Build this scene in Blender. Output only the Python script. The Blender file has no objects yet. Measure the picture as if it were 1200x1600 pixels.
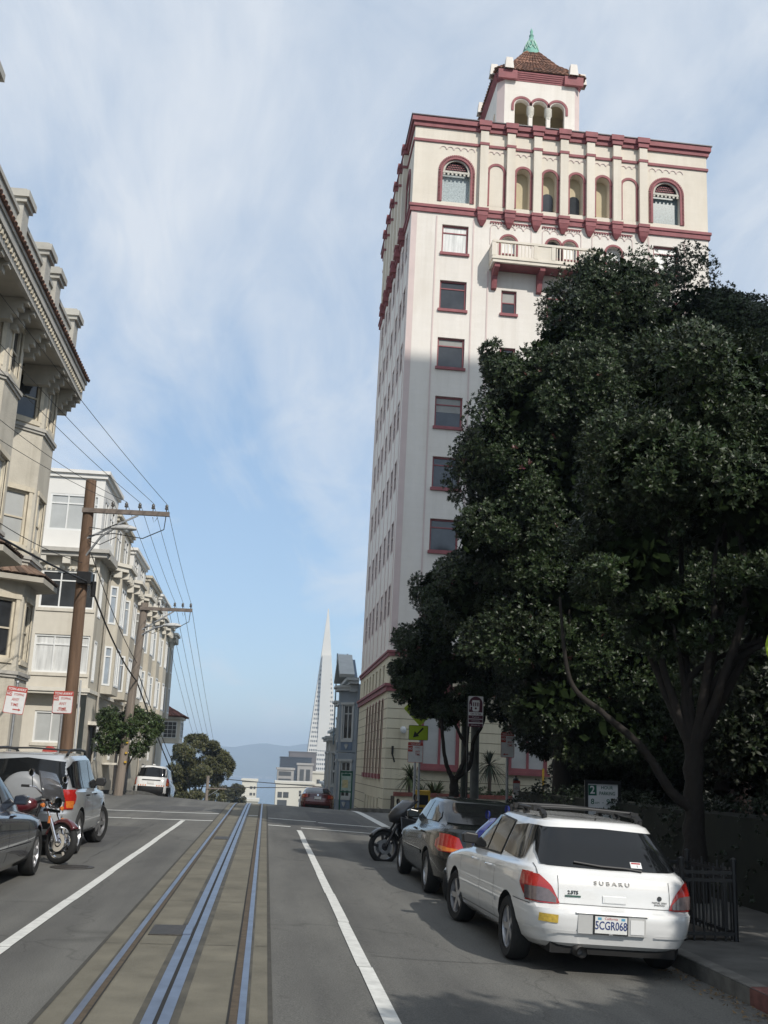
import bpy, bmesh, math, random
import numpy as np
from mathutils import Vector, Matrix

SC = bpy.context.scene
COL = SC.collection
R = math.radians
random.seed(7)
RNG = np.random.default_rng(11)

# ------------------------------------------------------------------ camera
CAM_H = 1.63
def make_camera():
    F = 1650.0
    g = Vector((416 - 600, -(1191 - 800), -F)).normalized()      # street direction seen by the camera
    t = R(3.5)
    u0 = Vector((math.sin(t), math.cos(t), 0))
    u = (u0 - g * u0.dot(g)).normalized()
    r = g.cross(u)
    m = Matrix((r, g, u))                                          # rows: world axes in camera space
    cd = bpy.data.cameras.new('street_camera')
    cd.sensor_fit = 'VERTICAL'; cd.sensor_height = 36; cd.sensor_width = 27
    cd.lens = F / 1600 * 36
    cd.clip_start = 0.1; cd.clip_end = 30000
    o = bpy.data.objects.new('street_camera', cd)
    o.matrix_world = Matrix.Translation((0, 0, CAM_H)) @ m.to_4x4()
    COL.objects.link(o)
    SC.camera = o
make_camera()

# ------------------------------------------------------------------ sun, sky, exposure
SUN_DIR = Vector((0.5, -1.0, 0.9)).normalized()
SUN_EL = math.asin(SUN_DIR.z)
SUN_AZ = math.atan2(SUN_DIR.x, SUN_DIR.y)
def make_light():
    l = bpy.data.lights.new('sun', 'SUN')
    l.energy = 3.9; l.angle = R(0.5); l.color = (1.0, 0.95, 0.87)
    o = bpy.data.objects.new('sun', l)
    o.rotation_euler = (-SUN_DIR).to_track_quat('-Z', 'Y').to_euler()
    o.location = (20, -40, 60)
    COL.objects.link(o)
    w = bpy.data.worlds.new('World'); SC.world = w
    w.use_nodes = True
    nt = w.node_tree; N = nt.nodes; L = nt.links
    N.clear()
    out = N.new('ShaderNodeOutputWorld'); bg = N.new('ShaderNodeBackground')
    sky = N.new('ShaderNodeTexSky'); sky.sky_type = 'NISHITA'; sky.sun_disc = False
    sky.sun_elevation = SUN_EL; sky.sun_rotation = SUN_AZ
    sky.altitude = 90; sky.air_density = 1.0; sky.dust_density = 0.6; sky.ozone_density = 2.2
    bg.inputs['Strength'].default_value = 0.142
    # thin high cloud: noise on a plane above the city
    tc = N.new('ShaderNodeTexCoord'); sep = N.new('ShaderNodeSeparateXYZ')
    L.new(tc.outputs['Generated'], sep.inputs[0])
    add = N.new('ShaderNodeMath'); add.operation = 'ADD'; add.inputs[1].default_value = 0.16
    L.new(sep.outputs['Z'], add.inputs[0])
    dx = N.new('ShaderNodeMath'); dx.operation = 'DIVIDE'; L.new(sep.outputs['X'], dx.inputs[0]); L.new(add.outputs[0], dx.inputs[1])
    dy = N.new('ShaderNodeMath'); dy.operation = 'DIVIDE'; L.new(sep.outputs['Y'], dy.inputs[0]); L.new(add.outputs[0], dy.inputs[1])
    comb = N.new('ShaderNodeCombineXYZ'); L.new(dx.outputs[0], comb.inputs[0]); L.new(dy.outputs[0], comb.inputs[1])
    mp = N.new('ShaderNodeMapping'); mp.inputs['Location'].default_value = (3.1, 0.55, 0.0)
    mp.inputs['Rotation'].default_value = (0, 0, R(28)); mp.inputs['Scale'].default_value = (1.0, 0.42, 1)
    L.new(comb.outputs[0], mp.inputs['Vector'])
    n1 = N.new('ShaderNodeTexNoise'); n1.inputs['Scale'].default_value = 1.7; n1.inputs['Detail'].default_value = 9
    n1.inputs['Roughness'].default_value = 0.56; n1.inputs['Distortion'].default_value = 0.9
    L.new(mp.outputs[0], n1.inputs['Vector'])
    # more cloud high up, clear near the horizon
    zr = N.new('ShaderNodeMapRange'); zr.inputs['From Min'].default_value = 0.12; zr.inputs['From Max'].default_value = 0.52
    zr.inputs['To Min'].default_value = -0.14; zr.inputs['To Max'].default_value = 0.20
    L.new(sep.outputs['Z'], zr.inputs['Value'])
    n2 = N.new('ShaderNodeTexNoise'); n2.inputs['Scale'].default_value = 5.5; n2.inputs['Detail'].default_value = 8; n2.inputs['Roughness'].default_value = 0.6; n2.inputs['Distortion'].default_value = 1.2
    L.new(mp.outputs[0], n2.inputs['Vector'])
    nm = N.new('ShaderNodeMath'); nm.operation = 'MULTIPLY_ADD'; nm.inputs[1].default_value = 0.42; nm.inputs[2].default_value = -0.21; L.new(n2.outputs['Fac'], nm.inputs[0])
    n12 = N.new('ShaderNodeMath'); n12.operation = 'ADD'; L.new(n1.outputs['Fac'], n12.inputs[0]); L.new(nm.outputs[0], n12.inputs[1])
    s = N.new('ShaderNodeMath'); s.operation = 'ADD'; L.new(n12.outputs[0], s.inputs[0]); L.new(zr.outputs[0], s.inputs[1])
    cr = N.new('ShaderNodeValToRGB')
    cr.color_ramp.elements[0].position = 0.36; cr.color_ramp.elements[0].color = (0, 0, 0, 1)
    cr.color_ramp.elements[1].position = 0.76; cr.color_ramp.elements[1].color = (0.85, 0.85, 0.85, 1)
    L.new(s.outputs[0], cr.inputs[0])
    veil = N.new('ShaderNodeMix'); veil.data_type = 'RGBA'; veil.inputs['Factor'].default_value = 0.55; veil.inputs['B'].default_value = (3.1, 4.4, 6.0, 1)
    L.new(sky.outputs[0], veil.inputs['A'])
    mix = N.new('ShaderNodeMix'); mix.data_type = 'RGBA'
    mix.inputs['B'].default_value = (5.6, 5.95, 6.4, 1)
    L.new(cr.outputs['Color'], mix.inputs['Factor']); L.new(veil.outputs['Result'], mix.inputs['A'])
    L.new(mix.outputs['Result'], bg.inputs['Color']); L.new(bg.outputs[0], out.inputs['Surface'])
make_light()
SC.view_settings.view_transform = 'Standard'
SC.view_settings.look = 'None'
SC.view_settings.gamma = 1.0
SC.view_settings.exposure = 0.0
SC.cycles.max_bounces = 6
SC.cycles.use_denoising = True

# ------------------------------------------------------------------ materials
MATS = {}
def lin(c):
    return tuple((x / 12.92 if x <= 0.04045 else ((x + 0.055) / 1.055) ** 2.4) for x in c)
def mat(name, col, rough=0.7, var=0.12, scale=3.0, bump=0.0, bscale=60.0, metal=0.0, spec=0.5, coat=0.0, island=0.0, streak=0.0, detail=5, grime=0.0, course=0.0, hue=0.0):
    if name in MATS: return MATS[name]
    m = bpy.data.materials.new(name); m.use_nodes = True
    nt = m.node_tree; N = nt.nodes; L = nt.links
    b = N['Principled BSDF']
    b.inputs['Roughness'].default_value = rough; b.inputs['Metallic'].default_value = metal
    b.inputs['Specular IOR Level'].default_value = spec
    if coat: b.inputs['Coat Weight'].default_value = coat; b.inputs['Coat Roughness'].default_value = 0.04
    tc = N.new('ShaderNodeTexCoord')
    src = None
    if var > 0:
        n = N.new('ShaderNodeTexNoise'); n.inputs['Scale'].default_value = scale; n.inputs['Detail'].default_value = detail
        n.inputs['Roughness'].default_value = 0.62
        if streak:
            mp = N.new('ShaderNodeMapping'); mp.inputs['Scale'].default_value = (1, 1, streak)
            L.new(tc.outputs['Object'], mp.inputs[0]); L.new(mp.outputs[0], n.inputs['Vector'])
        else:
            L.new(tc.outputs['Object'], n.inputs['Vector'])
        r = N.new('ShaderNodeValToRGB')
        r.color_ramp.elements[0].position = 0.3; r.color_ramp.elements[1].position = 0.7
        r.color_ramp.elements[0].color = tuple(max(0, c * (1 - var)) for c in col) + (1,)
        r.color_ramp.elements[1].color = tuple(min(1, c * (1 + var)) for c in col) + (1,)
        L.new(n.outputs['Fac'], r.inputs[0]); src = r.outputs['Color']
    if island:
        g = N.new('ShaderNodeNewGeometry')
        hv = N.new('ShaderNodeHueSaturation')
        mr = N.new('ShaderNodeMapRange'); mr.inputs['To Min'].default_value = 1 - island; mr.inputs['To Max'].default_value = 1 + island
        L.new(g.outputs['Random Per Island'], mr.inputs['Value']); L.new(mr.outputs[0], hv.inputs['Value'])
        if hue:
            wn = N.new('ShaderNodeTexWhiteNoise'); wn.noise_dimensions = '1D'; L.new(g.outputs['Random Per Island'], wn.inputs['W'])
            mh = N.new('ShaderNodeMapRange'); mh.inputs['To Min'].default_value = .5 - hue; mh.inputs['To Max'].default_value = .5 + hue * .6
            L.new(wn.outputs['Value'], mh.inputs['Value']); L.new(mh.outputs[0], hv.inputs['Hue'])
        if src: L.new(src, hv.inputs['Color'])
        else: hv.inputs['Color'].default_value = tuple(col) + (1,)
        src = hv.outputs['Color']
    def times(src, fac_socket):
        mx = N.new('ShaderNodeMix'); mx.data_type = 'RGBA'; mx.blend_type = 'MULTIPLY'; mx.inputs['Factor'].default_value = 1
        L.new(src, mx.inputs['A']); L.new(fac_socket, mx.inputs['B']); return mx.outputs['Result']
    if grime and src:                                  # rain streaks and soot, long vertical stains
        for sc_, dens, lo in (((2.6, 2.6, .10), 1.0, .50), ((.55, .55, .35), .8, .46)):
            mp = N.new('ShaderNodeMapping'); mp.inputs['Scale'].default_value = sc_; L.new(tc.outputs['Object'], mp.inputs[0])
            n3 = N.new('ShaderNodeTexNoise'); n3.inputs['Scale'].default_value = 1.0; n3.inputs['Detail'].default_value = 7; n3.inputs['Roughness'].default_value = .65; L.new(mp.outputs[0], n3.inputs['Vector'])
            r3 = N.new('ShaderNodeValToRGB'); r3.color_ramp.elements[0].position = lo; r3.color_ramp.elements[0].color = (1, 1, 1, 1)
            d = 1 - grime * dens; r3.color_ramp.elements[1].position = .78; r3.color_ramp.elements[1].color = (d, d * .985, d * .96, 1)
            L.new(n3.outputs['Fac'], r3.inputs[0]); src = times(src, r3.outputs[0])
    if course and src:                                 # faint joints of the block courses
        sp = N.new('ShaderNodeSeparateXYZ'); L.new(tc.outputs['Object'], sp.inputs[0])
        ad = N.new('ShaderNodeMath'); L.new(sp.outputs['X'], ad.inputs[0]); L.new(sp.outputs['Y'], ad.inputs[1])
        cb = N.new('ShaderNodeCombineXYZ'); L.new(ad.outputs[0], cb.inputs[0]); L.new(sp.outputs['Z'], cb.inputs[1])
        br = N.new('ShaderNodeTexBrick'); br.inputs['Scale'].default_value = 1.0; br.inputs['Brick Width'].default_value = .62; br.inputs['Row Height'].default_value = .235
        br.inputs['Mortar Size'].default_value = .007; br.inputs['Color1'].default_value = (1, 1, 1, 1); br.inputs['Color2'].default_value = (.975, .972, .965, 1); c_ = 1 - course; br.inputs['Mortar'].default_value = (c_, c_, c_, 1)
        L.new(cb.outputs[0], br.inputs['Vector']); src = times(src, br.outputs['Color'])
    if src: L.new(src, b.inputs['Base Color'])
    else: b.inputs['Base Color'].default_value = tuple(col) + (1,)
    if bump > 0:
        n2 = N.new('ShaderNodeTexNoise'); n2.inputs['Scale'].default_value = bscale; n2.inputs['Detail'].default_value = 4
        L.new(tc.outputs['Object'], n2.inputs['Vector'])
        bp = N.new('ShaderNodeBump'); bp.inputs['Strength'].default_value = bump; bp.inputs['Distance'].default_value = 0.02
        L.new(n2.outputs['Fac'], bp.inputs['Height']); L.new(bp.outputs[0], b.inputs['Normal'])
    MATS[name] = m
    return m

def asphalt_mat():
    m = bpy.data.materials.new('asphalt'); m.use_nodes = True
    nt = m.node_tree; N = nt.nodes; L = nt.links; b = N['Principled BSDF']
    b.inputs['Roughness'].default_value = 0.82; b.inputs['Specular IOR Level'].default_value = 0.35
    tc = N.new('ShaderNodeTexCoord')
    mp = N.new('ShaderNodeMapping'); mp.inputs['Scale'].default_value = (1.0, 0.28, 1); L.new(tc.outputs['Object'], mp.inputs[0])
    big = N.new('ShaderNodeTexNoise'); big.inputs['Scale'].default_value = 0.8; big.inputs['Detail'].default_value = 7; big.inputs['Roughness'].default_value = 0.65
    L.new(mp.outputs[0], big.inputs['Vector'])
    fine = N.new('ShaderNodeTexNoise'); fine.inputs['Scale'].default_value = 85; fine.inputs['Detail'].default_value = 3
    L.new(tc.outputs['Object'], fine.inputs['Vector'])
    r1 = N.new('ShaderNodeValToRGB')
    r1.color_ramp.elements[0].position = 0.32; r1.color_ramp.elements[0].color = (0.102, 0.1, 0.094, 1)
    r1.color_ramp.elements[1].position = 0.72; r1.color_ramp.elements[1].color = (0.168, 0.165, 0.153, 1)
    L.new(big.outputs['Fac'], r1.inputs[0])
    r2 = N.new('ShaderNodeValToRGB')
    r2.color_ramp.elements[0].position = 0.3; r2.color_ramp.elements[0].color = (0.62, 0.62, 0.62, 1)
    r2.color_ramp.elements[1].position = 0.75; r2.color_ramp.elements[1].color = (1.38, 1.38, 1.36, 1)
    L.new(fine.outputs['Fac'], r2.inputs[0])
    mx = N.new('ShaderNodeMix'); mx.data_type = 'RGBA'; mx.blend_type = 'MULTIPLY'; mx.inputs['Factor'].default_value = 1
    L.new(r1.outputs[0], mx.inputs['A']); L.new(r2.outputs[0], mx.inputs['B'])
    # cracks
    vmap = N.new('ShaderNodeMapping'); vmap.inputs['Scale'].default_value = (0.55, 0.2, 1)
    wob = N.new('ShaderNodeTexNoise'); wob.inputs['Scale'].default_value = 1.6; wob.inputs['Detail'].default_value = 6
    L.new(tc.outputs['Object'], wob.inputs['Vector'])
    am = N.new('ShaderNodeVectorMath'); am.operation = 'MULTIPLY_ADD'; am.inputs[1].default_value = (0.9, 0.9, 0)
    L.new(wob.outputs['Color'], am.inputs[0]); L.new(tc.outputs['Object'], am.inputs[2]); L.new(am.outputs[0], vmap.inputs[0])
    vo = N.new('ShaderNodeTexVoronoi'); vo.feature = 'DISTANCE_TO_EDGE'; vo.inputs['Scale'].default_value = 0.7
    L.new(vmap.outputs[0], vo.inputs['Vector'])
    cr = N.new('ShaderNodeValToRGB'); cr.color_ramp.elements[0].position = 0.0; cr.color_ramp.elements[0].color = (0.72, 0.72, 0.72, 1)
    cr.color_ramp.elements[1].position = 0.006; cr.color_ramp.elements[1].color = (1, 1, 1, 1)
    L.new(vo.outputs['Distance'], cr.inputs[0])
    m2 = N.new('ShaderNodeMix'); m2.data_type = 'RGBA'; m2.blend_type = 'MULTIPLY'; m2.inputs['Factor'].default_value = 1
    L.new(mx.outputs['Result'], m2.inputs['A']); L.new(cr.outputs[0], m2.inputs['B'])
    wm = N.new('ShaderNodeMapping'); wm.inputs['Scale'].default_value = (1.1, 0.045, 1); L.new(tc.outputs['Object'], wm.inputs[0])
    wn = N.new('ShaderNodeTexNoise'); wn.inputs['Scale'].default_value = 1.3; wn.inputs['Detail'].default_value = 6; L.new(wm.outputs[0], wn.inputs['Vector'])
    wr = N.new('ShaderNodeValToRGB'); wr.color_ramp.elements[0].position = .38; wr.color_ramp.elements[0].color = (.74, .74, .75, 1); wr.color_ramp.elements[1].position = .62; wr.color_ramp.elements[1].color = (1.06, 1.06, 1.05, 1)
    L.new(wn.outputs['Fac'], wr.inputs[0])                     # tyre-polished bands along the lanes
    sn = N.new('ShaderNodeTexNoise'); sn.inputs['Scale'].default_value = 1.9; sn.inputs['Detail'].default_value = 8; sn.inputs['Roughness'].default_value = .7; L.new(tc.outputs['Object'], sn.inputs['Vector'])
    sr = N.new('ShaderNodeValToRGB'); sr.color_ramp.elements[0].position = .62; sr.color_ramp.elements[0].color = (1, 1, 1, 1); sr.color_ramp.elements[1].position = .74; sr.color_ramp.elements[1].color = (.62, .61, .6, 1)
    L.new(sn.outputs['Fac'], sr.inputs[0])                     # oil drips
    m3 = N.new('ShaderNodeMix'); m3.data_type = 'RGBA'; m3.blend_type = 'MULTIPLY'; m3.inputs['Factor'].default_value = 1
    L.new(wr.outputs[0], m3.inputs['A']); L.new(sr.outputs[0], m3.inputs['B'])
    m4 = N.new('ShaderNodeMix'); m4.data_type = 'RGBA'; m4.blend_type = 'MULTIPLY'; m4.inputs['Factor'].default_value = 1
    L.new(m2.outputs['Result'], m4.inputs['A']); L.new(m3.outputs['Result'], m4.inputs['B'])
    L.new(m4.outputs['Result'], b.inputs['Base Color'])
    bp = N.new('ShaderNodeBump'); bp.inputs['Strength'].default_value = 0.35; bp.inputs['Distance'].default_value = 0.01
    L.new(fine.outputs['Fac'], bp.inputs['Height']); L.new(bp.outputs[0], b.inputs['Normal'])
    return m
M_ASPHALT = asphalt_mat()
M_PATCH = mat('asphalt_patch', (0.075, 0.074, 0.072), 0.85, 0.25, 2.5, 0.3, 90)
M_SLAB = mat('track_slab_concrete', (0.138, 0.127, 0.097), 0.85, 0.28, 1.6, 0.3, 70, detail=9)
M_SLABD = mat('track_slab_joint', (0.05, 0.047, 0.04), 0.9, 0.3, 6)
M_SIDE = mat('sidewalk_concrete', (0.085, 0.082, 0.075), 0.85, 0.35, 2.0, 0.2, 50)
M_KERB = mat('kerb_concrete', (0.125, 0.12, 0.108), 0.85, 0.4, 4.0, 0.25, 40)
M_KRED = mat('kerb_red_paint', (0.15, 0.06, 0.05), 0.8, 0.45, 9)
M_PAINT = mat('road_paint', (0.60, 0.60, 0.57), 0.7, 0.16, 9.0, 0.15, 60, detail=9)
M_STEEL = mat('polished_rail_steel', (0.25, 0.28, 0.35), 0.4, 0.22, 3, 0.05, 120, metal=1.0, detail=9)
M_RUST = mat('rusty_groove', (0.075, 0.055, 0.035), 0.8, 0.35, 12)
M_DARK = mat('dark_gap', (0.012, 0.012, 0.012), 0.9, 0.0)
M_IRON = mat('cast_iron', (0.055, 0.05, 0.046), 0.6, 0.3, 20, 0.2, 80, metal=0.4)
M_BLACK = mat('black_metal', (0.012, 0.012, 0.013), 0.4, 0.1, 6)
M_GALV = mat('galvanised_steel', (0.36, 0.37, 0.38), 0.45, 0.15, 12, metal=0.6)
M_CHROME = mat('chrome', (0.75, 0.75, 0.77), 0.12, 0.0, metal=1.0)
M_GLASS = mat('dark_window_glass', (0.007, 0.008, 0.009), 0.06, 0.0, spec=0.5)
M_PANE = mat('building_window_glass', (0.035, 0.038, 0.042), 0.06, 0.35, 1.2, spec=0.8)
M_BLIND = mat('window_with_blind', (0.44, 0.45, 0.44), 0.25, 0.12, 0.9, spec=0.6)
M_CURT = mat('window_with_curtain', (0.62, 0.62, 0.60), 0.3, 0.25, 7, spec=0.6, streak=0.1)
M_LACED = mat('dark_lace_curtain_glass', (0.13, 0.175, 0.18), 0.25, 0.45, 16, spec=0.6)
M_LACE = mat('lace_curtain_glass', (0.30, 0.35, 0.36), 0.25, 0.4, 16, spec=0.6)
M_SHADE = mat('window_shade', (0.25, 0.245, 0.225), 0.3, 0.15, 1.5, spec=.6)
M_DRAPE = mat('dark_drape', (0.12, 0.115, 0.11), 0.35, 0.4, 9, spec=.6, streak=.1)
M_RUBBER = mat('tyre_rubber', (0.014, 0.014, 0.014), 0.85, 0.2, 20)
M_SILV = mat('alloy_silver', (0.50, 0.50, 0.51), 0.3, 0.1, 10, metal=0.85)
M_WHITE = mat('white_sheet_metal', (0.74, 0.74, 0.72), 0.5, 0.06, 4)
M_RED = mat('sign_red', (0.42, 0.06, 0.045), 0.5, 0.12, 8)
M_SIGNW = mat('sign_white', (0.66, 0.66, 0.66), 0.5, 0.06, 6)
M_FLUO = mat('fluorescent_yellow_green', (0.33, 0.47, 0.02), 0.5, 0.06, 5)
M_GREEN = mat('sign_green', (0.012, 0.10, 0.06), 0.5, 0.1, 5)
M_MAROON = mat('sign_maroon', (0.085, 0.018, 0.035), 0.5, 0.08, 5)
M_INK = mat('black_lettering', (0.01, 0.01, 0.01), 0.6, 0.0)
M_YEL = mat('yellow_paint', (0.55, 0.34, 0.03), 0.6, 0.2, 8)
M_WOOD = mat('weathered_pole_wood', (0.135, 0.084, 0.054), 0.9, 0.35, 7, 0.5, 30, streak=0.08)
M_WOODG = mat('grey_pole_wood', (0.20, 0.165, 0.135), 0.9, 0.3, 7, 0.5, 30, streak=0.08)
M_LENS = mat('lamp_lens', (0.6, 0.62, 0.62), 0.2, 0.05, 5)

# ------------------------------------------------------------------ mesh helpers
class MB:
    def __init__(s, M=None): s.v = []; s.f = []; s.m = []; s.M = M
    def add(s, vs, fs, m=0):
        o = len(s.v)
        if s.M is not None: vs = [s.M @ Vector(p) for p in vs]
        s.v += [tuple(p) for p in vs]
        s.f += [tuple(i + o for i in f) for f in fs]; s.m += [m] * len(fs)
    def box(s, x0, x1, y0, y1, z0, z1, m=0):
        s.add([(x0, y0, z0), (x1, y0, z0), (x1, y1, z0), (x0, y1, z0), (x0, y0, z1), (x1, y0, z1), (x1, y1, z1), (x0, y1, z1)],
              [(0, 3, 2, 1), (4, 5, 6, 7), (0, 1, 5, 4), (1, 2, 6, 5), (2, 3, 7, 6), (3, 0, 4, 7)], m)
    def bar(s, p0, p1, w, h, up=(0, 0, 1), m=0):
        p0 = Vector(p0); p1 = Vector(p1); d = (p1 - p0).normalized(); u = Vector(up)
        a = d.cross(u)
        if a.length < 1e-4: a = d.cross(Vector((1, 0, 0)))
        a.normalize(); b = a.cross(d)
        a *= w / 2; b *= h / 2
        s.add([p0 - a - b, p0 + a - b, p0 + a + b, p0 - a + b, p1 - a - b, p1 + a - b, p1 + a + b, p1 - a + b],
              [(0, 1, 2, 3), (7, 6, 5, 4), (0, 4, 5, 1), (1, 5, 6, 2), (2, 6, 7, 3), (3, 7, 4, 0)], m)
    def tube(s, pts, r, n=8, m=0, cap=True):
        pts = [Vector(p) for p in pts]
        rs = r if isinstance(r, (list, tuple)) else [r] * len(pts)
        vs = []; ref = None
        for i, p in enumerate(pts):
            d = (pts[min(i + 1, len(pts) - 1)] - pts[max(i - 1, 0)]).normalized()
            if ref is None:
                ref = Vector((0, 0, 1)) if abs(d.z) < 0.9 else Vector((1, 0, 0))
            a = d.cross(ref).normalized(); b = a.cross(d).normalized(); ref = b.cross(a) * -1 if False else ref
            for k in range(n):
                t = 2 * math.pi * k / n
                vs.append(p + (a * math.cos(t) + b * math.sin(t)) * rs[i])
        fs = []
        for i in range(len(pts) - 1):
            for k in range(n):
                fs.append((i * n + k, i * n + (k + 1) % n, (i + 1) * n + (k + 1) % n, (i + 1) * n + k))
        if cap:
            fs.append(tuple(range(n - 1, -1, -1))); fs.append(tuple((len(pts) - 1) * n + k for k in range(n)))
        s.add(vs, fs, m)
    def lathe(s, prof, c=(0, 0, 0), axis='z', n=20, m=0, cap=False):
        vs = []
        for r_, h in prof:
            for k in range(n):
                t = 2 * math.pi * k / n
                a, b = r_ * math.cos(t), r_ * math.sin(t)
                p = (a, b, h) if axis == 'z' else ((h, a, b) if axis == 'x' else (b, h, a))
                vs.append((p[0] + c[0], p[1] + c[1], p[2] + c[2]))
        fs = []
        for i in range(len(prof) - 1):
            for k in range(n):
                fs.append((i * n + k, i * n + (k + 1) % n, (i + 1) * n + (k + 1) % n, (i + 1) * n + k))
        if cap:
            fs.append(tuple(range(n - 1, -1, -1))); fs.append(tuple((len(prof) - 1) * n + k for k in range(n)))
        s.add(vs, fs, m)
    def prism(s, poly, fn, d0, d1, m=0):
        n = len(poly)
        vs = [fn(a, b, d0) for a, b in poly] + [fn(a, b, d1) for a, b in poly]
        fs = [tuple(range(n - 1, -1, -1)), tuple(range(n, 2 * n))]
        fs += [(i, (i + 1) % n, n + (i + 1) % n, n + i) for i in range(n)]
        s.add(vs, fs, m)
    def mesh(s, name, mats, smooth=0):
        me = bpy.data.meshes.new(name)
        me.from_pydata(s.v, [], s.f)
        for mm in (mats if isinstance(mats, (list, tuple)) else [mats]): me.materials.append(mm)
        me.polygons.foreach_set('material_index', s.m)
        bm = bmesh.new(); bm.from_mesh(me)
        bmesh.ops.recalc_face_normals(bm, faces=bm.faces); bm.to_mesh(me); bm.free()
        if smooth:
            me.polygons.foreach_set('use_smooth', [True] * len(me.polygons))
            me.set_sharp_from_angle(angle=R(smooth))
        me.update()
        return me
    def build(s, name, mats, parent=None, smooth=0, loc=None, bevel=0):
        o = link(name, s.mesh(name, mats, smooth), parent)
        if loc is not None: o.location = loc
        if bevel:
            b = o.modifiers.new('bevel', 'BEVEL'); b.width = bevel; b.segments = 2; b.limit_method = 'ANGLE'; b.angle_limit = R(50)
        return o

def link(name, data, parent=None, M=None):
    o = bpy.data.objects.new(name, data); COL.objects.link(o)
    if parent is not None: o.parent = parent
    if M is not None: o.matrix_basis = M
    return o
def tag(o, label, cat, group=None, kind=None):
    o['label'] = label; o['category'] = cat
    if group: o['group'] = group
    if kind: o['kind'] = kind
    return o
def thing(name, label, cat, loc=(0, 0, 0), rotz=0.0, group=None):
    o = bpy.data.objects.new(name, None); COL.objects.link(o)
    o.empty_display_size = 0.3
    o.location = loc; o.rotation_euler = (0, 0, rotz)
    return tag(o, label, cat, group)
def struct(name, mb, mats, smooth=0):
    o = mb.build(name, mats, None, smooth); o['kind'] = 'structure'; return o
def frame(o, u):
    """local x along the wall, local y into the building, local z up"""
    u = Vector(u).normalized(); z = Vector((0, 0, 1)); inn = z.cross(u)
    return Matrix(((u.x, inn.x, 0, o[0]), (u.y, inn.y, 0, o[1]), (u.z, inn.z, 1, o[2]), (0, 0, 0, 1)))

def lettering(txt, size, m, parent, M, name='lettering', align='CENTER', ext=0.0015, bold=0.0, sx=1.0):
    cu = bpy.data.curves.new(name, 'FONT'); cu.body = txt; cu.size = size; cu.align_x = align; cu.align_y = 'CENTER'
    cu.extrude = ext; cu.offset = bold; cu.resolution_u = 3
    tmp = bpy.data.objects.new('tmp_text', cu); COL.objects.link(tmp)
    dg = bpy.context.evaluated_depsgraph_get(); dg.update()
    me = bpy.data.meshes.new_from_object(tmp.evaluated_get(dg))
    bpy.data.objects.remove(tmp); bpy.data.curves.remove(cu)
    me.name = name; me.materials.clear(); me.materials.append(m)
    # font lies in xy facing +z  ->  stand it up facing local -y
    T = Matrix(((sx, 0, 0, 0), (0, 0, -1, 0), (0, 1, 0, 0), (0, 0, 0, 1)))
    me.transform(T)
    return link(name, me, parent, M)

def wall(mb, W, z0, z1, holes=(), depth=0.16, m=0, mj=None, x0=0.0):
    """wall sheet in the local xz plane facing -y, with real openings and reveals; hole = (x0,x1,za,zb[,arch])"""
    mj = m if mj is None else mj
    xs = sorted(set([x0, W] + [h[0] for h in holes] + [h[1] for h in holes]))
    zs = sorted(set([z0, z1] + [h[2] for h in holes] + [h[3] for h in holes]))
    for i in range(len(xs) - 1):
        run = None
        for j in range(len(zs) - 1):
            cx = (xs[i] + xs[i + 1]) / 2; cz = (zs[j] + zs[j + 1]) / 2
            solid = not any(h[0] < cx < h[1] and h[2] < cz < h[3] for h in holes)
            if solid and run is None: run = zs[j]
            if run is not None and (not solid):
                mb.add([(xs[i], 0, run), (xs[i + 1], 0, run), (xs[i + 1], 0, zs[j]), (xs[i], 0, zs[j])], [(0, 1, 2, 3)], m); run = None
        if run is not None:
            mb.add([(xs[i], 0, run), (xs[i + 1], 0, run), (xs[i + 1], 0, z1), (xs[i], 0, z1)], [(0, 1, 2, 3)], m)
    for h in holes:
        a, b, c, d = h[:4]
        if len(h) > 4 and h[4]:
            r = (b - a) / 2; cx = (a + b) / 2; sp = d - r; n = 14
            arc = [(cx - r * math.cos(math.pi * k / n), sp + r * math.sin(math.pi * k / n)) for k in range(n + 1)]
            for k in range(n):
                (xa, za), (xb, zb) = arc[k], arc[k + 1]
                mb.add([(xa, 0, za), (xb, 0, zb), (xb, 0, d), (xa, 0, d)], [(0, 1, 2, 3)], m)
                mb.add([(xa, 0, za), (xb, 0, zb), (xb, depth, zb), (xa, depth, za)], [(0, 1, 2, 3)], mj)
            mb.add([(a, 0, c), (a, 0, sp), (a, depth, sp), (a, depth, c)], [(0, 1, 2, 3)], mj)
            mb.add([(b, 0, c), (b, 0, sp), (b, depth, sp), (b, depth, c)], [(0, 1, 2, 3)], mj)
        else:
            mb.add([(a, 0, c), (a, 0, d), (a, depth, d), (a, depth, c)], [(0, 1, 2, 3)], mj)
            mb.add([(b, 0, c), (b, 0, d), (b, depth, d), (b, depth, c)], [(0, 1, 2, 3)], mj)
            mb.add([(a, 0, d), (b, 0, d), (b, depth, d), (a, depth, d)], [(0, 1, 2, 3)], mj)
        mb.add([(a, 0, c), (b, 0, c), (b, depth, c), (a, depth, c)], [(0, 1, 2, 3)], mj)

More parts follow.
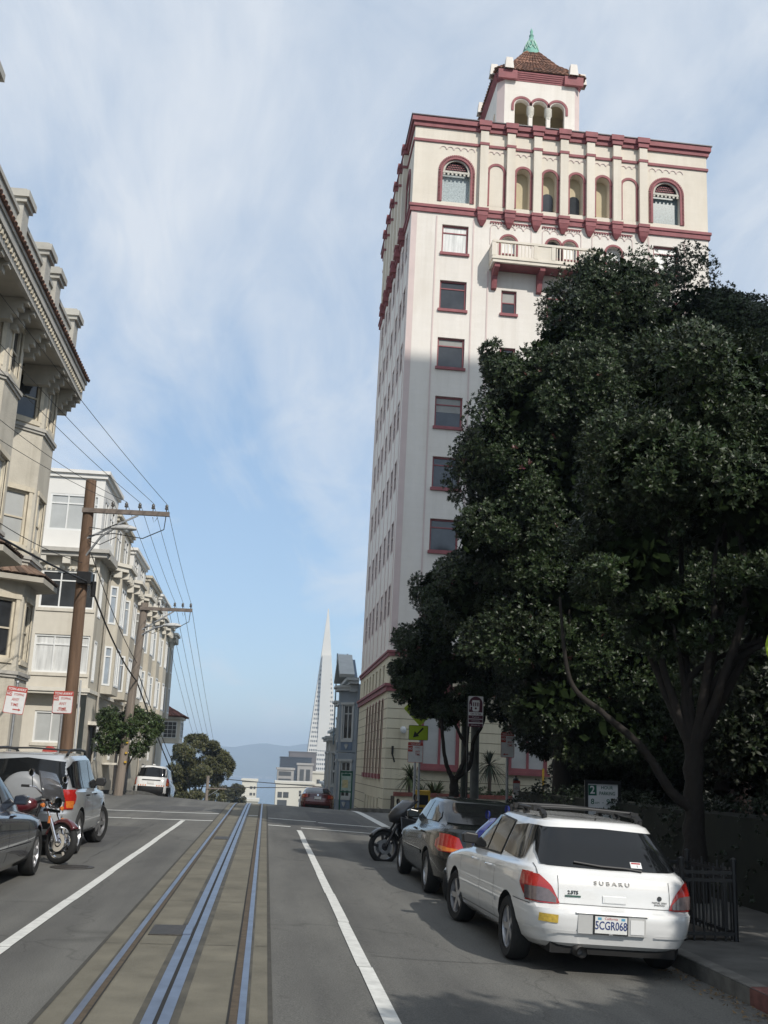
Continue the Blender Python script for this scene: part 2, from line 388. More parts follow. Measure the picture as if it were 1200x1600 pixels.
def arcpts(cx, cz, r, n=14, a0=math.pi, a1=0.0):
    return [(cx + r * math.cos(a0 + (a1 - a0) * k / n), cz + r * math.sin(a0 + (a1 - a0) * k / n)) for k in range(n + 1)]
def archband(mb, cx, sp, ri, ro, y0, y1, m=0, n=14, a0=math.pi, a1=0.0):
    I = arcpts(cx, sp, ri, n, a0, a1); O = arcpts(cx, sp, ro, n, a0, a1)
    for k in range(n):
        vs = [(I[k][0], y, I[k][1]) for y in (y0, y1)] + [(I[k + 1][0], y, I[k + 1][1]) for y in (y0, y1)] + \
             [(O[k][0], y, O[k][1]) for y in (y0, y1)] + [(O[k + 1][0], y, O[k + 1][1]) for y in (y0, y1)]
        mb.add(vs, [(0, 2, 6, 4), (4, 6, 7, 5), (0, 1, 3, 2), (1, 5, 7, 3)], m)

WCACHE = {}
def window(parent, M, w, h, fm, pm, style='sash', d=0.1, t=0.05, sill=None, sm=None, name='window', shade=0.0):
    """w x h window whose lower left corner is the origin of M; frame mesh > pane (and sill)"""
    key = (round(w, 3), round(h, 3), fm.name, pm.name, style, d, t, sill, sm.name if sm else '')
    if key not in WCACHE:
        f = MB()
        f.box(0, t, d - 0.05, d + 0.03, 0, h); f.box(w - t, w, d - 0.05, d + 0.03, 0, h)
        f.box(t, w - t, d - 0.05, d + 0.03, 0, t); f.box(t, w - t, d - 0.05, d + 0.03, h - t, h)
        q = t * 0.7
        if style == 'sash': f.box(t, w - t, d - 0.035, d + 0.02, h * 0.5 - q / 2, h * 0.5 + q / 2)
        if style == 'top': f.box(t, w - t, d - 0.035, d + 0.02, h * 0.74 - q / 2, h * 0.74 + q / 2)
        if style in ('pair', 'cross', 'triple'):
            xs = [w * 0.5] if style != 'triple' else [w * 0.36, w * 0.74]
            for x in xs: f.box(x - q / 2, x + q / 2, d - 0.045, d + 0.02, t, h - t)
            if style != 'pair': f.box(t, w - t, d - 0.035, d + 0.02, h * 0.74 - q / 2, h * 0.74 + q / 2)
        if style == 'grid':
            for k in (1, 2): f.box(w * k / 3 - q / 3, w * k / 3 + q / 3, d - 0.035, d + 0.02, t, h - t)
            for k in (1, 2, 3): f.box(t, w - t, d - 0.03, d + 0.02, h * k / 4 - q / 3, h * k / 4 + q / 3)
        p = MB(); p.add([(t * .5, d, t * .5), (w - t * .5, d, t * .5), (w - t * .5, d, h - t * .5), (t * .5, d, h - t * .5)], [(0, 1, 2, 3)])
        s = None
        if sill:
            s = MB(); s.box(-0.07, w + 0.07, -sill, d - 0.05, -0.14, -0.002); s = s.mesh('sill', sm or fm)
        WCACHE[key] = (f.mesh('window_frame', fm), p.mesh('pane', pm), s)
    f, p, s = WCACHE[key]
    o = link(name, f, parent, M); link('pane', p, o)
    if shade and RNG.random() < shade:                 # roller blinds and curtains at their own heights
        lv = int(RNG.integers(0, 4)); k2 = ('shade', round(w, 3), round(h, 3), d, lv)
        if k2 not in WCACHE:
            q = MB()
            if lv < 3: z_ = h * (.72, .5, .3)[lv]; q.add([(t, d - .004, z_), (w - t, d - .004, z_), (w - t, d - .004, h - t), (t, d - .004, h - t)], [(0, 1, 2, 3)])
            else:
                for a, b in ((t, w * .33), (w * .7, w - t)): q.add([(a, d - .004, t), (b, d - .004, t), (b, d - .004, h - t), (a, d - .004, h - t)], [(0, 1, 2, 3)])
            WCACHE[k2] = (q.mesh('blind' if lv < 3 else 'curtain', M_SHADE if lv < 3 else M_DRAPE),)
        link('blind' if lv < 3 else 'curtain', WCACHE[k2][0], o)
    if s: link('sill', s, o)
    return o

# ------------------------------------------------------------------ terrain
_ys = [-60, 41]; _sl = [(41, 0.0), (50, 0.05), (58, 0.09), (70, 0.14), (250, 0.13), (400, 0.06), (1150, 0.06), (1220, 0.0), (9000, 0.0)]
def prof(y):
    z = 0.0
    if y <= 41: return 0.0
    for (a, sa), (b, sb) in zip(_sl, _sl[1:]):
        t = min(y, b) - a
        s1 = sa + (sb - sa) * t / (b - a)
        z -= (sa + s1) / 2 * t
        if y <= b: break
    return z
def smooth01(t): t = max(0.0, min(1.0, t)); return t * t * (3 - 2 * t)
XL, XR = -5.2, 4.1
def ground(x, y):
    z = prof(y)
    if x > 0.13: z -= 0.045 * (min(x, XR) - 0.13)
    if x < -1.35: z += 0.055 * (-1.35 - max(x, XL)) * smooth01((y - 36) / 10)
    return z
YS = [-40, -20, -8, 0, 3, 6, 9, 12, 15, 18, 21, 24, 27, 30, 33, 36, 38, 40, 41, 42, 43, 44, 45, 46, 47, 48, 49, 51, 53, 56, 60, 66, 74, 84, 100, 120, 150, 200, 250, 300, 400]
def drape(mb, x0, x1, y0, y1, dz, m=0, nx=1, th=0.0):
    ys = [y0] + [y for y in YS if y0 + 0.01 < y < y1 - 0.01] + [y1]
    xs = [x0 + (x1 - x0) * i / nx for i in range(nx + 1)]
    vs = [(x, y, ground(x, y) + dz) for y in ys for x in xs]
    n = nx + 1
    fs = [(j * n + i, j * n + i + 1, (j + 1) * n + i + 1, (j + 1) * n + i) for j in range(len(ys) - 1) for i in range(nx)]
    mb.add(vs, fs, m)

# ================================================================== SETTING
def make_setting():
    # the ground as one sheet: near plateau, hill down to the bay
    mb = MB()
    xs = [-4000, -1500, -500, -200, -90, -40, -15, -6, 0, 5, 15, 40, 90, 200, 500, 1500, 4000]
    ys = [-400, -60, 0, 41, 49, 60, 80, 110, 150, 200, 250, 320, 400, 600, 900, 1150, 1220, 2000]
    vs = [(x, y, ground(max(-6, min(6, x)), y) - 0.45 - 0.02 * max(0, y - 60)**0.5) for y in ys for x in xs]
    n = len(xs)
    mb.add(vs, [(j * n + i, j * n + i + 1, (j + 1) * n + i + 1, (j + 1) * n + i) for j in range(len(ys) - 1) for i in range(n - 1)])
    struct('ground', mb, mat('hillside_ground', (0.10, 0.105, 0.075), 0.95, 0.35, 0.05))
    # road: the street, and the cross street over the crest
    mb = MB()
    for a, b in ((XL, -1.35), (-1.35, 0.13), (0.13, XR)): drape(mb, a, b, -40, 400, 0.0, nx=2)
    drape(mb, -70, XL, 34.2, 44.6, 0.0); drape(mb, XR, 70, 33.0, 45.0, 0.0)
    struct('road', mb, M_ASPHALT)
    mb = MB()                                                        # repaired strips
    drape(mb, -4.9, -2.9, 20.8, 27.0, 0.003); drape(mb, 1.5, 3.0, 31.0, 40, 0.003)
    drape(mb, -5.0, -3.3, 9.0, 14.6, 0.003); drape(mb, -4.4, -2.0, 36.4, 39.0, 0.003)
    struct('road_patches', mb, M_PATCH)
    # water and far hills
    mb = MB(); mb.add([(-9000, 1150, -87.5), (9000, 1150, -87.5), (9000, 7600, -87.5), (-9000, 7600, -87.5)], [(0, 1, 2, 3)])
    struct('bay_water', mb, mat('bay_water', (0.045, 0.075, 0.10), 0.22, 0.2, 0.004, 0.25, 0.05))
    mb = MB()
    xs = [-3500 + 70 * i for i in range(101)]
    def crest(x): return 100 + 12 * math.sin(x * 0.0031 + 1.2) + 7 * math.sin(x * 0.0093 + .4) + 5 * math.sin(x * .027)
    rows = []
    for (yy, f) in ((6300, 0), (6420, 0.16), (6700, 0.5), (7000, 1.0), (7400, 0.2)):
        rows += [(x, yy + 60 * math.sin(x * .011 + f * 3), -88 + (crest(x) + 88) * f * (1 + .07 * math.sin(x * .02 + f * 9))) for x in xs]
    n = len(xs)
    mb.add(rows, [(j * n + i, j * n + i + 1, (j + 1) * n + i + 1, (j + 1) * n + i) for j in range(4) for i in range(n - 1)])
    struct('far_hills', mb, mat('far_hills', (0.07, 0.085, 0.055), 0.95, 0.4, 0.004), 60)
    mb = MB()
    for k in range(24):
        x = -900 + k * 75; mb.box(x, x + RNG.uniform(30, 80), 6150, 6200, -88, -88 + RNG.uniform(6, 17))
    struct('far_shore', mb, mat('far_shore', (0.22, 0.21, 0.20), 0.9, 0.3, 0.01))
    # track bed
    mb = MB(); drape(mb, -1.35, 0.13, -40, 400, 0.004); struct('track_bed', mb, M_SLAB)
    mb = MB()
    for y in np.arange(4.2, 42, 3.05):
        for a, b in ((-1.34, -1.20), (-1.03, -0.70), (-0.49, -0.17), (0.0, 0.12)):
            drape(mb, a, b, y, y + 0.012, 0.007)
    for x in (-1.352, 0.128): drape(mb, x - 0.016, x + 0.016, -40, 43, 0.0075)
    struct('track_joints', mb, M_SLABD)
    mb = MB()                                          # dark greasy strips beside the slot and the rails
    for a, b in ((-0.735, -0.686), (-0.508, -0.455), (-1.17, -1.145), (-0.034, -0.012)): drape(mb, a, b, -40, 200, 0.0065)
    struct('grease_strips', mb, mat('greasy_concrete', (0.062, 0.056, 0.042), .7, .6, 2.2, detail=9))
    mb = MB()                                          # tarred seams in the asphalt
    for x, y0, y1 in ((-3.55, 2, 29.5), (-2.75, 17.6, 29.5)):
        ys_ = np.arange(y0, y1, .35); w_ = [x + .035 * math.sin(v * 1.7 + x) + .02 * math.sin(v * 5.3) for v in ys_]
        for i in range(len(ys_) - 1):
            h_ = .004 + .003 * math.sin(ys_[i] * 3)
            mb.add([(w_[i] - h_, ys_[i], ground(w_[i], ys_[i]) + .005), (w_[i] + h_, ys_[i], ground(w_[i], ys_[i]) + .005), (w_[i + 1] + h_, ys_[i + 1], ground(w_[i + 1], ys_[i + 1]) + .005), (w_[i + 1] - h_, ys_[i + 1], ground(w_[i + 1], ys_[i + 1]) + .005)], [(0, 1, 2, 3)])
    for y, a, b in ((13.0, -5, -2.25), (20.3, .2, 3.4), (25.6, -5, -1.5), (10.2, 1.05, 2.4)):
        for k in range(12):
            x0 = a + (b - a) * k / 12; x1 = a + (b - a) * (k + 1) / 12; q0 = y + .05 * math.sin(x0 * 3); q1 = y + .05 * math.sin(x1 * 3)
            mb.add([(x0, q0, ground(x0, y) + .005), (x1, q1, ground(x1, y) + .005), (x1, q1 + .009, ground(x1, y) + .005), (x0, q0 + .011, ground(x0, y) + .005)], [(0, 1, 2, 3)])
    struct('road_seams', mb, mat('tar_seam', (.035, .034, .032), .8, .4, 6))
    # markings
    mb = MB()
    y = -6.0
    while y < 30.4:
        e = min(30.4, y + 3.2); drape(mb, -2.21 + .006 * math.sin(y), -2.09 + .006 * math.sin(y), y, e - 0.012, 0.008); y = e
    y = -6.0
    while y < 28.2:
        e = min(28.2, y + 2.6); drape(mb, 0.88 + .005 * math.cos(y), 1.00 + .005 * math.cos(y), y, e - 0.012, 0.008); y = e
    struct('lane_lines', mb, M_PAINT)
    mb = MB()
    for (a, b, y0) in ((-5.0, -3.6, 30.6), (-3.57, -1.37, 30.52), (-5.0, -3.2, 34.75), (-3.17, -1.37, 34.6),
                       (0.15, 0.75, 29.4), (1.02, 3.9, 29.2), (0.15, 1.6, 33.0), (1.64, 3.9, 32.6), (-0.45, -0.16, 34.2)):
        drape(mb, a, b, y0, y0 + 0.27, 0.008)
    drape(mb, 3.62, 3.9, 33.3, 46.0, 0.008);
    struct('crosswalk_lines', mb, M_PAINT)
    # pavements with kerbs: outline polygons with rounded corners, draped
    def pavement(name, poly, inner):
        mb = MB(); n = len(poly)
        bm = bmesh.new()
        vs = [bm.verts.new((x, y, 0)) for x, y in poly]
        bm.faces.new(vs)
        for yy in YS:
            g = bm.verts[:] + bm.edges[:] + bm.faces[:]
            bmesh.ops.bisect_plane(bm, geom=g, plane_co=(0, yy, 0), plane_no=(0, 1, 0))
        bmesh.ops.triangulate(bm, faces=bm.faces)
        idx = {v: i for i, v in enumerate(bm.verts)}
        mb.add([(v.co.x, v.co.y, ground(v.co.x, v.co.y) + 0.14) for v in bm.verts], [tuple(idx[v] for v in f.verts) for f in bm.faces])
        bm.free()
        return mb
    def rnd(cx, cy, r, a0, a1, n=8):
        return [(cx + r * math.cos(R(a0 + (a1 - a0) * k / n)), cy + r * math.sin(R(a0 + (a1 - a0) * k / n))) for k in range(n + 1)]
    KW = 0.16
    def corner(name, path, far):
        """path = kerb line; far = closing points behind it"""
        struct(name, pavement(name, path + far, None), M_SIDE)
    def kerb(name, path, m, red=None):
        fine = []
        for (a, b) in zip(path, path[1:]):
            L_ = math.hypot(b[0] - a[0], b[1] - a[1]); k = max(1, int(L_ / 1.5))
            fine += [(a[0] + (b[0] - a[0]) * i / k, a[1] + (b[1] - a[1]) * i / k) for i in range(k)]
        fine.append(path[-1])
        mb = MB(); vs = []
        for i, (x, y) in enumerate(fine):
            a = fine[max(0, i - 1)]; b = fine[min(len(fine) - 1, i + 1)]
            d = Vector((b[0] - a[0], b[1] - a[1])).normalized(); nrm = Vector((d.y, -d.x))   # to the right of travel = pavement side
            z = ground(x, y)
            q = (x + nrm.x * KW, y + nrm.y * KW)
            vs += [(x, y, z - 0.1), (x, y, z + 0.132), (x + nrm.x * .02, y + nrm.y * .02, z + 0.146), (q[0], q[1], z + 0.146), (q[0], q[1], z - 0.1)]
        fs = []; ms = []
        mb.add(vs, [(i * 5 + k, i * 5 + k + 1, (i + 1) * 5 + k + 1, (i + 1) * 5 + k) for i in range(len(fine) - 1) for k in range(4)])
        if red:
            for i in range(len(fine) - 1):
                if red[0] <= fine[i][1] <= red[1]:
                    for k in range(4): mb.m[i * 4 + k] = 1
        struct(name, mb, [m, M_KRED])
    # right near corner
    p = [(XR, -40), (XR, 0), (XR, 30.2)] + rnd(XR + 2.6, 30.2, 2.6, 180, 90) + [(70, 32.8)]
    corner('pavement_right', p, [(70, 30), (9.4, 30), (9.4, -40)]); kerb('kerb_right', p, M_KERB, (-5, 8.9))
    p = [(70, 45.2), (XR + 2.5, 45.2)] + rnd(XR + 2.5, 47.7, 2.5, 270, 180) + [(XR, 150)]
    corner('pavement_far_right', p, [(9, 150), (9, 60), (70, 60)]); kerb('kerb_far_right', p, M_KERB)
    p = [(-70, 34.0), (XL - 2.6, 34.0)] + rnd(XL - 2.6, 31.4, 2.6, 90, 0) + [(XL, -40)]
    corner('pavement_left', p, [(-9.5, -40), (-9.5, 30), (-70, 30)]); kerb('kerb_left', p, M_KERB)
    p = [(XL, 150), (XL, 47.3)] + rnd(XL - 2.6, 47.3, 2.6, 0, -90) + [(-70, 44.7)]
    corner('pavement_far_left', p, [(-70, 60), (-9.5, 60), (-9.5, 150)]); kerb('kerb_far_left', p, M_KERB)

    # cable car track: rails, slot irons, grooves
    t = thing('cable_car_track', 'polished steel cable car rails with a centre slot set flush in the concrete strip', 'track')
    def rail(x0, x1, dz=0.012, m=M_STEEL, name='rail', y1=260):
        mb = MB(); drape(mb, x0, x1, -40, y1, dz); return mb.build(name, m, t)
    rail(-1.145, -1.095); rail(-0.085, -0.034)
    rail(-1.095, -1.045, 0.008, M_RUST, 'flangeway_groove'); rail(-0.14, -0.085, 0.008, M_RUST, 'flangeway_groove')
    rail(-1.052, -1.040, 0.0115, M_DARK, 'groove_shadow_gap'); rail(-0.153, -0.139, 0.0115, M_DARK, 'groove_shadow_gap')
    rail(-0.686, -0.612, 0.012, M_STEEL, 'slot_iron'); rail(-0.582, -0.508, 0.012, M_STEEL, 'slot_iron')
    rail(-0.612, -0.582, 0.009, M_DARK, 'cable_slot')
    h = thing('track_hatch', 'dark steel hatch plate beside the cable slot in the near track bed', 'hatch', (-0.85, 11.1, ground(-.85, 11.1)))
    mb = MB(); mb.box(-0.16, 0.155, -0.3, 0.3, 0.005, 0.016); mb.build('cover_plate', M_IRON, h, bevel=0.003)
    mb = MB(); mb.box(0.16, 0.235, -0.28, 0.28, 0.013, 0.02); mb.build('bright_edge_plate', M_STEEL, h)
    h = thing('track_hatch', 'small far hatch plate in the track bed short of the crosswalk', 'hatch', (-0.85, 24.0, 0))
    mb = MB(); mb.box(-0.16, 0.155, -0.4, 0.4, 0.005, 0.016); mb.build('cover_plate', M_IRON, h, bevel=0.003)
    h = thing('manhole_cover', 'round iron manhole cover in the asphalt beside the motorcycle wheel', 'manhole', (-2.78, 16.95, 0))
    mb = MB(); mb.lathe([(0.0, 0.014), (0.26, 0.014), (0.275, 0.010), (0.275, -0.02)], n=28); 
    for k in range(-4, 5): mb.box(-math.sqrt(max(.01, .24**2 - (k * .05)**2)), math.sqrt(max(.01, .24**2 - (k * .05)**2)), k * .05 - .012, k * .05 + .012, .0141, .02)
    mb.build('cover', M_IRON, h)
    mb = MB(); mb.lathe([(0.275, 0.010), (0.32, 0.010), (0.325, -0.02)], n=28); mb.build('ring_frame', M_IRON, h)
    # fallen leaves in the gutter on the right
    mb = MB()
    for k in range(420):
        y = RNG.uniform(5.5, 10.5); x = XR - abs(RNG.normal(0, 0.16)) - 0.03
        if x < 2.6: continue
        a = RNG.uniform(0, 6.28); l = RNG.uniform(.012, .03); w_ = l * .4; z = ground(x, y) + RNG.uniform(.006, .02)
        c, s_ = math.cos(a), math.sin(a)
        mb.add([(x - c * l, y - s_ * l, z), (x + s_ * w_, y - c * w_, z + .004), (x + c * l, y + s_ * l, z + RNG.uniform(0, .02)), (x - s_ * w_, y + c * w_, z)], [(0, 1, 2, 3)])
    o = mb.build('fallen_leaves', mat('dry_leaf', (0.12, 0.075, 0.03), 0.8, 0.2, 3, island=0.5)); tag(o, 'dry brown leaves scattered along the right gutter', 'leaves', kind='stuff')
make_setting()

# ================================================================== TALL TOWER ON THE RIGHT
M_CREAM = mat('cream_painted_wall', (0.70, 0.64, 0.55), 0.8, 0.06, 0.9, 0.12, 14, streak=0.15, grime=.10, course=.05)
M_CREAMW = mat('white_painted_wall', (0.735, 0.69, 0.635), 0.8, 0.05, 0.8, 0.12, 14, streak=0.15, grime=.10, course=.06)
M_PINK = mat('pale_pink_trim', (0.60, 0.49, 0.465), 0.8, 0.06, 1.0)
M_CRIM = mat('crimson_trim', (0.25, 0.078, 0.085), 0.7, 0.2, 2.0)
M_TAN = mat('tan_recess_wall', (0.50, 0.43, 0.29), 0.85, 0.08, 1.0)
M_BASE = mat('pale_yellow_base_wall', (0.62, 0.57, 0.43), 0.85, 0.07, 0.7, 0.15, 18, grime=.16)
M_GROOVE = mat('wall_groove', (0.20, 0.175, 0.12), 0.9, 0.1, 2)
M_TILE = mat('clay_roof_tile', (0.17, 0.085, 0.055), 0.85, 0.4, 3.0, 0.3, 20, island=0.45)
M_VERD = mat('verdigris_copper', (0.16, 0.36, 0.29), 0.7, 0.25, 4)
M_CAP = mat('carved_pale_stone', (0.52, 0.50, 0.44), 0.9, 0.2, 9, 0.4, 25)

def tiled_slope(mb, p00, p10, p01, p11, n, r=0.07, m=0, rows=1):
    """barrel tile rows running from the eave (p00-p10) up to the ridge (p01-p11)"""
    p00, p10, p01, p11 = map(Vector, (p00, p10, p01, p11))
    nrm = (p10 - p00).cross(p01 - p00).normalized()
    if nrm.z < 0: nrm = -nrm
    for k in range(n):
        a = p00.lerp(p10, (k + .5) / n); b = p01.lerp(p11, (k + .5) / n)
        wa = (p10 - p00) / n * .5; wb = (p11 - p01) / n * .5
        for j in range(rows):
            s = a.lerp(b, j / rows); e = a.lerp(b, min(1, (j + 1.08) / rows))
            ws = wa.lerp(wb, j / rows); we = wa.lerp(wb, (j + 1) / rows)
            vs = []
            for q, w_, lift in ((s, ws, .035), (e, we, 0.0)):
                for t in range(6):
                    th = math.pi * t / 5
                    vs.append(q + w_ * -math.cos(th) + nrm * (r * math.sin(th) + lift))
            mb.add(vs, [(t, t + 1, 7 + t, 6 + t) for t in range(5)] + [tuple(range(6))], m)

def make_tower():
    W, D, H = 15.55, 15.2, 34.4
    T = thing('apartment_tower', 'tall cream and crimson apartment tower with an arcaded top and a tiled belvedere', 'building', (5.2, 48, -0.05))
    T.rotation_euler = (0, R(0.8), 0)
    FR = Matrix.Identity(4)                       # front, faces -y
    SD = frame((0, D, 0), (0, -1, 0))             # street side, faces -x
    ZB = 6.6                                      # top of the yellow base
    wz = [27.72 - 3.06 * k for k in range(8)]     # window centre heights
    fr = MB(FR); sd = MB(SD)
    rows_u = [(1.6, 2.95)] + [(W - 2.95, W - 1.6)]
    small = [4.72, 10.05]; mids = [7.05]
    holes = []; wins = []
    for z in wz:
        if z < 7.4: continue
        for a, b in rows_u: holes.append((a, b, z - .8, z + .75)); wins.append((a, z - .8, b - a, 1.55, 'top'))
        if z < 26:
            for a in small: holes.append((a, a + .78, z - .75, z + .5)); wins.append((a, z - .75, .78, 1.25, 'sash'))
            for a in mids: holes.append((a, a + 1.45, z - .8, z + .75)); wins.append((a, z - .8, 1.45, 1.55, 'top'))
    # arched windows under the belt, above the balcony
    top_arch = [(4.62, 5.42, 26.7, 28.15), (7.0, 7.7, 26.6, 28.2), (7.85, 8.55, 26.6, 28.2), (10.1, 10.9, 26.7, 28.15)]
    for h in top_arch: holes.append(h + (True,))
    wall(fr, W, ZB, 29.3, holes, .22, 0)
    # upper storey: big arched windows at the ends and six niches
    up = [(1.5, 2.95, 29.75, 32.2, True), (W - 2.95, W - 1.5, 29.75, 32.2, True)]
    pil = [3.6 + 1.405 * k for k in range(7)]
    for k in range(6):
        c = (pil[k] + pil[k + 1]) / 2; up.append((c - .36, c + .36, 29.75, 32.05, True))
    fu = MB(FR)
    wall(fu, W, 29.3, H, up[:2] + up[3:7], .55, 0)
    # street side, upper part with its own windows
    ucols = [1.6, 3.7, 5.6, 7.7, 9.8, 11.7, 13.3]
    sh = []; sw = []
    for z in wz:
        if z < 7.4: continue
        for u in ucols: sh.append((u, u + .95, z - .8, z + .75)); sw.append((u, z - .8))
    wall(sd, D, ZB, 29.3, sh, .06, 0)
    su = MB(SD); suh = [(1.2, 2.5, 29.75, 32.2, True), (D - 2.6, D - 1.3, 29.75, 32.2, True)]
    wall(su, D, 29.3, H, suh, .3, 0)
    # back, far side and roof, closing the block
    bk = MB(); bk.add([(W, 0, ZB), (W, D, ZB), (W, D, H), (W, 0, H)], [(0, 1, 2, 3)]); bk.add([(0, D, ZB), (W, D, ZB), (W, D, H), (0, D, H)], [(0, 1, 2, 3)])
    bk.add([(0, 0, H - .3), (W, 0, H - .3), (W, D, H - .3), (0, D, H - .3)], [(0, 1, 2, 3)])
    body = MB(); 
    for q in (fr, sd, bk): body.add(q.v, q.f)
    body.build('wall', M_CREAMW, T)
    upb = MB()
    for q in (fu, su): upb.add(q.v, q.f)
    upb.build('upper_wall', M_CREAM, T)
    for (u, z, w, h, st) in wins:
        lightp = abs(z - (27.72 - .8)) < .1
        window(T, FR @ Matrix.Translation((u, 0, z)), w, h, M_CRIM, M_CURT if lightp else M_PANE, st, .16, .08, .1, shade=0 if lightp else .7)
    for (u, z) in sw:
        window(T, SD @ Matrix.Translation((u, 0, z)), .95, 1.55, M_PINK, M_PANE, 'sash', .035, .06, shade=.4)
    # arched openings: pane, frame and trim
    def arched(Mx, a, b, c, d, pane, lat=False, dep=.2, name='arched_window', trim=.11, tm=M_CRIM, pr=.05):
        r = (b - a) / 2; cx = (a + b) / 2; sp = d - r
        t_ = MB(Mx)
        archband(t_, cx, sp, r, r + trim, -pr, .02)
        t_.box(a - trim, a, -pr, .02, c, sp); t_.box(b, b + trim, -pr, .02, c, sp)
        if lat:
            archband(t_, cx, sp, r - .02, r + .02, -.02, dep, n=14)
        o = t_.build(name, tm, T)
        p = MB(Mx); poly = [(a, c), (b, c)] + [(x, z) for x, z in reversed(arcpts(cx, sp, r))]
        n_ = len(poly); p.add([(x, dep, z) for x, z in poly], [tuple(range(n_))])
        p.build('pane', pane, o)
        return o, cx, r, sp
    for h in top_arch:
        o, cx, r, sp = arched(FR, *h, M_CURT if h[0] in (4.62, 10.1, 7.85) else M_PANE)
        s_ = MB(FR); s_.box(h[0] - .12, h[1] + .12, -.12, -.02, h[2] - .14, h[2]); s_.box(h[0], h[1], .1, .17, (h[2] + sp) / 2 - .03, (h[2] + sp) / 2 + .03); s_.build('sill', M_CRIM, o)
    for Mx, hs in ((FR, up[:2]), (SD, suh)):
        for h in hs:
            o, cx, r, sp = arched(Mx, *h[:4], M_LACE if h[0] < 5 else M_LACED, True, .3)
            # transom with a pierced fan above it
            s_ = MB(Mx); s_.box(h[0], h[1], .02, .1, sp - .06, sp + .05)
            for k in range(7): s_.box(h[0] + .05 + k * (2 * r - .2) / 6, h[0] + .15 + k * (2 * r - .2) / 6, .03, .09, sp - .17, sp - .06)
            archband(s_, cx, sp + .05, r - .13, r - .02, .04, .12)
            s_.build('pale_transom', M_CAP, o)
            s_ = MB(Mx); poly = [(x, z) for x, z in arcpts(cx, sp + .05, r - .13)]
            s_.add([(x, .2, z) for x, z in poly], [tuple(range(len(poly)))]); s_.build('fan_panel', M_INK, o)
            s_ = MB(Mx)
            for zz in range(4):
                for xx in range(-5, 6):
                    px = cx + xx * .13 + (zz % 2) * .065; pz = sp + .12 + zz * .12
                    if (px - cx)**2 + (pz - sp - .05)**2 < (r - .18)**2: s_.box(px - .045, px + .045, .16, .19, pz - .03, pz + .03)
            s_.build('lattice', M_CRIM, o)
            s_ = MB(Mx)                                    # rope moulding round the opening
            for k in range(22):
                for x in (h[0] - .17, h[1] + .17): s_.box(x - .05, x + .05, -.06, .02, h[2] + k * (sp - h[2]) / 22 + .01, h[2] + (k + .55) * (sp - h[2]) / 22)
            for k in range(26):
                a = math.pi * (k + .3) / 26; q = r + .17
                s_.box(cx + q * math.cos(a) - .045, cx + q * math.cos(a) + .045, -.06, .02, sp + q * math.sin(a) - .045, sp + q * math.sin(a) + .045)
            s_.build('rope_moulding', M_CRIM, o)
    for k in range(6):
        h = up[2 + k]; blind = k in (0, 5)
        o, cx, r, sp = arched(FR, *h[:4], M_CREAM if blind else M_TAN, False, -.006 if blind else .5, 'niche', .13)
        q = MB(FR)
        for x in (h[0] - .1, h[1] + .1): q.box(x - .05, x + .05, -.1, .0, sp - .12, sp + .02)
        q.build('capital', M_CRIM, o)
        if k in (2, 3):
            g = MB(FR); poly = [(h[0] + .06, 29.78), (h[1] - .06, 29.78)] + [(x, z) for x, z in reversed(arcpts(cx, 30.75, .3))]
            g.add([(x, .47, z) for x, z in poly], [tuple(range(len(poly)))]); g.build('dark_arched_window', M_PANE, o)
    # horizontal mouldings, front and street side; projecting over each pilaster
    def course(z0, z1, pr, m, name, bumps=0.0, sides=True, wid=.28):
        mb = MB()
        mb.box(-pr, W + pr, -pr, 0, z0, z1); 
        mb.box(-pr, 0, 0, D + pr, z0 + .003, z1 - .003)
        mb.box(W, W + pr, 0, D + pr, z0 + .003, z1 - .003)
        if bumps:
            for c in pil: mb.box(c - wid, c + wid, -pr - bumps, -pr, z0 - .004, z1 + .004)
            for k in range(6):
                c = 2.9 + k * 1.9; mb.box(-pr - bumps, -pr, c - wid, c + wid, z0 - .004, z1 + .004)
        mb.build(name, m, T)
    course(29.05, 29.3, .09, M_CRIM, 'belt_course', .2, wid=.27); course(29.3, 29.45, .14, M_CRIM, 'belt_cap', .19, wid=.30)
    course(33.05, 33.19, .07, M_CRIM, 'upper_belt_course', .22, wid=.25)
    course(33.9, 34.14, .1, M_CRIM, 'cornice', .22, wid=.28); course(34.14, 34.42, .2, M_CRIM, 'cornice_cap', .18, wid=.33)
    cm = MB(); cm.box(-.25, W + .25, -.25, .1, 34.42, 34.47); cm.box(-.25, .1, .1, D + .2, 34.42, 34.47); cm.box(W - .1, W + .25, .1, D + .2, 34.42, 34.47); cm.build('roof_flashing', mat('dark_flashing', (.07, .06, .07), .5, .2, 3), T)
    # pilasters and their corbels
    for c in pil:
        p = MB(FR); p.box(c - .21, c + .21, -.26, 0, 29.48, 33.86); p.build('pilaster', M_CREAM, T)
        b = MB(FR)
        b.add([(c - .26, 0, 29.05), (c + .26, 0, 29.05), (c + .26, -.28, 29.05), (c - .26, -.28, 29.05), (c - .07, 0, 28.55), (c + .07, 0, 28.55), (c + .07, -.08, 28.55), (c - .07, -.08, 28.55),
               (c - .20, 0, 28.8), (c + .20, 0, 28.8), (c + .20, -.22, 28.8), (c - .20, -.22, 28.8)],
              [(0, 1, 2, 3), (0, 8, 9, 1), (1, 9, 10, 2), (2, 10, 11, 3), (3, 11, 8, 0), (8, 4, 5, 9), (9, 5, 6, 10), (10, 6, 7, 11), (11, 7, 4, 8)])
        b.build('corbel', M_CRIM, T)
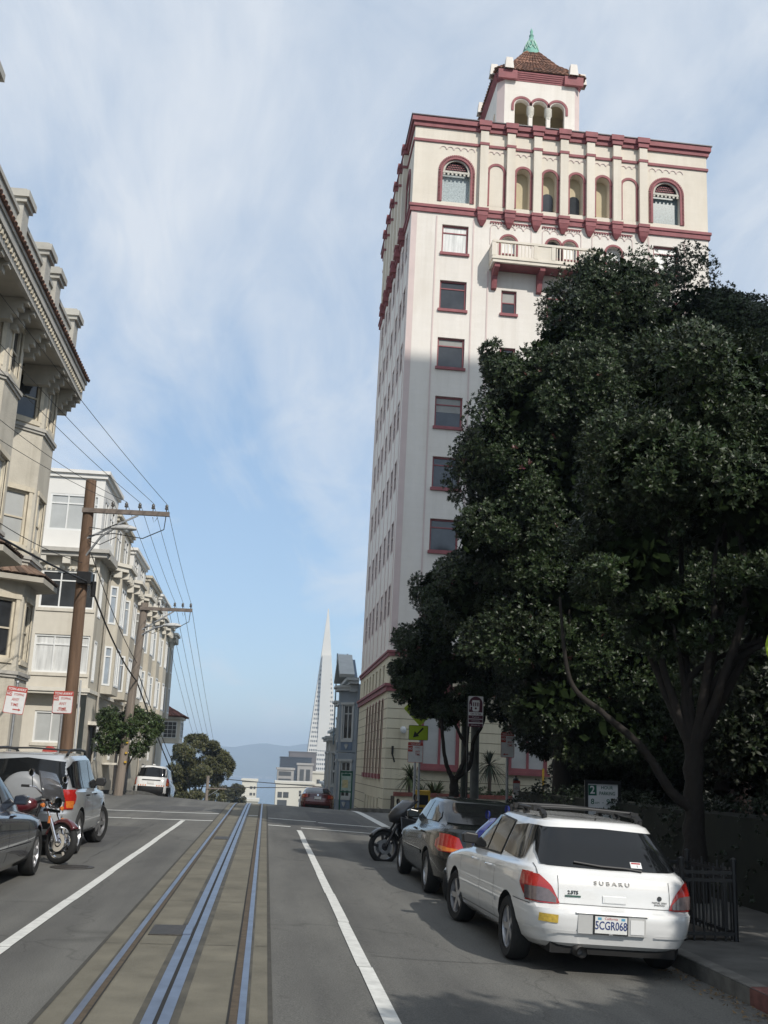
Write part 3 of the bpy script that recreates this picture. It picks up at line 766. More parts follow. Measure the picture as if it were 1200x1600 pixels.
    for k in range(6):
        c = 2.9 + k * 1.9
        p = MB(); p.box(-.26, 0, c - .21, c + .21, 29.48, 33.86); p.build('pilaster', M_CREAM, T)
        b = MB(); b.box(-.34, 0, c - .27, c + .27, 28.8, 29.05); b.box(-.18, 0, c - .13, c + .13, 28.6, 28.8); b.build('corbel', M_CRIM, T)
    # scalloped corbel tables in low relief
    spans = [(1.3, 3.15, 32.72, 5)] + [(pil[k] + .24, pil[k + 1] - .24, 32.72, 3) for k in range(6)] + [(W - 3.15, W - 1.3, 32.72, 5)] + \
            [(4.05, 6.2, 28.52, 5), (6.75, 8.8, 28.52, 5), (9.35, 11.5, 28.52, 5)]
    for a, b, z, n in spans:
        r = (b - a) / n / 2; sc = MB(FR)
        for k in range(n): archband(sc, a + r * (2 * k + 1), z, r - .035, r, -.03, .004, n=8)
        if z < 30: sc.box(a, a + .03, -.03, .004, z - .9, z); sc.box(b - .03, b, -.03, .004, z - .9, z)
        sc.build('corbel_table_relief', M_PINK, T)
    sc = MB(FR)
    for a, b, z, n in spans[-3:]:
        for k in range(16):
            x = a + (b - a) * k / 16; sc.box(x, x + (b - a) / 32, -.06, .004, z + .26, z + .34)
        sc.box(a, b, -.04, .004, z + .34, z + .38)
    sc.build('dentil_band', M_CRIM, T)
    # thin pink strips
    st = MB(FR)
    for u in (1.3, 3.2, W - 1.3, W - 3.2, 4.0, 11.55):
        st.box(u - .035, u + .035, -.025, .004, ZB + .5, 28.9 if u not in (4.0, 11.55) else 26.1)
    st.box(0.0, .3, -.012, .004, ZB + .5, 29.0)
    st2 = MB(SD)
    for u in (.4, 1.3, 3.1, 5.1, 6.95, 9.2, 11.2, 12.8, D - .45): st2.box(u - .06, u + .06, -.022, .004, ZB + .5, 29.0)
    st.add(st2.v, st2.f); st.build('vertical_trim', M_PINK, T)
    # yellow rusticated base with tall arched windows to the street
    base = MB()
    fb = MB(FR); wall(fb, W, -1.2, ZB, [(1.55, 3.35, 1.75, 4.35), (5.6, 7.4, 1.75, 4.35), (1.9, 2.9, 5.0, 6.1), (6.0, 7.0, 5.0, 6.1), (9.6, 12.2, 0.2, 3.4)], .25)
    sb = MB(SD)
    tall = [(D - 1.6 - 1.55 * k - .75, D - 1.6 - 1.55 * k, 1.35, 4.75, True) for k in range(6)]
    lows = [(D - 1.9 - 1.7 * k - .7, D - 1.9 - 1.7 * k, 5.75 - .45, 6.35) for k in range(7)]
    cel = [(D - 2.1 - 1.5 * k - .5, D - 2.1 - 1.5 * k, -.6, .25) for k in range(5)]
    wall(sb, D, -5, ZB, tall + lows + cel, .25)
    base.add(fb.v, fb.f); base.add(sb.v, sb.f); base.add([(W, 0, -3), (W, D, -3), (W, D, ZB), (W, 0, ZB)], [(0, 1, 2, 3)])
    base.build('base_wall', M_BASE, T)
    for h in tall: arched(SD, *h[:4], mat('dark_crimson_glass', (.06, .02, .022), .15, .2, 2), False, .05, 'tall_arched_window', .06, pr=.012); s_ = MB(SD); s_.box(h[0] - .08, h[1] + .08, -.1, -.013, h[2] - .22, h[2]); s_.build('window_sill', M_CRIM, T)
    for h in lows + cel: window(T, SD @ Matrix.Translation((h[0], 0, h[2])), h[1] - h[0], h[3] - h[2], M_BASE, M_PANE, 'pair', .2, .05)
    for a, b, c, d in ((1.55, 3.35, 1.75, 4.35), (5.6, 7.4, 1.75, 4.35)):
        window(T, FR @ Matrix.Translation((a, 0, c)), b - a, d - c, M_CRIM, M_BLIND, 'pair', .1, .16, .22)
    for a, b, c, d in ((1.9, 2.9, 5.0, 6.1), (6.0, 7.0, 5.0, 6.1)): window(T, FR @ Matrix.Translation((a, 0, c)), b - a, d - c, M_CRIM, M_PANE, 'sash', .16, .07)
    dr = MB(FR); dr.box(9.6, 12.2, .2, .26, .2, 3.4); dr.build('doorway', mat('dark_door', (.03, .022, .018), .5, .2, 4), T)
    gr = MB()
    for k in range(16):
        z = -.6 + k * .44
        if z > 5.4: break
        for a, b in ((0.02, 1.38), (3.55, 5.45), (7.6, 9.5)) if 1.5 < z < 4.5 else ((0.02, 9.5),): gr.box(a, b, -.006, .01, z, z + .028)
        gr.box(12.3, W, -.006, .01, z, z + .028)
        for a, b in ([(0.02, 1.45), (9.8, D)] + [(1.6 + 1.55 * q + .87, 1.6 + 1.55 * (q + 1) - .12) for q in range(5)]) if 1.1 < z < 4.8 else ((0.02, D),) if z > .3 else ((.02, 2.0), (9.0, D)): gr.box(-.006, .01, a, b, z, z + .028)
    gr.build('rustication_grooves', M_GROOVE, T)
    def low_course(z0, z1, pr, name):
        mb = MB(); mb.box(-pr, W + pr, -pr, 0, z0, z1); mb.box(-pr, 0, 0, D, z0 + .003, z1 - .003); mb.build(name, M_CRIM, T)
    low_course(5.02, 5.24, .1, 'base_cornice'); low_course(5.24, 5.36, .18, 'base_cornice_cap'); low_course(6.6, 6.76, .07, 'base_belt_course'); low_course(6.76, 6.86, .12, 'base_belt_cap')
    # balcony
    b = MB(FR); b.box(4.05, 9.35, -1.0, 0, 26.18, 26.34); b.box(4.0, 9.4, -1.05, -.95, 26.34, 26.44); b.build('balcony_floor', M_CREAM, T)
    rl = MB(FR); rl.box(4.02, 9.38, -1.05, -.93, 27.22, 27.34); rl.box(4.02, 9.38, -1.03, -.95, 26.44, 26.52)
    for x in (4.08, 6.2, 7.1, 9.26): rl.box(x - .1, x + .1, -1.04, -.94, 26.5, 27.24)
    for x0, x1 in ((6.2, 7.1),): rl.box(x0, x1, -1.01, -.97, 26.5, 27.22)
    for x in (4.06, 9.32):
        rl.box(x - .05, x + .05, -.95, -.02, 27.22, 27.34); rl.box(x - .03, x + .03, -.95, -.02, 26.44, 27.2)
    rl.build('balcony_rail', M_CREAM, T)
    for x0, x1 in ((4.2, 6.1), (7.2, 9.15)):
        n = int((x1 - x0) / .16)
        for k in range(n): x = x0 + (k + .5) * (x1 - x0) / n; bl = MB(FR); bl.box(x - .025, x + .025, -1.015, -.965, 26.52, 27.22); bl.build('baluster', M_CREAM, T)
    for x in (4.3, 6.6, 8.95):
        k_ = MB(FR); k_.prism([(-.92, 26.18), (-.02, 26.18), (-.02, 25.1), (-.18, 25.15), (-.38, 25.75), (-.88, 25.98)], lambda a, z, d: (d, a, z), x - .13, x + .13); k_.build('balcony_bracket', M_CRIM, T)
    sf = MB(FR); sf.box(4.45, 9.1, -.85, -.05, 26.15, 26.178); sf.build('balcony_soffit', M_CRIM, T)
    # wall lamp and little fittings near the street corner
    g = MB(FR); g.lathe([(.0, -.16), (.1, -.13), (.15, -.02), (.14, .08), (.07, .15), (0, .16)], (.75, -.2, 3.32), n=14); g.build('globe_lamp', M_LENS, T, 40)
    g = MB(FR); g.box(.28, .36, -.2, 0, 2.25, 2.6); g.bar((.32, -.12, 2.25), (.42, -.2, 1.9), .05, .05); g.build('wall_bracket', M_BLACK, T)
    # crown: belvedere with a triple arcade
    cx, y0, cw = W / 2, 5.2, 4.95
    zb, zt = H - .3, 41.4
    x0, x1 = cx - cw / 2, cx + cw / 2; ch = .38
    aw, cz = .84, 39.25
    arches = [(cx + (k - 1) * 1.06 - aw / 2, cx + (k - 1) * 1.06 + aw / 2, 37.2, cz + .62, True) for k in range(3)]
    f = MB(Matrix.Translation((0, y0, 0))); wall(f, x1 - ch, zb, zt, arches, .3, 0, x0=x0 + ch)
    f.M = None
    sM = frame((x0, y0 + cw - ch, 0), (0, -1, 0)); s1 = MB(sM); wall(s1, cw - 2 * ch, zb, zt, [(1.0, 1.6, 37.6, 39.4, True), (2.1, 2.7, 37.6, 39.4, True), (3.2, 3.8, 37.6, 39.4, True)], .3)
    f.add(s1.v, s1.f)
    f.add([(x1, y0 + ch, zb), (x1, y0 + cw - ch, zb), (x1, y0 + cw - ch, zt), (x1, y0 + ch, zt)], [(0, 1, 2, 3)])
    f.add([(x0 + ch, y0 + cw, zb), (x1 - ch, y0 + cw, zb), (x1 - ch, y0 + cw, zt), (x0 + ch, y0 + cw, zt)], [(0, 1, 2, 3)])
    f.build('belvedere_wall', M_CREAMW, T)
    for (a, b) in (((x0, y0 + ch), (x0 + ch, y0)), ((x1 - ch, y0), (x1, y0 + ch)), ((x1, y0 + cw - ch), (x1 - ch, y0 + cw)), ((x0 + ch, y0 + cw), (x0, y0 + cw - ch))):
        c2 = MB(); c2.add([(a[0], a[1], zb), (b[0], b[1], zb), (b[0], b[1], zt), (a[0], a[1], zt)], [(0, 1, 2, 3)])
        c2.build('belvedere_corner', M_PINK, T)
    inn = MB(); inn.box(x0 + .3, x1 - .3, y0 + 2.2, y0 + 2.4, zb, zt - .2); inn.box(x0 + .3, x1 - .3, y0 + .3, y0 + 2.2, 37.0, 37.1); inn.box(x0 + .3, x1 - .3, y0 + .3, y0 + 2.2, 40.4, 40.5); inn.build('loggia_inner_wall', M_TAN, T)
    dd = MB(); dd.prism([(cx + .55, 37.1), (cx + 1.15, 37.1)] + [(x, z) for x, z in reversed(arcpts(cx + .85, 38.8, .3))], lambda a, z, d: (a, d, z), y0 + 2.15, y0 + 2.19); dd.build('loggia_door', mat('maroon_door', (.06, .02, .02), .6, .1, 3), T)
    tr = MB(Matrix.Translation((0, y0, 0)))
    for h in arches:
        r = aw / 2; c_ = (h[0] + h[1]) / 2; sp = h[3] - r
        archband(tr, c_, sp, r + .06, r + .2, -.05, .02)
    tr.box(arches[0][0] - .2, arches[0][0] - .06, -.05, .02, sp - .35, sp); tr.box(arches[2][1] + .06, arches[2][1] + .2, -.05, .02, sp - .35, sp)
    tr.build('arcade_trim', M_CRIM, T)
    for k in (0, 1):
        xx = (arches[k][1] + arches[k + 1][0]) / 2
        co = MB(); co.lathe([(.10, 37.1), (.095, 38.72)], (xx, y0 + .12, 0), n=12); co = co.build('arcade_column', M_CRIM, T, 40)
        ca = MB(); ca.lathe([(.10, 38.72), (.16, 38.78), (.14, 38.86), (.23, 39.05), (.23, sp)], (xx, y0 + .12, 0), n=10); ca.build('capital', M_CAP, co, 50)
    # stepped crimson cornice, white pinnacles, tile roof, copper finial
    def octa(mb, e, z0, z1):
        c_ = ch + e * .42
        pts = [(x0 - e + c_, y0 - e), (x1 + e - c_, y0 - e), (x1 + e, y0 - e + c_), (x1 + e, y0 + cw + e - c_), (x1 + e - c_, y0 + cw + e), (x0 - e + c_, y0 + cw + e), (x0 - e, y0 + cw + e - c_), (x0 - e, y0 - e + c_)]
        mb.prism(pts, lambda a, b_, d: (a, b_, d), z0, z1)
    cn = MB()
    for k in range(5): octa(cn, .03 + k * .035, zt - .32 + k * .112, zt - .32 + (k + 1) * .112)
    for px in (x0 + .5, x1 - .5): cn.box(px - .56, px + .56, y0 - .26, y0 - .1, zt - .36, zt + .2)
    cn.build('belvedere_cornice', M_CRIM, T)
    for px, py in ((x0 + .55, y0 - .18), (x1 - .55, y0 - .18), (x0 - .18, y0 + .6), (x1 + .18, y0 + .6), (x0 - .18, y0 + cw - .6), (x1 + .18, y0 + cw - .6)):
        pn = MB(); pn.add([(px - .26, py - .26, zt + .2), (px + .26, py - .26, zt + .2), (px + .26, py + .26, zt + .2), (px - .26, py + .26, zt + .2), (px - .19, py - .19, zt + .95), (px + .19, py - .19, zt + .95), (px + .19, py + .19, zt + .95), (px - .19, py + .19, zt + .95)],
                          [(0, 1, 5, 4), (1, 2, 6, 5), (2, 3, 7, 6), (3, 0, 4, 7), (4, 5, 6, 7)]); pn.build('pinnacle', M_CREAMW, T)
    rf = MB(); e = .2; zr = zt + .24; ap = 44.75; q = .38
    cyy = y0 + cw / 2
    P = [(x0 - e, y0 - e), (x1 + e, y0 - e), (x1 + e, y0 + cw + e), (x0 - e, y0 + cw + e)]
    Q = [(cx - q, cyy - q), (cx + q, cyy - q), (cx + q, cyy + q), (cx - q, cyy + q)]
    for k in range(4):
        a, b_ = P[k], P[(k + 1) % 4]; c_, d_ = Q[k], Q[(k + 1) % 4]
        mid0 = [(a[0] * .45 + c_[0] * .55), (a[1] * .45 + c_[1] * .55)]; mid1 = [(b_[0] * .45 + d_[0] * .55), (b_[1] * .45 + d_[1] * .55)]
        zm = zr + (ap - zr) * .47
        for lo, hi in (((a + (zr,), b_ + (zr,)), ((*mid0, zm), (*mid1, zm))), (((*mid0, zm), (*mid1, zm)), (c_ + (ap,), d_ + (ap,)))):
            rf.add([lo[0], lo[1], hi[1], hi[0]], [(0, 1, 2, 3)])
        tiled_slope(rf, (*a, zr), (*b_, zr), (*mid0, zm), (*mid1, zm), 19, .09, 0, 6)
        tiled_slope(rf, (*mid0, zm), (*mid1, zm), (*c_, ap), (*d_, ap), 12, .09, 0, 5)
    rf.build('tiled_roof', M_TILE, T)
    fi = MB(); fi.lathe([(.62, 44.6), (.56, 44.85), (.36, 45.3), (.38, 45.34), (.2, 45.85), (.12, 46.1), (.15, 46.2), (.07, 46.35), (.1, 46.5), (.03, 46.7), (0, 46.8)], (cx, cyy, 0), n=12); fo = fi.build('copper_finial', M_VERD, T, 40)
    lt = MB()
    for k in range(10):
        for sg in (1, -1):
            a0 = 2 * math.pi * k / 10; a1 = a0 + sg * .62
            lt.tube([(cx + .5 * math.cos(a0), cyy + .5 * math.sin(a0), 45.0), (cx + .42 * math.cos((a0 + a1) / 2), cyy + .42 * math.sin((a0 + a1) / 2), 45.35), (cx + .24 * math.cos(a1), cyy + .24 * math.sin(a1), 45.8)], .03, 5)
    lt.build('finial_lattice', mat('pale_verdigris', (.35, .52, .44), .7, .2, 5), fo)
make_tower()

# ================================================================== STUCCO BUILDING, NEAR LEFT
M_STUC = mat('pale_stucco', (0.54, 0.50, 0.42), 0.9, 0.12, 1.1, 0.55, 22, detail=8, grime=.22)
M_STUCT = mat('cream_timber_trim', (0.58, 0.52, 0.41), 0.8, 0.18, 2.5)
M_SKIRT = mat('brown_grey_tile', (.135, .09, .066), .9, .4, 3, .3, 20, island=.4)
M_SOFF = mat('soffit_boards', (0.43, 0.40, 0.34), 0.85, 0.15, 1.5)
M_GREYCORN = mat('grey_cornice', (0.43, 0.41, 0.37), 0.85, 0.15, 2.0)
M_STONE = mat('grey_parapet_stucco', (0.42, 0.405, 0.365), 0.9, 0.14, 1.4, 0.5, 18)

def make_stucco_building():
    T = thing('bay_window_building', 'weathered cream stucco building with canted bays, deep bracketed eave and parapet piers', 'building', (0, 0, 0))
    xr, xf = -8.4, -7.3
    y_end, y_start = 33.7, 4.0
    zt = 12.95
    mb = MB()
    mb.add([(xr, y_start, 0), (xr, y_end, 0), (xr, y_end, zt), (xr, y_start, zt)], [(0, 1, 2, 3)])
    mb.add([(xr, y_end, 0), (-24, y_end, 0), (-24, y_end, zt), (xr, y_end, zt)], [(0, 1, 2, 3)])
    mb.add([(xr, y_start, 0), (-24, y_start, 0), (-24, y_start, zt), (xr, y_start, zt)], [(0, 1, 2, 3)])
    mb.add([(xr, y_start, zt), (-24, y_start, zt), (-24, y_end, zt), (xr, y_end, zt)], [(0, 1, 2, 3)])
    mb.build('wall', M_STUC, T)
    fronts = [(31.45, 33.0), (26.6, 28.15), (21.75, 23.3), (16.9, 18.45), (12.05, 13.6), (7.2, 8.75)]
    floors = [(11.15, 12.9, 11.35, 12.75), (7.25, 11.15, 7.55, 9.15), (3.9, 6.55, 4.25, 5.95)]
    for bi, (ya, yb) in enumerate(fronts):
        B = MB(); ledges = []
        c = xf - xr
        segs = [((xr, ya - c), (xf, ya)), ((xf, ya), (xf, yb)), ((xf, yb), (xr, yb + c))]
        bay = []
        for (za, zb, wa, wb) in floors:
            sills = MB(); ledges.append(sills)
            for si, (p, q) in enumerate(segs):
                d = Vector((q[0] - p[0], q[1] - p[1], 0)); L_ = d.length
                Mx = frame((p[0], p[1], 0), d)
                ww = .98 if si != 1 else .86
                off = (L_ - ww) / 2 + (.05 if si == 0 else 0)
                w_ = MB(Mx); wall(w_, L_, za, zb, [(off, off + ww, wa, wb)], .16)
                B.add(w_.v, w_.f)
                bay.append((Mx, off, ww, wa, wb))
                # ledge under the storey
                s_ = MB(Mx); s_.box(-.04, L_ + .04, -.09, .03, za - .10, za - .001); s_.box(-.02, L_ + .02, -.05, .03, za - .18, za - .101); sills.add(s_.v, s_.f)
        # band with small tiled skirt between ground and first floor
        for si, (p, q) in enumerate(segs):
            d = Vector((q[0] - p[0], q[1] - p[1], 0)); L_ = d.length; Mx = frame((p[0], p[1], 0), d)
            s_ = MB(Mx); wall(s_, L_, 0, 3.9); wall(s_, L_, 6.55, 7.25); B.add(s_.v, s_.f)
        bo = B.build('bay_window', M_STUC, T)
        for sills in ledges: sills.build('ledge', M_GREYCORN, bo)
        sk = MB(); e = .55
        out = [(xr - .2, ya - c - e * .6), (xf + e, ya - e * .45), (xf + e, yb + e * .45), (xr - .2, yb + c + e * .6)]
        inn = [(xr, ya - c), (xf, ya), (xf, yb), (xr, yb + c)]
        for k in range(3):
            a0, a1, b0, b1 = out[k], out[k + 1], inn[k], inn[k + 1]
            tiled_slope(sk, (*a0, 6.62), (*a1, 6.62), (*b0, 6.95), (*b1, 6.95), 9 if k != 1 else 10, .06)
        sk.build('tile_skirt', M_SKIRT, bo)
        sf = MB(); sf.prism(out + inn[::-1], lambda a, b_, d: (a, b_, d), 6.45, 6.6); sf.build('skirt_soffit', M_SOFF, bo)
        for Mx, off, ww, wa, wb in bay:
            window(bo, Mx @ Matrix.Translation((off, 0, wa)), ww, wb - wa, M_STUCT, M_PANE if wa > 10 else (M_BLIND if wa > 7 else M_PANE), 'sash', .1, .07, .05, shade=.5 if wa > 10 else 0)
            t_ = MB(Mx)
            t_.box(off - .12, off, -.03, .02, wa - .02, wb + .12); t_.box(off + ww, off + ww + .12, -.03, .02, wa - .02, wb + .12); t_.box(off - .15, off + ww + .15, -.05, .02, wb + .001, wb + .14)
            t_.build('window_casing', M_STUCT, bo)
        # carved brackets under the eave beside the bay
        for yy in (ya + .1, yb - .1, yb + .55, ya - .6):
            k_ = MB()
            for j in range(4):
                k_.box(xf - .6, xf + .15 + j * .13, yy - .13, yy + .13, 12.35 + j * .15, 12.5 + j * .15 - .002)
            k_.build('eave_bracket', M_SOFF, bo)
    for y in (29.9, 25.0):
        d = MB(); d.tube([(xr + .12, y, 0), (xr + .12, y, 12.6), (-7.6, y, 12.9)], .05, 8); d.build('downpipe', mat('rusty_downpipe', (.30, .26, .21), .6, .3, 3), T, 50)
    # eave: soffit, grey fascia with dentils, tile edge
    xe = -6.72
    e = MB(); e.box(-8.6, xe - .12, y_start, 33.55, 12.96, 13.04); e.build('soffit', M_SOFF, T)
    e = MB(); e.box(xe - .12, xe, y_start, 33.55, 12.9, 13.42); e.box(xe - .02, xe + .08, y_start, 33.6, 13.22, 13.5); e.box(-12, xe, 33.55, 33.66, 12.9, 13.5); 
    e.build('fascia', M_GREYCORN, T)
    e = MB()
    for k in range(130):
        y = y_start + .1 + k * .226
        if y < 33.4: e.box(xe, xe + .05, y, y + .11, 13.06, 13.18)
    o = e.build('dentil_row', M_STUCT, T); o['kind'] = 'stuff'
    e = MB(); tiled_slope(e, (xe + .14, y_start, 13.52), (xe + .14, 33.7, 13.52), (-7.15, y_start, 14.0), (-7.15, 33.7, 14.0), 125, .085, 0, 2); e.build('tile_eave', M_TILE, T)
    e = MB(); e.box(xe + .02, xe + .12, y_start, 33.66, 13.43, 13.53); e.build('gutter', mat('painted_gutter', (.30, .28, .25), .6, .2, 3), T)
    # parapet with capped piers
    pp = MB(); pp.box(-7.4, -7.15, y_start, 33.2, 13.9, 15.0); pp.box(-12, -7.4, 32.95, 33.2, 13.9, 15.0); pp.box(-7.45, -7.1, y_start, 33.2, 15.0, 15.12)
    pp.build('parapet', M_STONE, T)
    for y in (33.0, 30.0, 28.5, 25.6, 20.7, 17.5):
        q = MB(); q.box(-7.52, -7.02, y - .3, y + .3, 13.7, 15.3); q.box(-7.6, -6.94, y - .38, y + .38, 15.3, 15.42); q.box(-7.66, -6.88, y - .44, y + .44, 15.42, 15.6); q.box(-7.56, -6.98, y - .34, y + .34, 15.6, 15.68)
        q.build('parapet_pier', M_STONE, T)
    # higher chimney block that just enters the frame at the upper left
    q = MB(); q.box(-7.9, -7.1, 21.6, 22.3, 14.7, 16.75); q.box(-8.0, -7.0, 21.5, 22.4, 16.75, 16.95); q.build('chimney', M_STONE, T)
make_stucco_building()

# ================================================================== WHITE AND CREAM APARTMENT BLOCK ACROSS THE CROSS STREET
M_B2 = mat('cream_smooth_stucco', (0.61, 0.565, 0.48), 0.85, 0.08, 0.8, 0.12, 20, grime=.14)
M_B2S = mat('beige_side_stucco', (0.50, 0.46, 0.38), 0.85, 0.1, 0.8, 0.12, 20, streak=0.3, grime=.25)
M_B2W = mat('white_penthouse_wall', (0.70, 0.685, 0.65), 0.8, 0.05, 1.0)
M_WFR = mat('white_window_frame', (0.72, 0.72, 0.70), 0.5, 0.04, 3)
M_SKYP = mat('sky_tinted_glass', (0.30, 0.335, 0.37), 0.08, 0.25, 0.9, spec=0.8)  # pale blue base colour imitates sky reflected in the side windows
M_OFFW = mat('off_white_cornice', (0.62, 0.585, 0.51), 0.8, 0.1, 2)

def make_terrace_block():
    X0, Y0 = -7.65, 46.0
    T = thing('apartment_block', 'long cream apartment block with white penthouse and bracketed cornices stepping down the hill', 'building', (X0, Y0, 0.25))
    # local: x to the right (0 at street corner, negative = away), y along the street
    zs = -0.25
    Ln = 34.0; Wd = 16.0
    F = Matrix.Translation((-Wd, 0, 0)); Wf = Wd
    front = MB(F)
    holes = []
    cols = [(-10.05 + 7.65, 2.3, 'a'), (-15.0 + 7.65, 2.3, 'a'), (-19.6 + 7.65, 2.3, 'a')]
    rows = [(7.45, 1.62), (4.72, 1.6)]
    for (u, w, _) in cols:
        for z, h in rows: holes.append((Wd + u, Wd + u + w, z, z + h))
    for (u, w, _) in cols: holes.append((Wd + u + .25, Wd + u + 1.65, 1.85, 3.15))
    wall(front, Wf, 4.05, 9.7, [h for h in holes if h[2] > 4], .14)
    # recessed ground floor under the overhang
    g = MB(F @ Matrix.Translation((0, .5, 0))); wall(g, Wf - .3, -1, 4.05, [h for h in holes if h[2] < 4], .12)
    front.M = None
    front.add(g.v, g.f)
    front.add([(-Wd, Ln, -6), (0, Ln, -6), (0, Ln, 9.7), (-Wd, Ln, 9.7)], [(0, 1, 2, 3)]); front.add([(-Wd, 0, 9.7), (0, 0, 9.7), (0, Ln, 9.7), (-Wd, Ln, 9.7)], [(0, 1, 2, 3)])
    front.build('front_wall', M_B2, T)
    for h in holes:
        dy = 0 if h[2] > 4 else .5
        window(T, F @ Matrix.Translation((h[0], dy, h[2])), h[1] - h[0], h[3] - h[2], M_WFR, (M_PANE if h[2] > 6 else (M_CURT if h[2] > 4 else M_BLIND)), 'triple' if h[1] - h[0] > 2 else 'pair', .09, .08, .05, M_B2)
    ov = MB(); ov.box(-Wd, .02, -.06, .5, 3.85, 4.05); ov.box(-Wd, .12, -.12, -.061, 3.95, 4.12); ov.box(-.02, .1, -.06, Ln, 3.95, 4.1); ov.build('overhang_band', M_OFFW, T)
    for u in (-.5, -3.2, -6.0): 
        k = MB(); k.box(u - .14, u + .14, -.02, .45, 3.45, 3.84); k.build('overhang_bracket', M_OFFW, T)
    # street side: shallow canted bays, three floors, each with its cornice piece
    side = MB(); S = frame((0, 0, 0), (0, 1, 0)); bays = []
    sh = []
    plain = [0.7]
    wall(MB(), 1, 0, 1)
    ydrop = lambda y: prof(Y0 + y) - prof(Y0)
    by = [2.6, 7.0, 11.4, 15.8, 20.2, 24.6, 29.0]
    for k, y in enumerate(by):
        z0 = -5; w = 2.9; pr = .55; ca = .5
        poly = [(y, 0), (y + ca, pr), (y + w - ca, pr), (y + w, 0)]
        for z_lo, z_hi, wz, wh in ((6.75, 9.4, 7.2, 1.75), (4.1, 6.75, 4.45, 1.75)):
            for i in range(3):
                a, b_ = poly[i], poly[i + 1]
                d = Vector((b_[1] - a[1], b_[0] - a[0], 0)); Lx = d.length
                Mx = frame((a[1], a[0], 0), d)
                hw = (.42 if i != 1 else 1.35)
                hh = [((Lx - hw) / 2, (Lx + hw) / 2, wz, wz + wh)]
                q = MB(Mx); wall(q, Lx, z_lo, z_hi, hh, .1); side.add(q.v, q.f)
                bays.append((Mx, hh[0], 'pair' if i == 1 else 'top'))
        side.prism(poly, lambda a, b_, d: (b_, a, d), 4.09, 4.1)
        nxt = by[k + 1] if k + 1 < len(by) else Ln
        S2 = frame((0, y + w, 0), (0, 1, 0)); q = MB(S2); Lp = nxt - y - w
        hh = [(Lp / 2 - .3, Lp / 2 + .3, 4.5, 6.1), (Lp / 2 - .3, Lp / 2 + .3, 7.25, 8.9)] if Lp > 1 else []
        wall(q, Lp, -6, 9.7, hh, .12); side.add(q.v, q.f)
        for h in hh: bays.append((S2, h, 'sash'))
        q = MB(frame((0, y, 0), (0, 1, 0))); wall(q, w, -6, 4.1, [(0.5, 1.2, 1.2, 3.0)], .2); side.add(q.v, q.f); bays.append((frame((0, y, 0), (0, 1, 0)), (0.5, 1.2, 1.2, 3.0), 'sash'))
        q = MB(frame((0, y, 0), (0, 1, 0))); wall(q, w, 9.4, 9.7); side.add(q.v, q.f)
        # cornice piece with brackets
        c = MB(); e = .28
        big = [(y - .25, 0.0), (y - .25, .3), (y + ca - .15, pr + e), (y + w - ca + .15, pr + e), (y + w + .25, .3), (y + w + .25, 0)]
        c.prism(big, lambda a, b_, d: (b_, a, d), 9.62, 9.82)
        big2 = [(a, b_ + (.12 if b_ > 0 else 0)) for a, b_ in big]; c.prism(big2, lambda a, b_, d: (b_, a, d), 9.82, 9.98)
        co = c.build('cornice', M_OFFW, T)
        for yy in (y + .12, y + ca + .1, y + w / 2 - .2, y + w / 2 + .25, y + w - ca - .1, y + w - .12):
            ex = pr if y + ca < yy < y + w - ca else pr * .5
            kk = MB(); kk.box(ex - .1, ex + .3, yy - .1, yy + .1, 9.33, 9.61); kk.build('cornice_bracket', M_OFFW, co)
    q = MB(frame((0, 0, 0), (0, 1, 0))); wall(q, by[0], -6, 9.7, [(.55, 1.25, 7.2, 8.95), (.55, 1.25, 4.45, 6.2)], .12); side.add(q.v, q.f)
    for h in ((.55, 1.25, 7.2, 8.95), (.55, 1.25, 4.45, 6.2)): bays.append((frame((0, 0, 0), (0, 1, 0)), h, 'pair'))
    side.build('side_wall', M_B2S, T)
    for Mx, h, st in bays:
        window(T, Mx @ Matrix.Translation((h[0], 0, h[2])), h[1] - h[0], h[3] - h[2], M_WFR, M_SKYP if st != 'sash' else M_PANE, st, .03, .08, shade=.35)
    # front cornice with brackets and bead row
    c = MB(); c.box(-Wd, .32, -.42, 0, 9.66, 9.84); c.box(-Wd, .42, -.55, 0, 9.84, 10.0); c.box(0, .4, 0, 2.3, 9.66, 9.98); co = c.build('front_cornice', M_GREYCORN, T)
    for i in range(12): x = -.35 - i * 1.02; k = MB(); k.box(x - .16, x + .16, -.38, -.01, 9.34, 9.65); k.build('cornice_bracket', M_OFFW, co)
    k = MB()
    for i in range(62): x = -.1 - i * .2; k.box(x - .06, x + .06, -.08, -.005, 9.14, 9.26)
    k.build('bead_row', M_OFFW, co)
    # penthouses
    def pent(y0, y1, x0, z1, m, nm, win_front, wins_side, xs=-.12):
        p = MB()
        Mf = Matrix.Translation((x0, y0, 0)); q = MB(Mf); wall(q, xs - x0, 9.98, z1, [(w[0] - x0, w[0] - x0 + w[1], w[2], w[2] + w[3]) for w in win_front], .1); p.add(q.v, q.f)
        Ms = frame((xs, y0, 0), (0, 1, 0)); q = MB(Ms); wall(q, y1 - y0, 9.98, z1, [(w[0], w[0] + w[1], w[2], w[2] + w[3]) for w in wins_side], .1); p.add(q.v, q.f)
        p.add([(x0, y1, 9.98), (xs, y1, 9.98), (xs, y1, z1), (x0, y1, z1)], [(0, 1, 2, 3)]); p.add([(x0, y0, z1), (xs, y0, z1), (xs, y1, z1), (x0, y1, z1)], [(0, 1, 2, 3)])
        p.add([(x0, y0, 9.98), (x0, y1, 9.98), (x0, y1, z1), (x0, y0, z1)], [(0, 1, 2, 3)])
        po = p.build(nm, m, T)
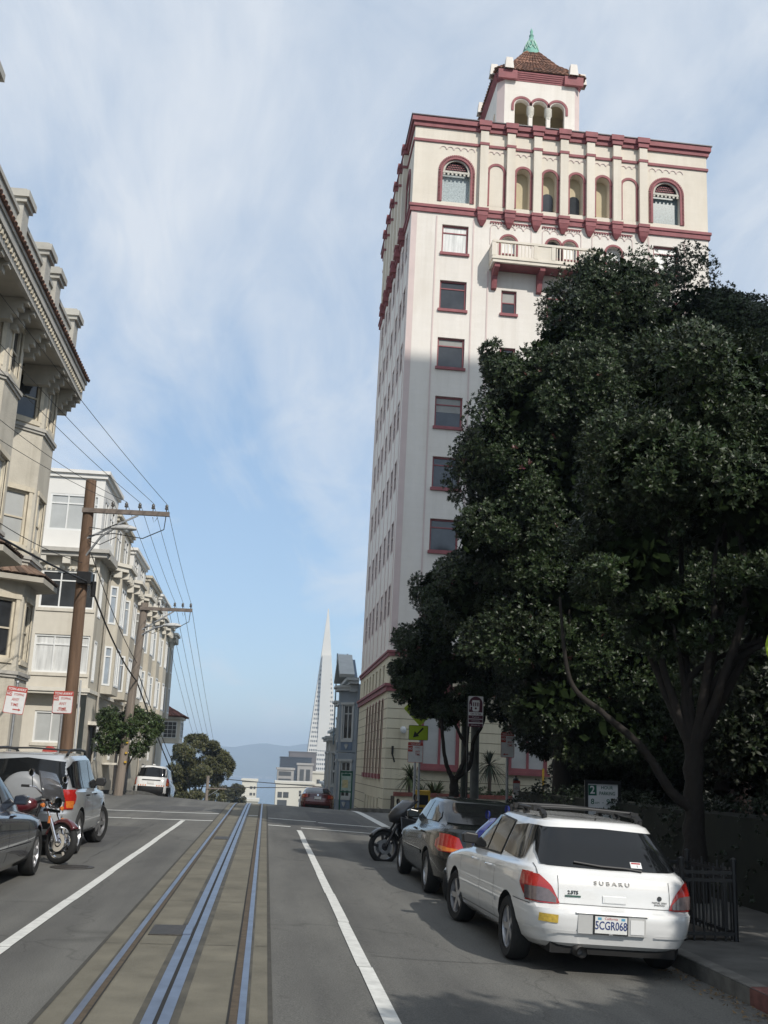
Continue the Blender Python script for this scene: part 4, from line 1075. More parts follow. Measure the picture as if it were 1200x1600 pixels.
        c = MB(); c.box(x0 - .1, xs + .1, y0 - .1, y1 + .1, z1 - .28, z1 - .1); c.box(x0 - .2, xs + .2, y0 - .2, y1 + .2, z1 - .1, z1 + .05); c.build('penthouse_cornice', m, po)
        for w in win_front: window(po, Mf @ Matrix.Translation((w[0] - x0, 0, w[2])), w[1], w[3], M_WFR, M_BLIND, 'cross', .06, .08)
        for w in wins_side: window(po, Ms @ Matrix.Translation((w[0], 0, w[2])), w[1], w[3], M_WFR, M_PANE, 'cross', .06, .08)
    pent(0.0, 4.2, -Wd, 13.5, M_B2W, 'white_penthouse', [(-2.4, 1.55, 10.85, 1.62), (-.72, .42, 10.85, 1.62), (-7.5, 2.2, 10.85, 1.62), (-12.5, 2.2, 10.85, 1.62)], [(.5, 1.1, 10.85, 1.62), (2.2, 1.3, 10.85, 1.62)])
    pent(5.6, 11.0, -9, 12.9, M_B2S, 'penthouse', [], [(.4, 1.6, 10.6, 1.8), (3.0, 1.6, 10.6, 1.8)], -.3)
    pent(12.6, 18.4, -9, 12.6, M_B2W, 'penthouse', [], [(.6, 1.5, 10.6, 1.7), (3.4, 1.5, 10.6, 1.7)], -.3)
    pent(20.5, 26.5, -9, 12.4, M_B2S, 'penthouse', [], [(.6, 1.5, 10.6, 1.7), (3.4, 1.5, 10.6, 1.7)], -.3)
    pent(28.0, 33.6, -9, 12.4, M_B2W, 'penthouse', [], [(.6, 1.5, 10.6, 1.6), (3.2, 1.5, 10.6, 1.6)], -.3)
    for y in (2.3, 10.9, 19.7, 28.5):
        d = MB(); d.tube([(.1, y + .05, -3), (.1, y + .05, 9.3), (.25, y + .05, 9.6)], .05, 8); d.build('downpipe', mat('painted_downpipe', (.36, .33, .28), .6, .2, 2), T, 50)
    for y, z in ((5.9, 5.2), (14.6, 3.6), (9.9, 8.3)):
        d = MB(); d.box(0, .06, y, y + .22, z, z + .22); d.build('wall_vent', M_GREYCORN, T)
    for x, z, w_ in ((-1.2, 1.1, .35), (-5.4, 1.3, .5)):
        d = MB(); d.box(x, x + w_, .38, .5, z, z + .55); d.build('meter_box', M_GREYCORN, T)
    # entrances and garages below
    for y, w, zz in ((1.2, 1.3, 0), (10.1, 1.2, -.6), (14.5, 1.2, -1.1)):
        d = MB(); d.box(-.06, .05, y, y + w, -2.0, 2.6 + zz); d.build('garage_door', mat('dark_garage_recess', (.04, .034, .03), .7, .2, 3), T)
        a = MB(); a.box(0, .75, y - .25, y + w + .25, 2.65 + zz, 2.8 + zz); a.build('door_hood', M_OFFW, T)
    pl = MB(); pl.box(0.02, .75, 6.0, 8.2, 1.0, 1.08); pl.box(.7, .75, 6.0, 8.2, 1.08, 1.5); pl.build('planter_box', M_OFFW, T)
make_terrace_block()

def make_tile_turret_house():
    T = thing('turret_house', 'small cream house with a red tiled turret roof beyond the long block', 'building', (-8.95, 88.0, -1.9)); T.scale = (.8, .8, .8)
    b = MB(); b.box(-8, -.4, 0, 12, -6, 10.0); b.build('wall', M_B2, T)
    t = MB(); t.prism([(-1.2, 4.2), (2.0, 4.2), (2.0, 8.6), (-1.2, 8.6)], lambda a, b_, d: (a, b_, d), 6.0, 8.7); t.build('turret', M_B2, T)
    r = MB(); P = [(-1.4, 3.6), (2.5, 3.6), (2.5, 9.2), (-1.4, 9.2)]; ap = (-.6, 6.4)
    for k in range(4):
        a, b_ = P[k], P[(k + 1) % 4]; c = (ap[0] + (a[0] - ap[0]) * .08, ap[1] + (a[1] - ap[1]) * .08); d = (ap[0] + (b_[0] - ap[0]) * .08, ap[1] + (b_[1] - ap[1]) * .08)
        tiled_slope(r, (*a, 8.7), (*b_, 8.7), (*c, 10.2), (*d, 10.2), 12, .1, 0, 3)
        r.add([(*a, 8.68), (*b_, 8.68), (*d, 10.18), (*c, 10.18)], [(0, 1, 2, 3)])
    r.build('tiled_roof', mat('red_roof_tile', (.17, .07, .055), .85, .3, 3, island=.3), T)
    s = MB(); s.box(-1.25, 2.2, 3.9, 8.9, 8.45, 8.69); s.build('eave_board', M_OFFW, T)
    window(T, Matrix.Translation((.3, 4.19, 6.5)), 1.4, 1.7, M_WFR, M_PANE, 'grid', -.01, .07)
    window(T, frame((2.01, 4.6, 6.5), (0, 1, 0)), 3.4, 1.7, M_WFR, M_PANE, 'grid', -.01, .07)
    c = MB(); c.box(-.4, .9, 3.9, 9, 2.9, 3.2); c.build('lower_cornice', M_OFFW, T)
    window(T, Matrix.Translation((-.9, -.02, 1.0)), .9, 1.6, M_WFR, M_PANE, 'sash', -.01, .07)
make_tile_turret_house()

# ================================================================== ROW HOUSES DOWN THE RIGHT SIDE
def make_row_house(name, label, loc, m, mt, md, L_, D_, ztop, bays, gable, zsh=0.0):
    T = thing(name, label, 'row house', loc)
    # local: street front faces -x, y runs away from the camera; origin at the near street corner
    w = MB(); w.box(0, D_, 0, L_, -8, ztop - .5); w.build('wall', m, T)
    for (y0, y1, pr, zb) in bays:
        ca = pr * .85
        poly = [(0, y0), (-pr, y0 + ca), (-pr, y1 - ca), (0, y1)]
        b = MB(); rec = []
        for (wz, wh) in ((zb - 2.9, 2.1), (zb - 6.3, 2.1)):
            za, zc = wz - .75, wz + wh + (.55 if wz == zb - 2.9 else .5)
            for i in range(3):
                p, q = poly[i], poly[i + 1]      # going away: outside is on the left, so run backwards
                d = Vector((p[0] - q[0], p[1] - q[1], 0)); Lx = d.length; Mx = frame((q[0], q[1], 0), d)
                hw = Lx * .56
                h = ((Lx - hw) / 2, (Lx + hw) / 2, wz, wz + wh)
                k = MB(Mx); wall(k, Lx, za, zc, [h], .12); b.add(k.v, k.f); rec.append((Mx, h))
        b.prism(poly, lambda a, c, d: (a, c, d), zb - 8.2, zb - 7.05); b.prism(poly, lambda a, c, d: (a, c, d), zb - .26, zb + .05)
        # panel band between the storeys
        bo = b.build('bay_window', m, T)
        for Mx, h in rec:
            window(bo, Mx @ Matrix.Translation((h[0], 0, h[2])), h[1] - h[0], h[3] - h[2], mt, M_PANE, 'cross', .07, .09, .06)
            c_ = MB(Mx); c_.box(h[0] - .1, h[0], -.04, .02, h[2], h[3]); c_.box(h[1], h[1] + .1, -.04, .02, h[2], h[3]); c_.box(h[0] - .16, h[1] + .16, -.09, .02, h[3] + .001, h[3] + .14)
            c_.build('casing', mt, bo)
            a_ = MB(Mx); a_.box(h[0] - .05, h[1] + .05, -.03, .02, h[2] - .62, h[2] - .16); pa = a_.build('blue_panel', md, bo)
            a_ = MB(Mx); cx = (h[0] + h[1]) / 2
            for k in range(5):
                t = (k - 2) * .28; a_.bar((cx, -.05, h[2] - .55), (cx + .26 * math.sin(t), -.05, h[2] - .55 + .3 * math.cos(t)), .035, .03, (0, 1, 0))
            a_.build('fan_ornament', mt, pa)
        cn = MB()
        big = [(0.02, y0 - .15), (-pr - .22, y0 + ca - .2), (-pr - .22, y1 - ca + .2), (0.02, y1 + .15)]
        cn.prism(big, lambda a, c, d: (a, c, d), zb + .05, zb + .22); cn.prism([(a - .12, c) for a, c in big], lambda a, c, d: (a, c, d), zb + .22, zb + .36); cn.build('bay_cornice', mt, bo)
    co = MB(); co.box(-.55, 0, -.1, L_ + .1, ztop - .5, ztop - .3); co.box(-.75, 0, -.2, L_ + .2, ztop - .3, ztop - .12)
    for k in range(int(L_ / .8)): co.box(-.5, -.02, .3 + k * .8, .48 + k * .8, ztop - .95, ztop - .51)
    co.build('cornice', mt, T)
    if gable:
        g = MB()
        g.prism([(-.1, ztop - .12), (L_ * .62, ztop - .12), (L_ * .31, ztop + 1.2)], lambda a, z, d: (d, a, z), -.5, -.1)
        go = g.build('gable', md, T)
        g = MB(); g.bar((-.75, -.25, ztop - .05), (-.75, L_ * .31, ztop + 1.4), .9, .22, (0, 0, 1)); g.bar((-.75, L_ * .31, ztop + 1.4), (-.75, L_ * .66, ztop - .05), .9, .22, (0, 0, 1)); g.build('gable_cornice', mt, go)
    d = MB(); d.box(-.06, .02, L_ * .72, L_ * .72 + 1.2, -6, -1.2); d.build('entrance', mat('dark_entrance', (.05, .05, .055), .6, .2, 2), T)
    return T
M_VB = mat('grey_blue_siding', (0.235, 0.275, 0.315), 0.8, 0.1, 1.2)
M_VB2 = mat('blue_ornament', (0.135, 0.185, 0.26), 0.8, 0.1, 2)
M_VT = mat('pale_grey_trim', (0.44, 0.46, 0.46), 0.75, 0.08, 2)
M_VW = mat('off_white_siding', (0.40, 0.395, 0.37), 0.8, 0.1, 1.2)
def make_right_row():
    T = make_row_house('victorian_row_house', 'grey blue victorian row house with gabled cornice right behind the tall tower', (5.3, 64.6, -.55), M_VB, M_VT, M_VB2, 8.2, 12, 7.5, [(0.7, 3.6, 1.0, 6.6), (4.8, 7.6, .8, 5.9)], True)
    p = MB(); p.tube([(-.9, 8.0, 3.5), (-.9, 8.0, 9.6), (-.2, 8.0, 9.6), (-.2, 8.0, 3.5)], .05, 6); p.tube([(-.9, 8, 6.2), (-.2, 8, 6.2)], .04, 6); p.build('fire_escape_rail', mat('blue_grey_pipe', (.16, .23, .28), .5, .1, 3), T)
    make_row_house('victorian_row_house', 'off white victorian row house with bracketed cornice second behind the tower', (5.2, 73.2, -2.2), M_VW, M_VT, M_VB, 8.0, 12, 6.4, [(0.6, 3.4, .9, 5.4), (4.5, 7.2, .9, 5.4)], False)
    make_row_house('victorian_row_house', 'plain grey row house lowest on the right down the hill', (5.2, 81.6, -3.8), M_VW, M_VT, M_VB2, 9.0, 12, 4.2, [(1.0, 4.0, .8, 3.3)], False)
make_right_row()

# ================================================================== CITY BELOW AND BEYOND
def make_pyramid():
    T = thing('pyramid_skyscraper', 'slender white pyramid skyscraper with shoulder wings rising over the hill', 'skyscraper', (58.4, 1168, -88))
    M_P = mat('white_quartz_panels', (0.55, 0.53, 0.49), 0.8, 0.05, 0.05)
    hb, Hh = 25.0, 258.0
    w = MB(); w.add([(-hb, -hb, 0), (hb, -hb, 0), (hb, hb, 0), (-hb, hb, 0), (-.5, -.5, Hh), (.5, -.5, Hh), (.5, .5, Hh), (-.5, .5, Hh)], [(0, 1, 5, 4), (1, 2, 6, 5), (2, 3, 7, 6), (3, 0, 4, 7), (4, 5, 6, 7)])
    w.build('tower_shaft', M_P, T)
    half = lambda z: hb * (1 - z / Hh) + .5 * z / Hh
    # louvred spire sits above z~200, floors of windows below
    gl = mat('pyramid_window', (.028, .03, .034), .3, .2, .2)
    n = 0
    for k in range(38):
        z = 18 + k * 4.72
        if z > 196: break
        h = half(z + 1); 
        for side in (0, 1):
            b = MB()
            cnt = max(2, int(h * 2 / 2.0))
            x_lo, x_hi = -h + .9, h - .9
            if z > 104 and side == 0: x_lo, x_hi = -h + .9, h - .9
            for i in range(cnt):
                x = x_lo + (x_hi - x_lo) * (i + .2) / cnt; x2 = x_lo + (x_hi - x_lo) * (i + .8) / cnt
                y = -half(z) - .05; y2 = -half(z + 2.1) - .05
                if side == 0: b.add([(x, y, z), (x2, y, z), (x2, y2, z + 2.1), (x, y2, z + 2.1)], [(0, 1, 2, 3)])
                else: b.add([(y, x, z), (y, x2, z), (y2, x2, z + 2.1), (y2, x, z + 2.1)], [(0, 1, 2, 3)])
            b.build('window_band', gl, T)
    # front wing (elevator shoulder) and its twin
    M_P2 = mat('white_wing_panels', (0.54, 0.525, 0.49), 0.8, 0.04, 0.05)
    for sg in (-1, 1):
        b = MB(); zt = 205; zb = 100
        ya = sg * (half(zb) + .2); hw = 4.6
        b.add([(-hw - 1, sg * half(zb) * .98, zb), (hw + 2.5, sg * half(zb) * .98, zb), (hw + .6, sg * (half(zb) * .93), zt), (-hw, sg * half(zb) * .93, zt),
               (-hw - 1, 0, zb), (hw + 2.5, 0, zb), (hw + .6, 0, zt), (-hw, 0, zt)], [(0, 1, 2, 3), (0, 3, 7, 4), (1, 5, 6, 2), (3, 2, 6, 7), (0, 4, 5, 1)])
        b.build('shoulder_wing', M_P2, T)
make_pyramid()

def block(name, label, cat, x0, x1, y0, y1, z0, z1, m, wins=(), wm=None, extra=None):
    T = thing(name, label, cat, (x0, y0, z0))
    b = MB(); b.box(0, x1 - x0, 0, y1 - y0, 0, z1 - z0); b.box(-.3, x1 - x0 + .3, -.3, y1 - y0 + .3, z1 - z0, z1 - z0 + .6); b.build('wall', m, T)
    for (u, z, w, h) in wins:
        q = MB(); q.box(u, u + w, -.06, .1, z - z0, z - z0 + h); q.build('window', wm or M_PANE, T)
    if extra: extra(T)
    return T
def make_city():
    W1 = mat('white_render_far', (0.52, 0.50, 0.44), 0.85, 0.05, .1)
    G1 = mat('grey_render_far', (0.28, 0.27, 0.26), 0.85, 0.12, .2)
    DK = mat('dark_office_glass', (0.028, 0.032, 0.04), 0.4, 0.25, .06)
    dim = mat('far_window_dark', (.07, .075, .08), .3, .2, .3)
    block('apartment_house', 'cream white flat roofed apartment house standing lowest left of the red car', 'building', 3.0, 13.6, 300, 316, -40, -3.9, W1,
          [(2.1, -7.6, 1.5, 1.5), (.6, -7.6, 1.2, 1.5), (.6, -9.9, 2.6, 1.7), (6.4, -6.4, .6, .8), (6.4, -8.6, .6, .8), (7.6, -6.4, 1.2, .5), (7.8, -8.7, .8, .7), (.6, -12, 2.6, 1.6)], dim)
    block('apartment_house', 'grey block with dark balconies behind the cream apartment house', 'building', 3.4, 8.2, 318, 330, -40, -.3, G1,
          [(.4, -2.0, 3.6, 1.2), (.4, -4.0, 3.6, 1.2), (.4, -5.8, 3.6, .9)], dim)
    block('church_tower', 'grey stone tower with two tall louvred openings in front of the pyramid', 'tower', 9.2, 13.6, 318, 324, -40, 1.2, G1,
          [(.7, -3.2, 1.2, 3.2), (2.5, -3.2, 1.2, 3.2)], dim)
    block('apartment_house', 'white apartment house with a stepped roof between the stone tower and the pyramid', 'building', 13.8, 19.5, 326, 340, -40, -1.1, W1, [(1.5, -4, 1, 1.2), (3.4, -4, 1, 1.2)], dim)
    block('chimney_house', 'small brown brick house with a chimney above the red car', 'building', 13.4, 16.4, 296, 306, -40, -5.0, mat('brown_brick_far', (.22, .11, .07), .9, .2, .4), [(1, -7, .6, .8)], dim)
    block('office_block', 'dark glass office block left of the pyramid skyscraper', 'office building', 9.0, 29, 700, 740, -80, 5.0, DK, [])
    block('office_block', 'taller brown grey office slab rising behind the dark glass block', 'office building', 15.5, 34, 745, 770, -80, 9.0, mat('brown_office', (.12, .105, .10), .8, .1, .1), [])
    block('hillside_apartment', 'pale apartment tower peeking out right of the eucalyptus trees', 'building', -6.2, -2.2, 300, 312, -45, -3.6, W1,
          [(2.2, -5.6, .7, .7), (3.2, -5.6, .5, .7), (2.2, -7.3, .7, .7), (3.2, -7.3, .5, .7)], dim)
    block('hillside_apartment', 'white low terrace below the pale apartment tower', 'building', -6.5, -1.5, 286, 298, -45, -8.4, W1, [(1, -10, .8, .8), (3, -10, .8, .8)], dim)
    # roofs and walls seen through the eucalyptus
    for (x0, x1, y, zt, mm, lb) in ((-16, -9.5, 178, -6.0, W1, 'white house wall glimpsed through the eucalyptus branches'),
                                    (-9, -5.6, 190, -8.5, G1, 'grey house glimpsed under the eucalyptus crowns'),
                                    (-26, -17, 185, -4.0, G1, 'grey flat roofed house behind the white car')):
        block('hillside_house', lb, 'house', x0, x1, y, y + 10, -40, zt, mm, [(1, zt - 2, 1, 1.2), (3, zt - 2, .9, 1.2)], dim)
make_city()

# off to the right, outside the picture: the tall block whose shadow lies on the tower
def make_shadow_block():
    T = thing('corner_apartment_tower', 'very tall plain apartment tower standing uphill on the right outside the frame', 'building', (30.5, -16, 0))
    b = MB(); b.box(0, 26, 0, 12, 0, 67.0); b.build('wall', M_CREAMW, T)
    for k in range(20):
        for j in range(4): window(T, Matrix(((0, 1, 0, -0.01), (-1, 0, 0, 2 + j * 2.7), (0, 0, 1, 3 + k * 3.2), (0, 0, 0, 1))), 1.4, 1.6, M_WFR, M_PANE, 'sash', -.02, .06)
    c = MB(); c.box(-.5, 26.5, -.5, 12.5, 66.9, 67.6); c.build('cornice', M_OFFW, T)
make_shadow_block()
def make_brick_flats():
    T = thing('brick_flats', 'dark brick apartment house beside the tower, behind the trees at the right edge', 'building', (21.6, 47.5, -.5))
    b = MB(); hs = [(1.5 + 3.1 * k, 2.8 + 3.1 * k, z, z + 1.7) for k in range(6) for z in (1.6, 4.9, 8.2)]
    wall(b, 21, -1, 12.0, hs, .18); b.add([(0, 0, -1), (0, 14, -1), (0, 14, 12), (0, 0, 12)], [(0, 1, 2, 3)]); b.add([(0, 0, 12), (21, 0, 12), (21, 14, 12), (0, 14, 12)], [(0, 1, 2, 3)]); b.add([(21, 0, -1), (21, 14, -1), (21, 14, 12), (21, 0, 12)], [(0, 1, 2, 3)])
    b.build('wall', mat('dark_brick', (.10, .06, .045), .9, .3, 4, .3, 30), T)
    for h in hs: window(T, Matrix.Translation((h[0], 0, h[2])), 1.3, 1.7, M_STUCT, M_PANE, 'sash', .12, .07)
    c = MB(); c.box(-.3, 21.3, -.35, 14.3, 12.0, 12.3); c.build('cornice', M_SOFF, T)
make_brick_flats()
def make_garden_house():
    T = thing('garden_house', 'shaded brown stone house behind the hedge and the street trees', 'building', (13.5, 9.0, -.05))
    b = MB(); S = frame((0, 19, 0), (0, -1, 0))
    hs = [(2 + 3.2 * k, 3.4 + 3.2 * k, z, z + 1.9) for k in range(5) for z in (1.4, 4.8)]
    b2 = MB(S); wall(b2, 19, 0, 8.2, hs, .2)
    b.add(b2.v, b2.f); b.add([(0, 0, 0), (14, 0, 0), (14, 0, 8.2), (0, 0, 8.2)], [(0, 1, 2, 3)]); b.add([(0, 19, 0), (14, 19, 0), (14, 19, 8.2), (0, 19, 8.2)], [(0, 1, 2, 3)]); b.add([(0, 0, 8.2), (14, 0, 8.2), (14, 19, 8.2), (0, 19, 8.2)], [(0, 1, 2, 3)])
    b.build('wall', mat('brown_stone', (.11, .085, .065), .9, .25, 1.5, .3, 15), T)
    for h in hs: window(T, S @ Matrix.Translation((h[0], 0, h[2])), 1.4, 1.9, M_STUCT, M_PANE, 'sash', .12, .07)
    c = MB(); c.box(-.4, 14, -.4, 19.4, 8.2, 8.5); c.build('eave', M_SOFF, T)
make_garden_house()

# ================================================================== VEHICLES
def ipl(t, a, b): return a + (b - a) * t
class CarShape:
    """a stack of plan outlines (superellipses); y=0 is the rear bumper, +y the nose; levels = (z_rear, z_front, half_width, y_rear, y_front, exponent)"""
    def __init__(s, levels): s.lv = levels
    def at(s, k):
        i = max(0, min(len(s.lv) - 2, int(k))); t = k - i
        return [ipl(t, a, b) for a, b in zip(s.lv[i], s.lv[i + 1])]
    def z(s, k, y):
        zr, zf, w, yr, yf, n = s.at(k); return ipl((y - yr) / (yf - yr), zr, zf)
    def k_for(s, y, z):
        lo, hi = 0.0, len(s.lv) - 1.0
        for _ in range(40):
            m = (lo + hi) / 2
            if s.z(m, y) < z: lo = m
            else: hi = m
        return lo
    def side(s, y, z, sg=1):
        k = s.k_for(y, z); zr, zf, w, yr, yf, n = s.at(k)
        t = abs((y - (yr + yf) / 2) / ((yf - yr) / 2)); t = min(t, .99999)
        return Vector((sg * w * (1 - t**n)**(1 / n), y, z))
    def rear(s, x, z, sg=-1):
        k = 0.0; y = 0.0
        for _ in range(6):
            k = s.k_for(y, z); zr, zf, w, yr, yf, n = s.at(k)
            t = min(.99999, abs(x / w)); l = (yf - yr) / 2
            y = (yr + yf) / 2 + sg * l * (1 - t**n)**(1 / n)
        return Vector((x, y, z))
    def pt(s, c, z):
        """c = ('s', y) left side, ('S', y) right side, ('r', x) rear, ('f', x) front"""
        if c[0] == 's': return s.side(c[1], z, -1)
        if c[0] == 'S': return s.side(c[1], z, 1)
        return s.rear(c[1], z, -1 if c[0] == 'r' else 1)
    def body(s, nseg=104):
        mb = MB(); vs = []; nl = len(s.lv)
        ks = []
        for i in range(nl - 1): ks += [i, i + .34, i + .67]
        ks.append(nl - 1)
        for k in ks:
            zr, zf, w, yr, yf, n = s.at(k)
            yc = (yr + yf) / 2; l = (yf - yr) / 2
            # even spacing along the outline
            th = np.linspace(0, 2 * math.pi, 1441)
            c, d = np.cos(th), np.sin(th)
            X = w * np.sign(c) * np.abs(c)**(2 / n); Y = l * np.sign(d) * np.abs(d)**(2 / n)
            ds = np.concatenate([[0], np.cumsum(np.hypot(np.diff(X), np.diff(Y)))])
            q = np.linspace(0, ds[-1], nseg + 1)[:-1]
            xs = np.interp(q, ds, X); ys = np.interp(q, ds, Y) + yc
            vs += [(x, y, ipl((y - yr) / (yf - yr), zr, zf)) for x, y in zip(xs, ys)]
        fs = []
        for i in range(len(ks) - 1):
            for k in range(nseg): fs.append((i * nseg + k, i * nseg + (k + 1) % nseg, (i + 1) * nseg + (k + 1) % nseg, (i + 1) * nseg + k))
        fs.append(tuple(range(nseg - 1, -1, -1))); fs.append(tuple((len(ks) - 1) * nseg + k for k in range(nseg)))
        mb.add(vs, fs)
        return mb
    def patch(s, mb, cols, off=0.004, nz=6, sub=7):
        """cols = [(c, z_lo, z_hi), ...] a skin piece lying on the body, raised by off"""
        full = []
        for i in range(len(cols) - 1):
            (c0, a0, b0), (c1, a1, b1) = cols[i], cols[i + 1]
            for j in range(sub):
                t = j / sub
                if c0[0] == c1[0]: full.append(((c0[0], ipl(t, c0[1], c1[1])), ipl(t, a0, a1), ipl(t, b0, b1)))
                elif j == 0: full.append((c0, a0, b0))
        full.append(cols[-1])
        P = [[s.pt(c, ipl(r / nz, lo, hi)) for r in range(nz + 1)] for c, lo, hi in full]
        vs = []; n = len(P)
        for i in range(n):
            for r in range(nz + 1):
                du = P[min(i + 1, n - 1)][r] - P[max(i - 1, 0)][r]; dv = P[i][min(r + 1, nz)] - P[i][max(r - 1, 0)]
                nr = du.cross(dv)
                if nr.length < 1e-9: nr = Vector((P[i][r].x, 0, 0))
                nr.normalize()
                out = P[i][r] - Vector((0, (s.lv[3][3] + s.lv[3][4]) / 2, .6))
                if nr.dot(out) < 0: nr = -nr
                vs.append(P[i][r] + nr * off)
        fs = [(i * (nz + 1) + r, (i + 1) * (nz + 1) + r, (i + 1) * (nz + 1) + r + 1, i * (nz + 1) + r + 1) for i in range(n - 1) for r in range(nz)]
        mb.add(vs, fs)
        return mb

def wheel(T, loc, r, w, m_rim, spokes=5, name='wheel', turn=0.0, style='alloy'):
    t = MB(); q = .06
    t.lathe([(r * .66, -w / 2 + .012), (r * .90, -w / 2), (r * .985, -w / 2 + .03), (r, -w / 2 + .05), (r, w / 2 - .05), (r * .985, w / 2 - .03), (r * .90, w / 2), (r * .66, w / 2 - .012)], axis='x', n=36)
    o = t.build(name, M_RUBBER, T, 40); o.location = loc; o.rotation_euler = (0, 0, turn)
    k = MB()
    for sg in (-1, 1):
        f = sg * (w / 2 - .02)
        k.lathe([(r * .68, f), (r * .63, f), (r * .60, f - sg * .05)], axis='x', n=36)
        k.lathe([(0, f - sg * .012), (r * .13, f - sg * .012), (r * .16, f - sg * .03)], axis='x', n=20)
        for i in range(spokes):
            a = 2 * math.pi * i / spokes
            k.bar((f - sg * .03, r * .1 * math.cos(a), r * .1 * math.sin(a)), (f - sg * .022, r * .64 * math.cos(a), r * .64 * math.sin(a)), r * (.2 if spokes < 8 else .12), .03, (1, 0, 0))
    k.build('rim', m_rim, o, 40)
    d = MB()
    for sg in (-1, 1): d.lathe([(0, sg * (w / 2 - .075)), (r * .67, sg * (w / 2 - .075))], axis='x', n=24)
    d.build('brake_shadow_disc', mat('brake_disc', (.05, .05, .052), .6, .2, 8, metal=.4), o)
    return o

M_WELL = mat('wheel_well_black', (0.008, 0.008, 0.008), 0.9, 0.0)
def car_body(T, shape, paint, wheels, well_r, hw):
    o = shape.body().build('body', paint, T, 32)
    cut = []
    me_b = o.data; me_b.materials.append(M_WELL)
    for y in wheels:
        for sg in (-1, 1):
            c = MB(); c.lathe([(well_r, sg * (hw + .15)), (well_r, sg * (hw - .30))], (0, y, wheels[y]), 'x', 40, cap=True)
            m_ = c.mesh('cut', M_WELL); q = bpy.data.objects.new('cut', m_); COL.objects.link(q)
            q.matrix_world = T_mat(T); cut.append(q)
            b = o.modifiers.new('arch', 'BOOLEAN'); b.operation = 'DIFFERENCE'; b.object = q; b.solver = 'EXACT'; b.material_mode = 'TRANSFER'
    dg = bpy.context.evaluated_depsgraph_get(); dg.update()
    new = bpy.data.meshes.new_from_object(o.evaluated_get(dg)); new.name = 'body'
    o.modifiers.clear(); o.data = new
    new.set_sharp_from_angle(angle=R(32))
    for q in cut: bpy.data.objects.remove(q)
    return o
def T_mat(T):
    return Matrix.LocRotScale(T.location, T.rotation_euler.to_quaternion(), T.scale)
def skin(T, sh, name, m, cols, off=.004, nz=6, parent=None):
    mb = MB(); sh.patch(mb, cols, off, nz); return mb.build(name, m, parent or T, 60)

def paint(name, col, rough=.3, coat=1.0, metal=0.0): return mat(name, col, rough, 0.03, 2.0, metal=metal, coat=coat)
M_TAILR = mat('tail_lamp_red', (0.36, 0.018, 0.014), 0.12, 0.2, 30, spec=.7, coat=.6)
M_TAILD = mat('tail_lamp_smoked', (0.13, 0.10, 0.10), 0.12, 0.2, 30, spec=.7, coat=.6)
M_TAILO = mat('tail_lamp_amber', (0.55, 0.16, 0.03), 0.15, 0.2, 30, spec=.7, coat=.6)
M_RUBTRIM = mat('black_plastic_trim', (0.014, 0.014, 0.015), 0.5, 0.1, 10)
M_PLATE = mat('plate_white', (0.66, 0.66, 0.64), 0.4, 0.05, 12)
M_PBLUE = mat('plate_blue', (0.03, 0.05, 0.16), 0.5, 0.0)

def mirrorS(cols): return [(({'s': 'S', 'S': 's'}.get(c[0], c[0]), -c[1] if c[0] in 'rf' else c[1]), a, b) for c, a, b in cols]

def plate(T, y, z, text=None, w=.305, h=.152, x=0.0, tilt=0):
    M = Matrix.Translation((x, y, z)) @ Matrix.Rotation(R(tilt), 4, 'X')
    mb = MB(M); mb.box(-w / 2 - .012, w / 2 + .012, -.004, .012, -h / 2 - .012, h / 2 + .012); o = mb.build('plate_frame', M_RUBTRIM, T)
    mb = MB(M); mb.box(-w / 2, w / 2, -.008, -.0045, -h / 2, h / 2); mb.build('plate', M_PLATE, o)
    if text: lettering(text, .105, M_PBLUE, o, M @ Matrix.Translation((0, -.0095, -.008)), sx=.72, bold=.0015)
    return o, M

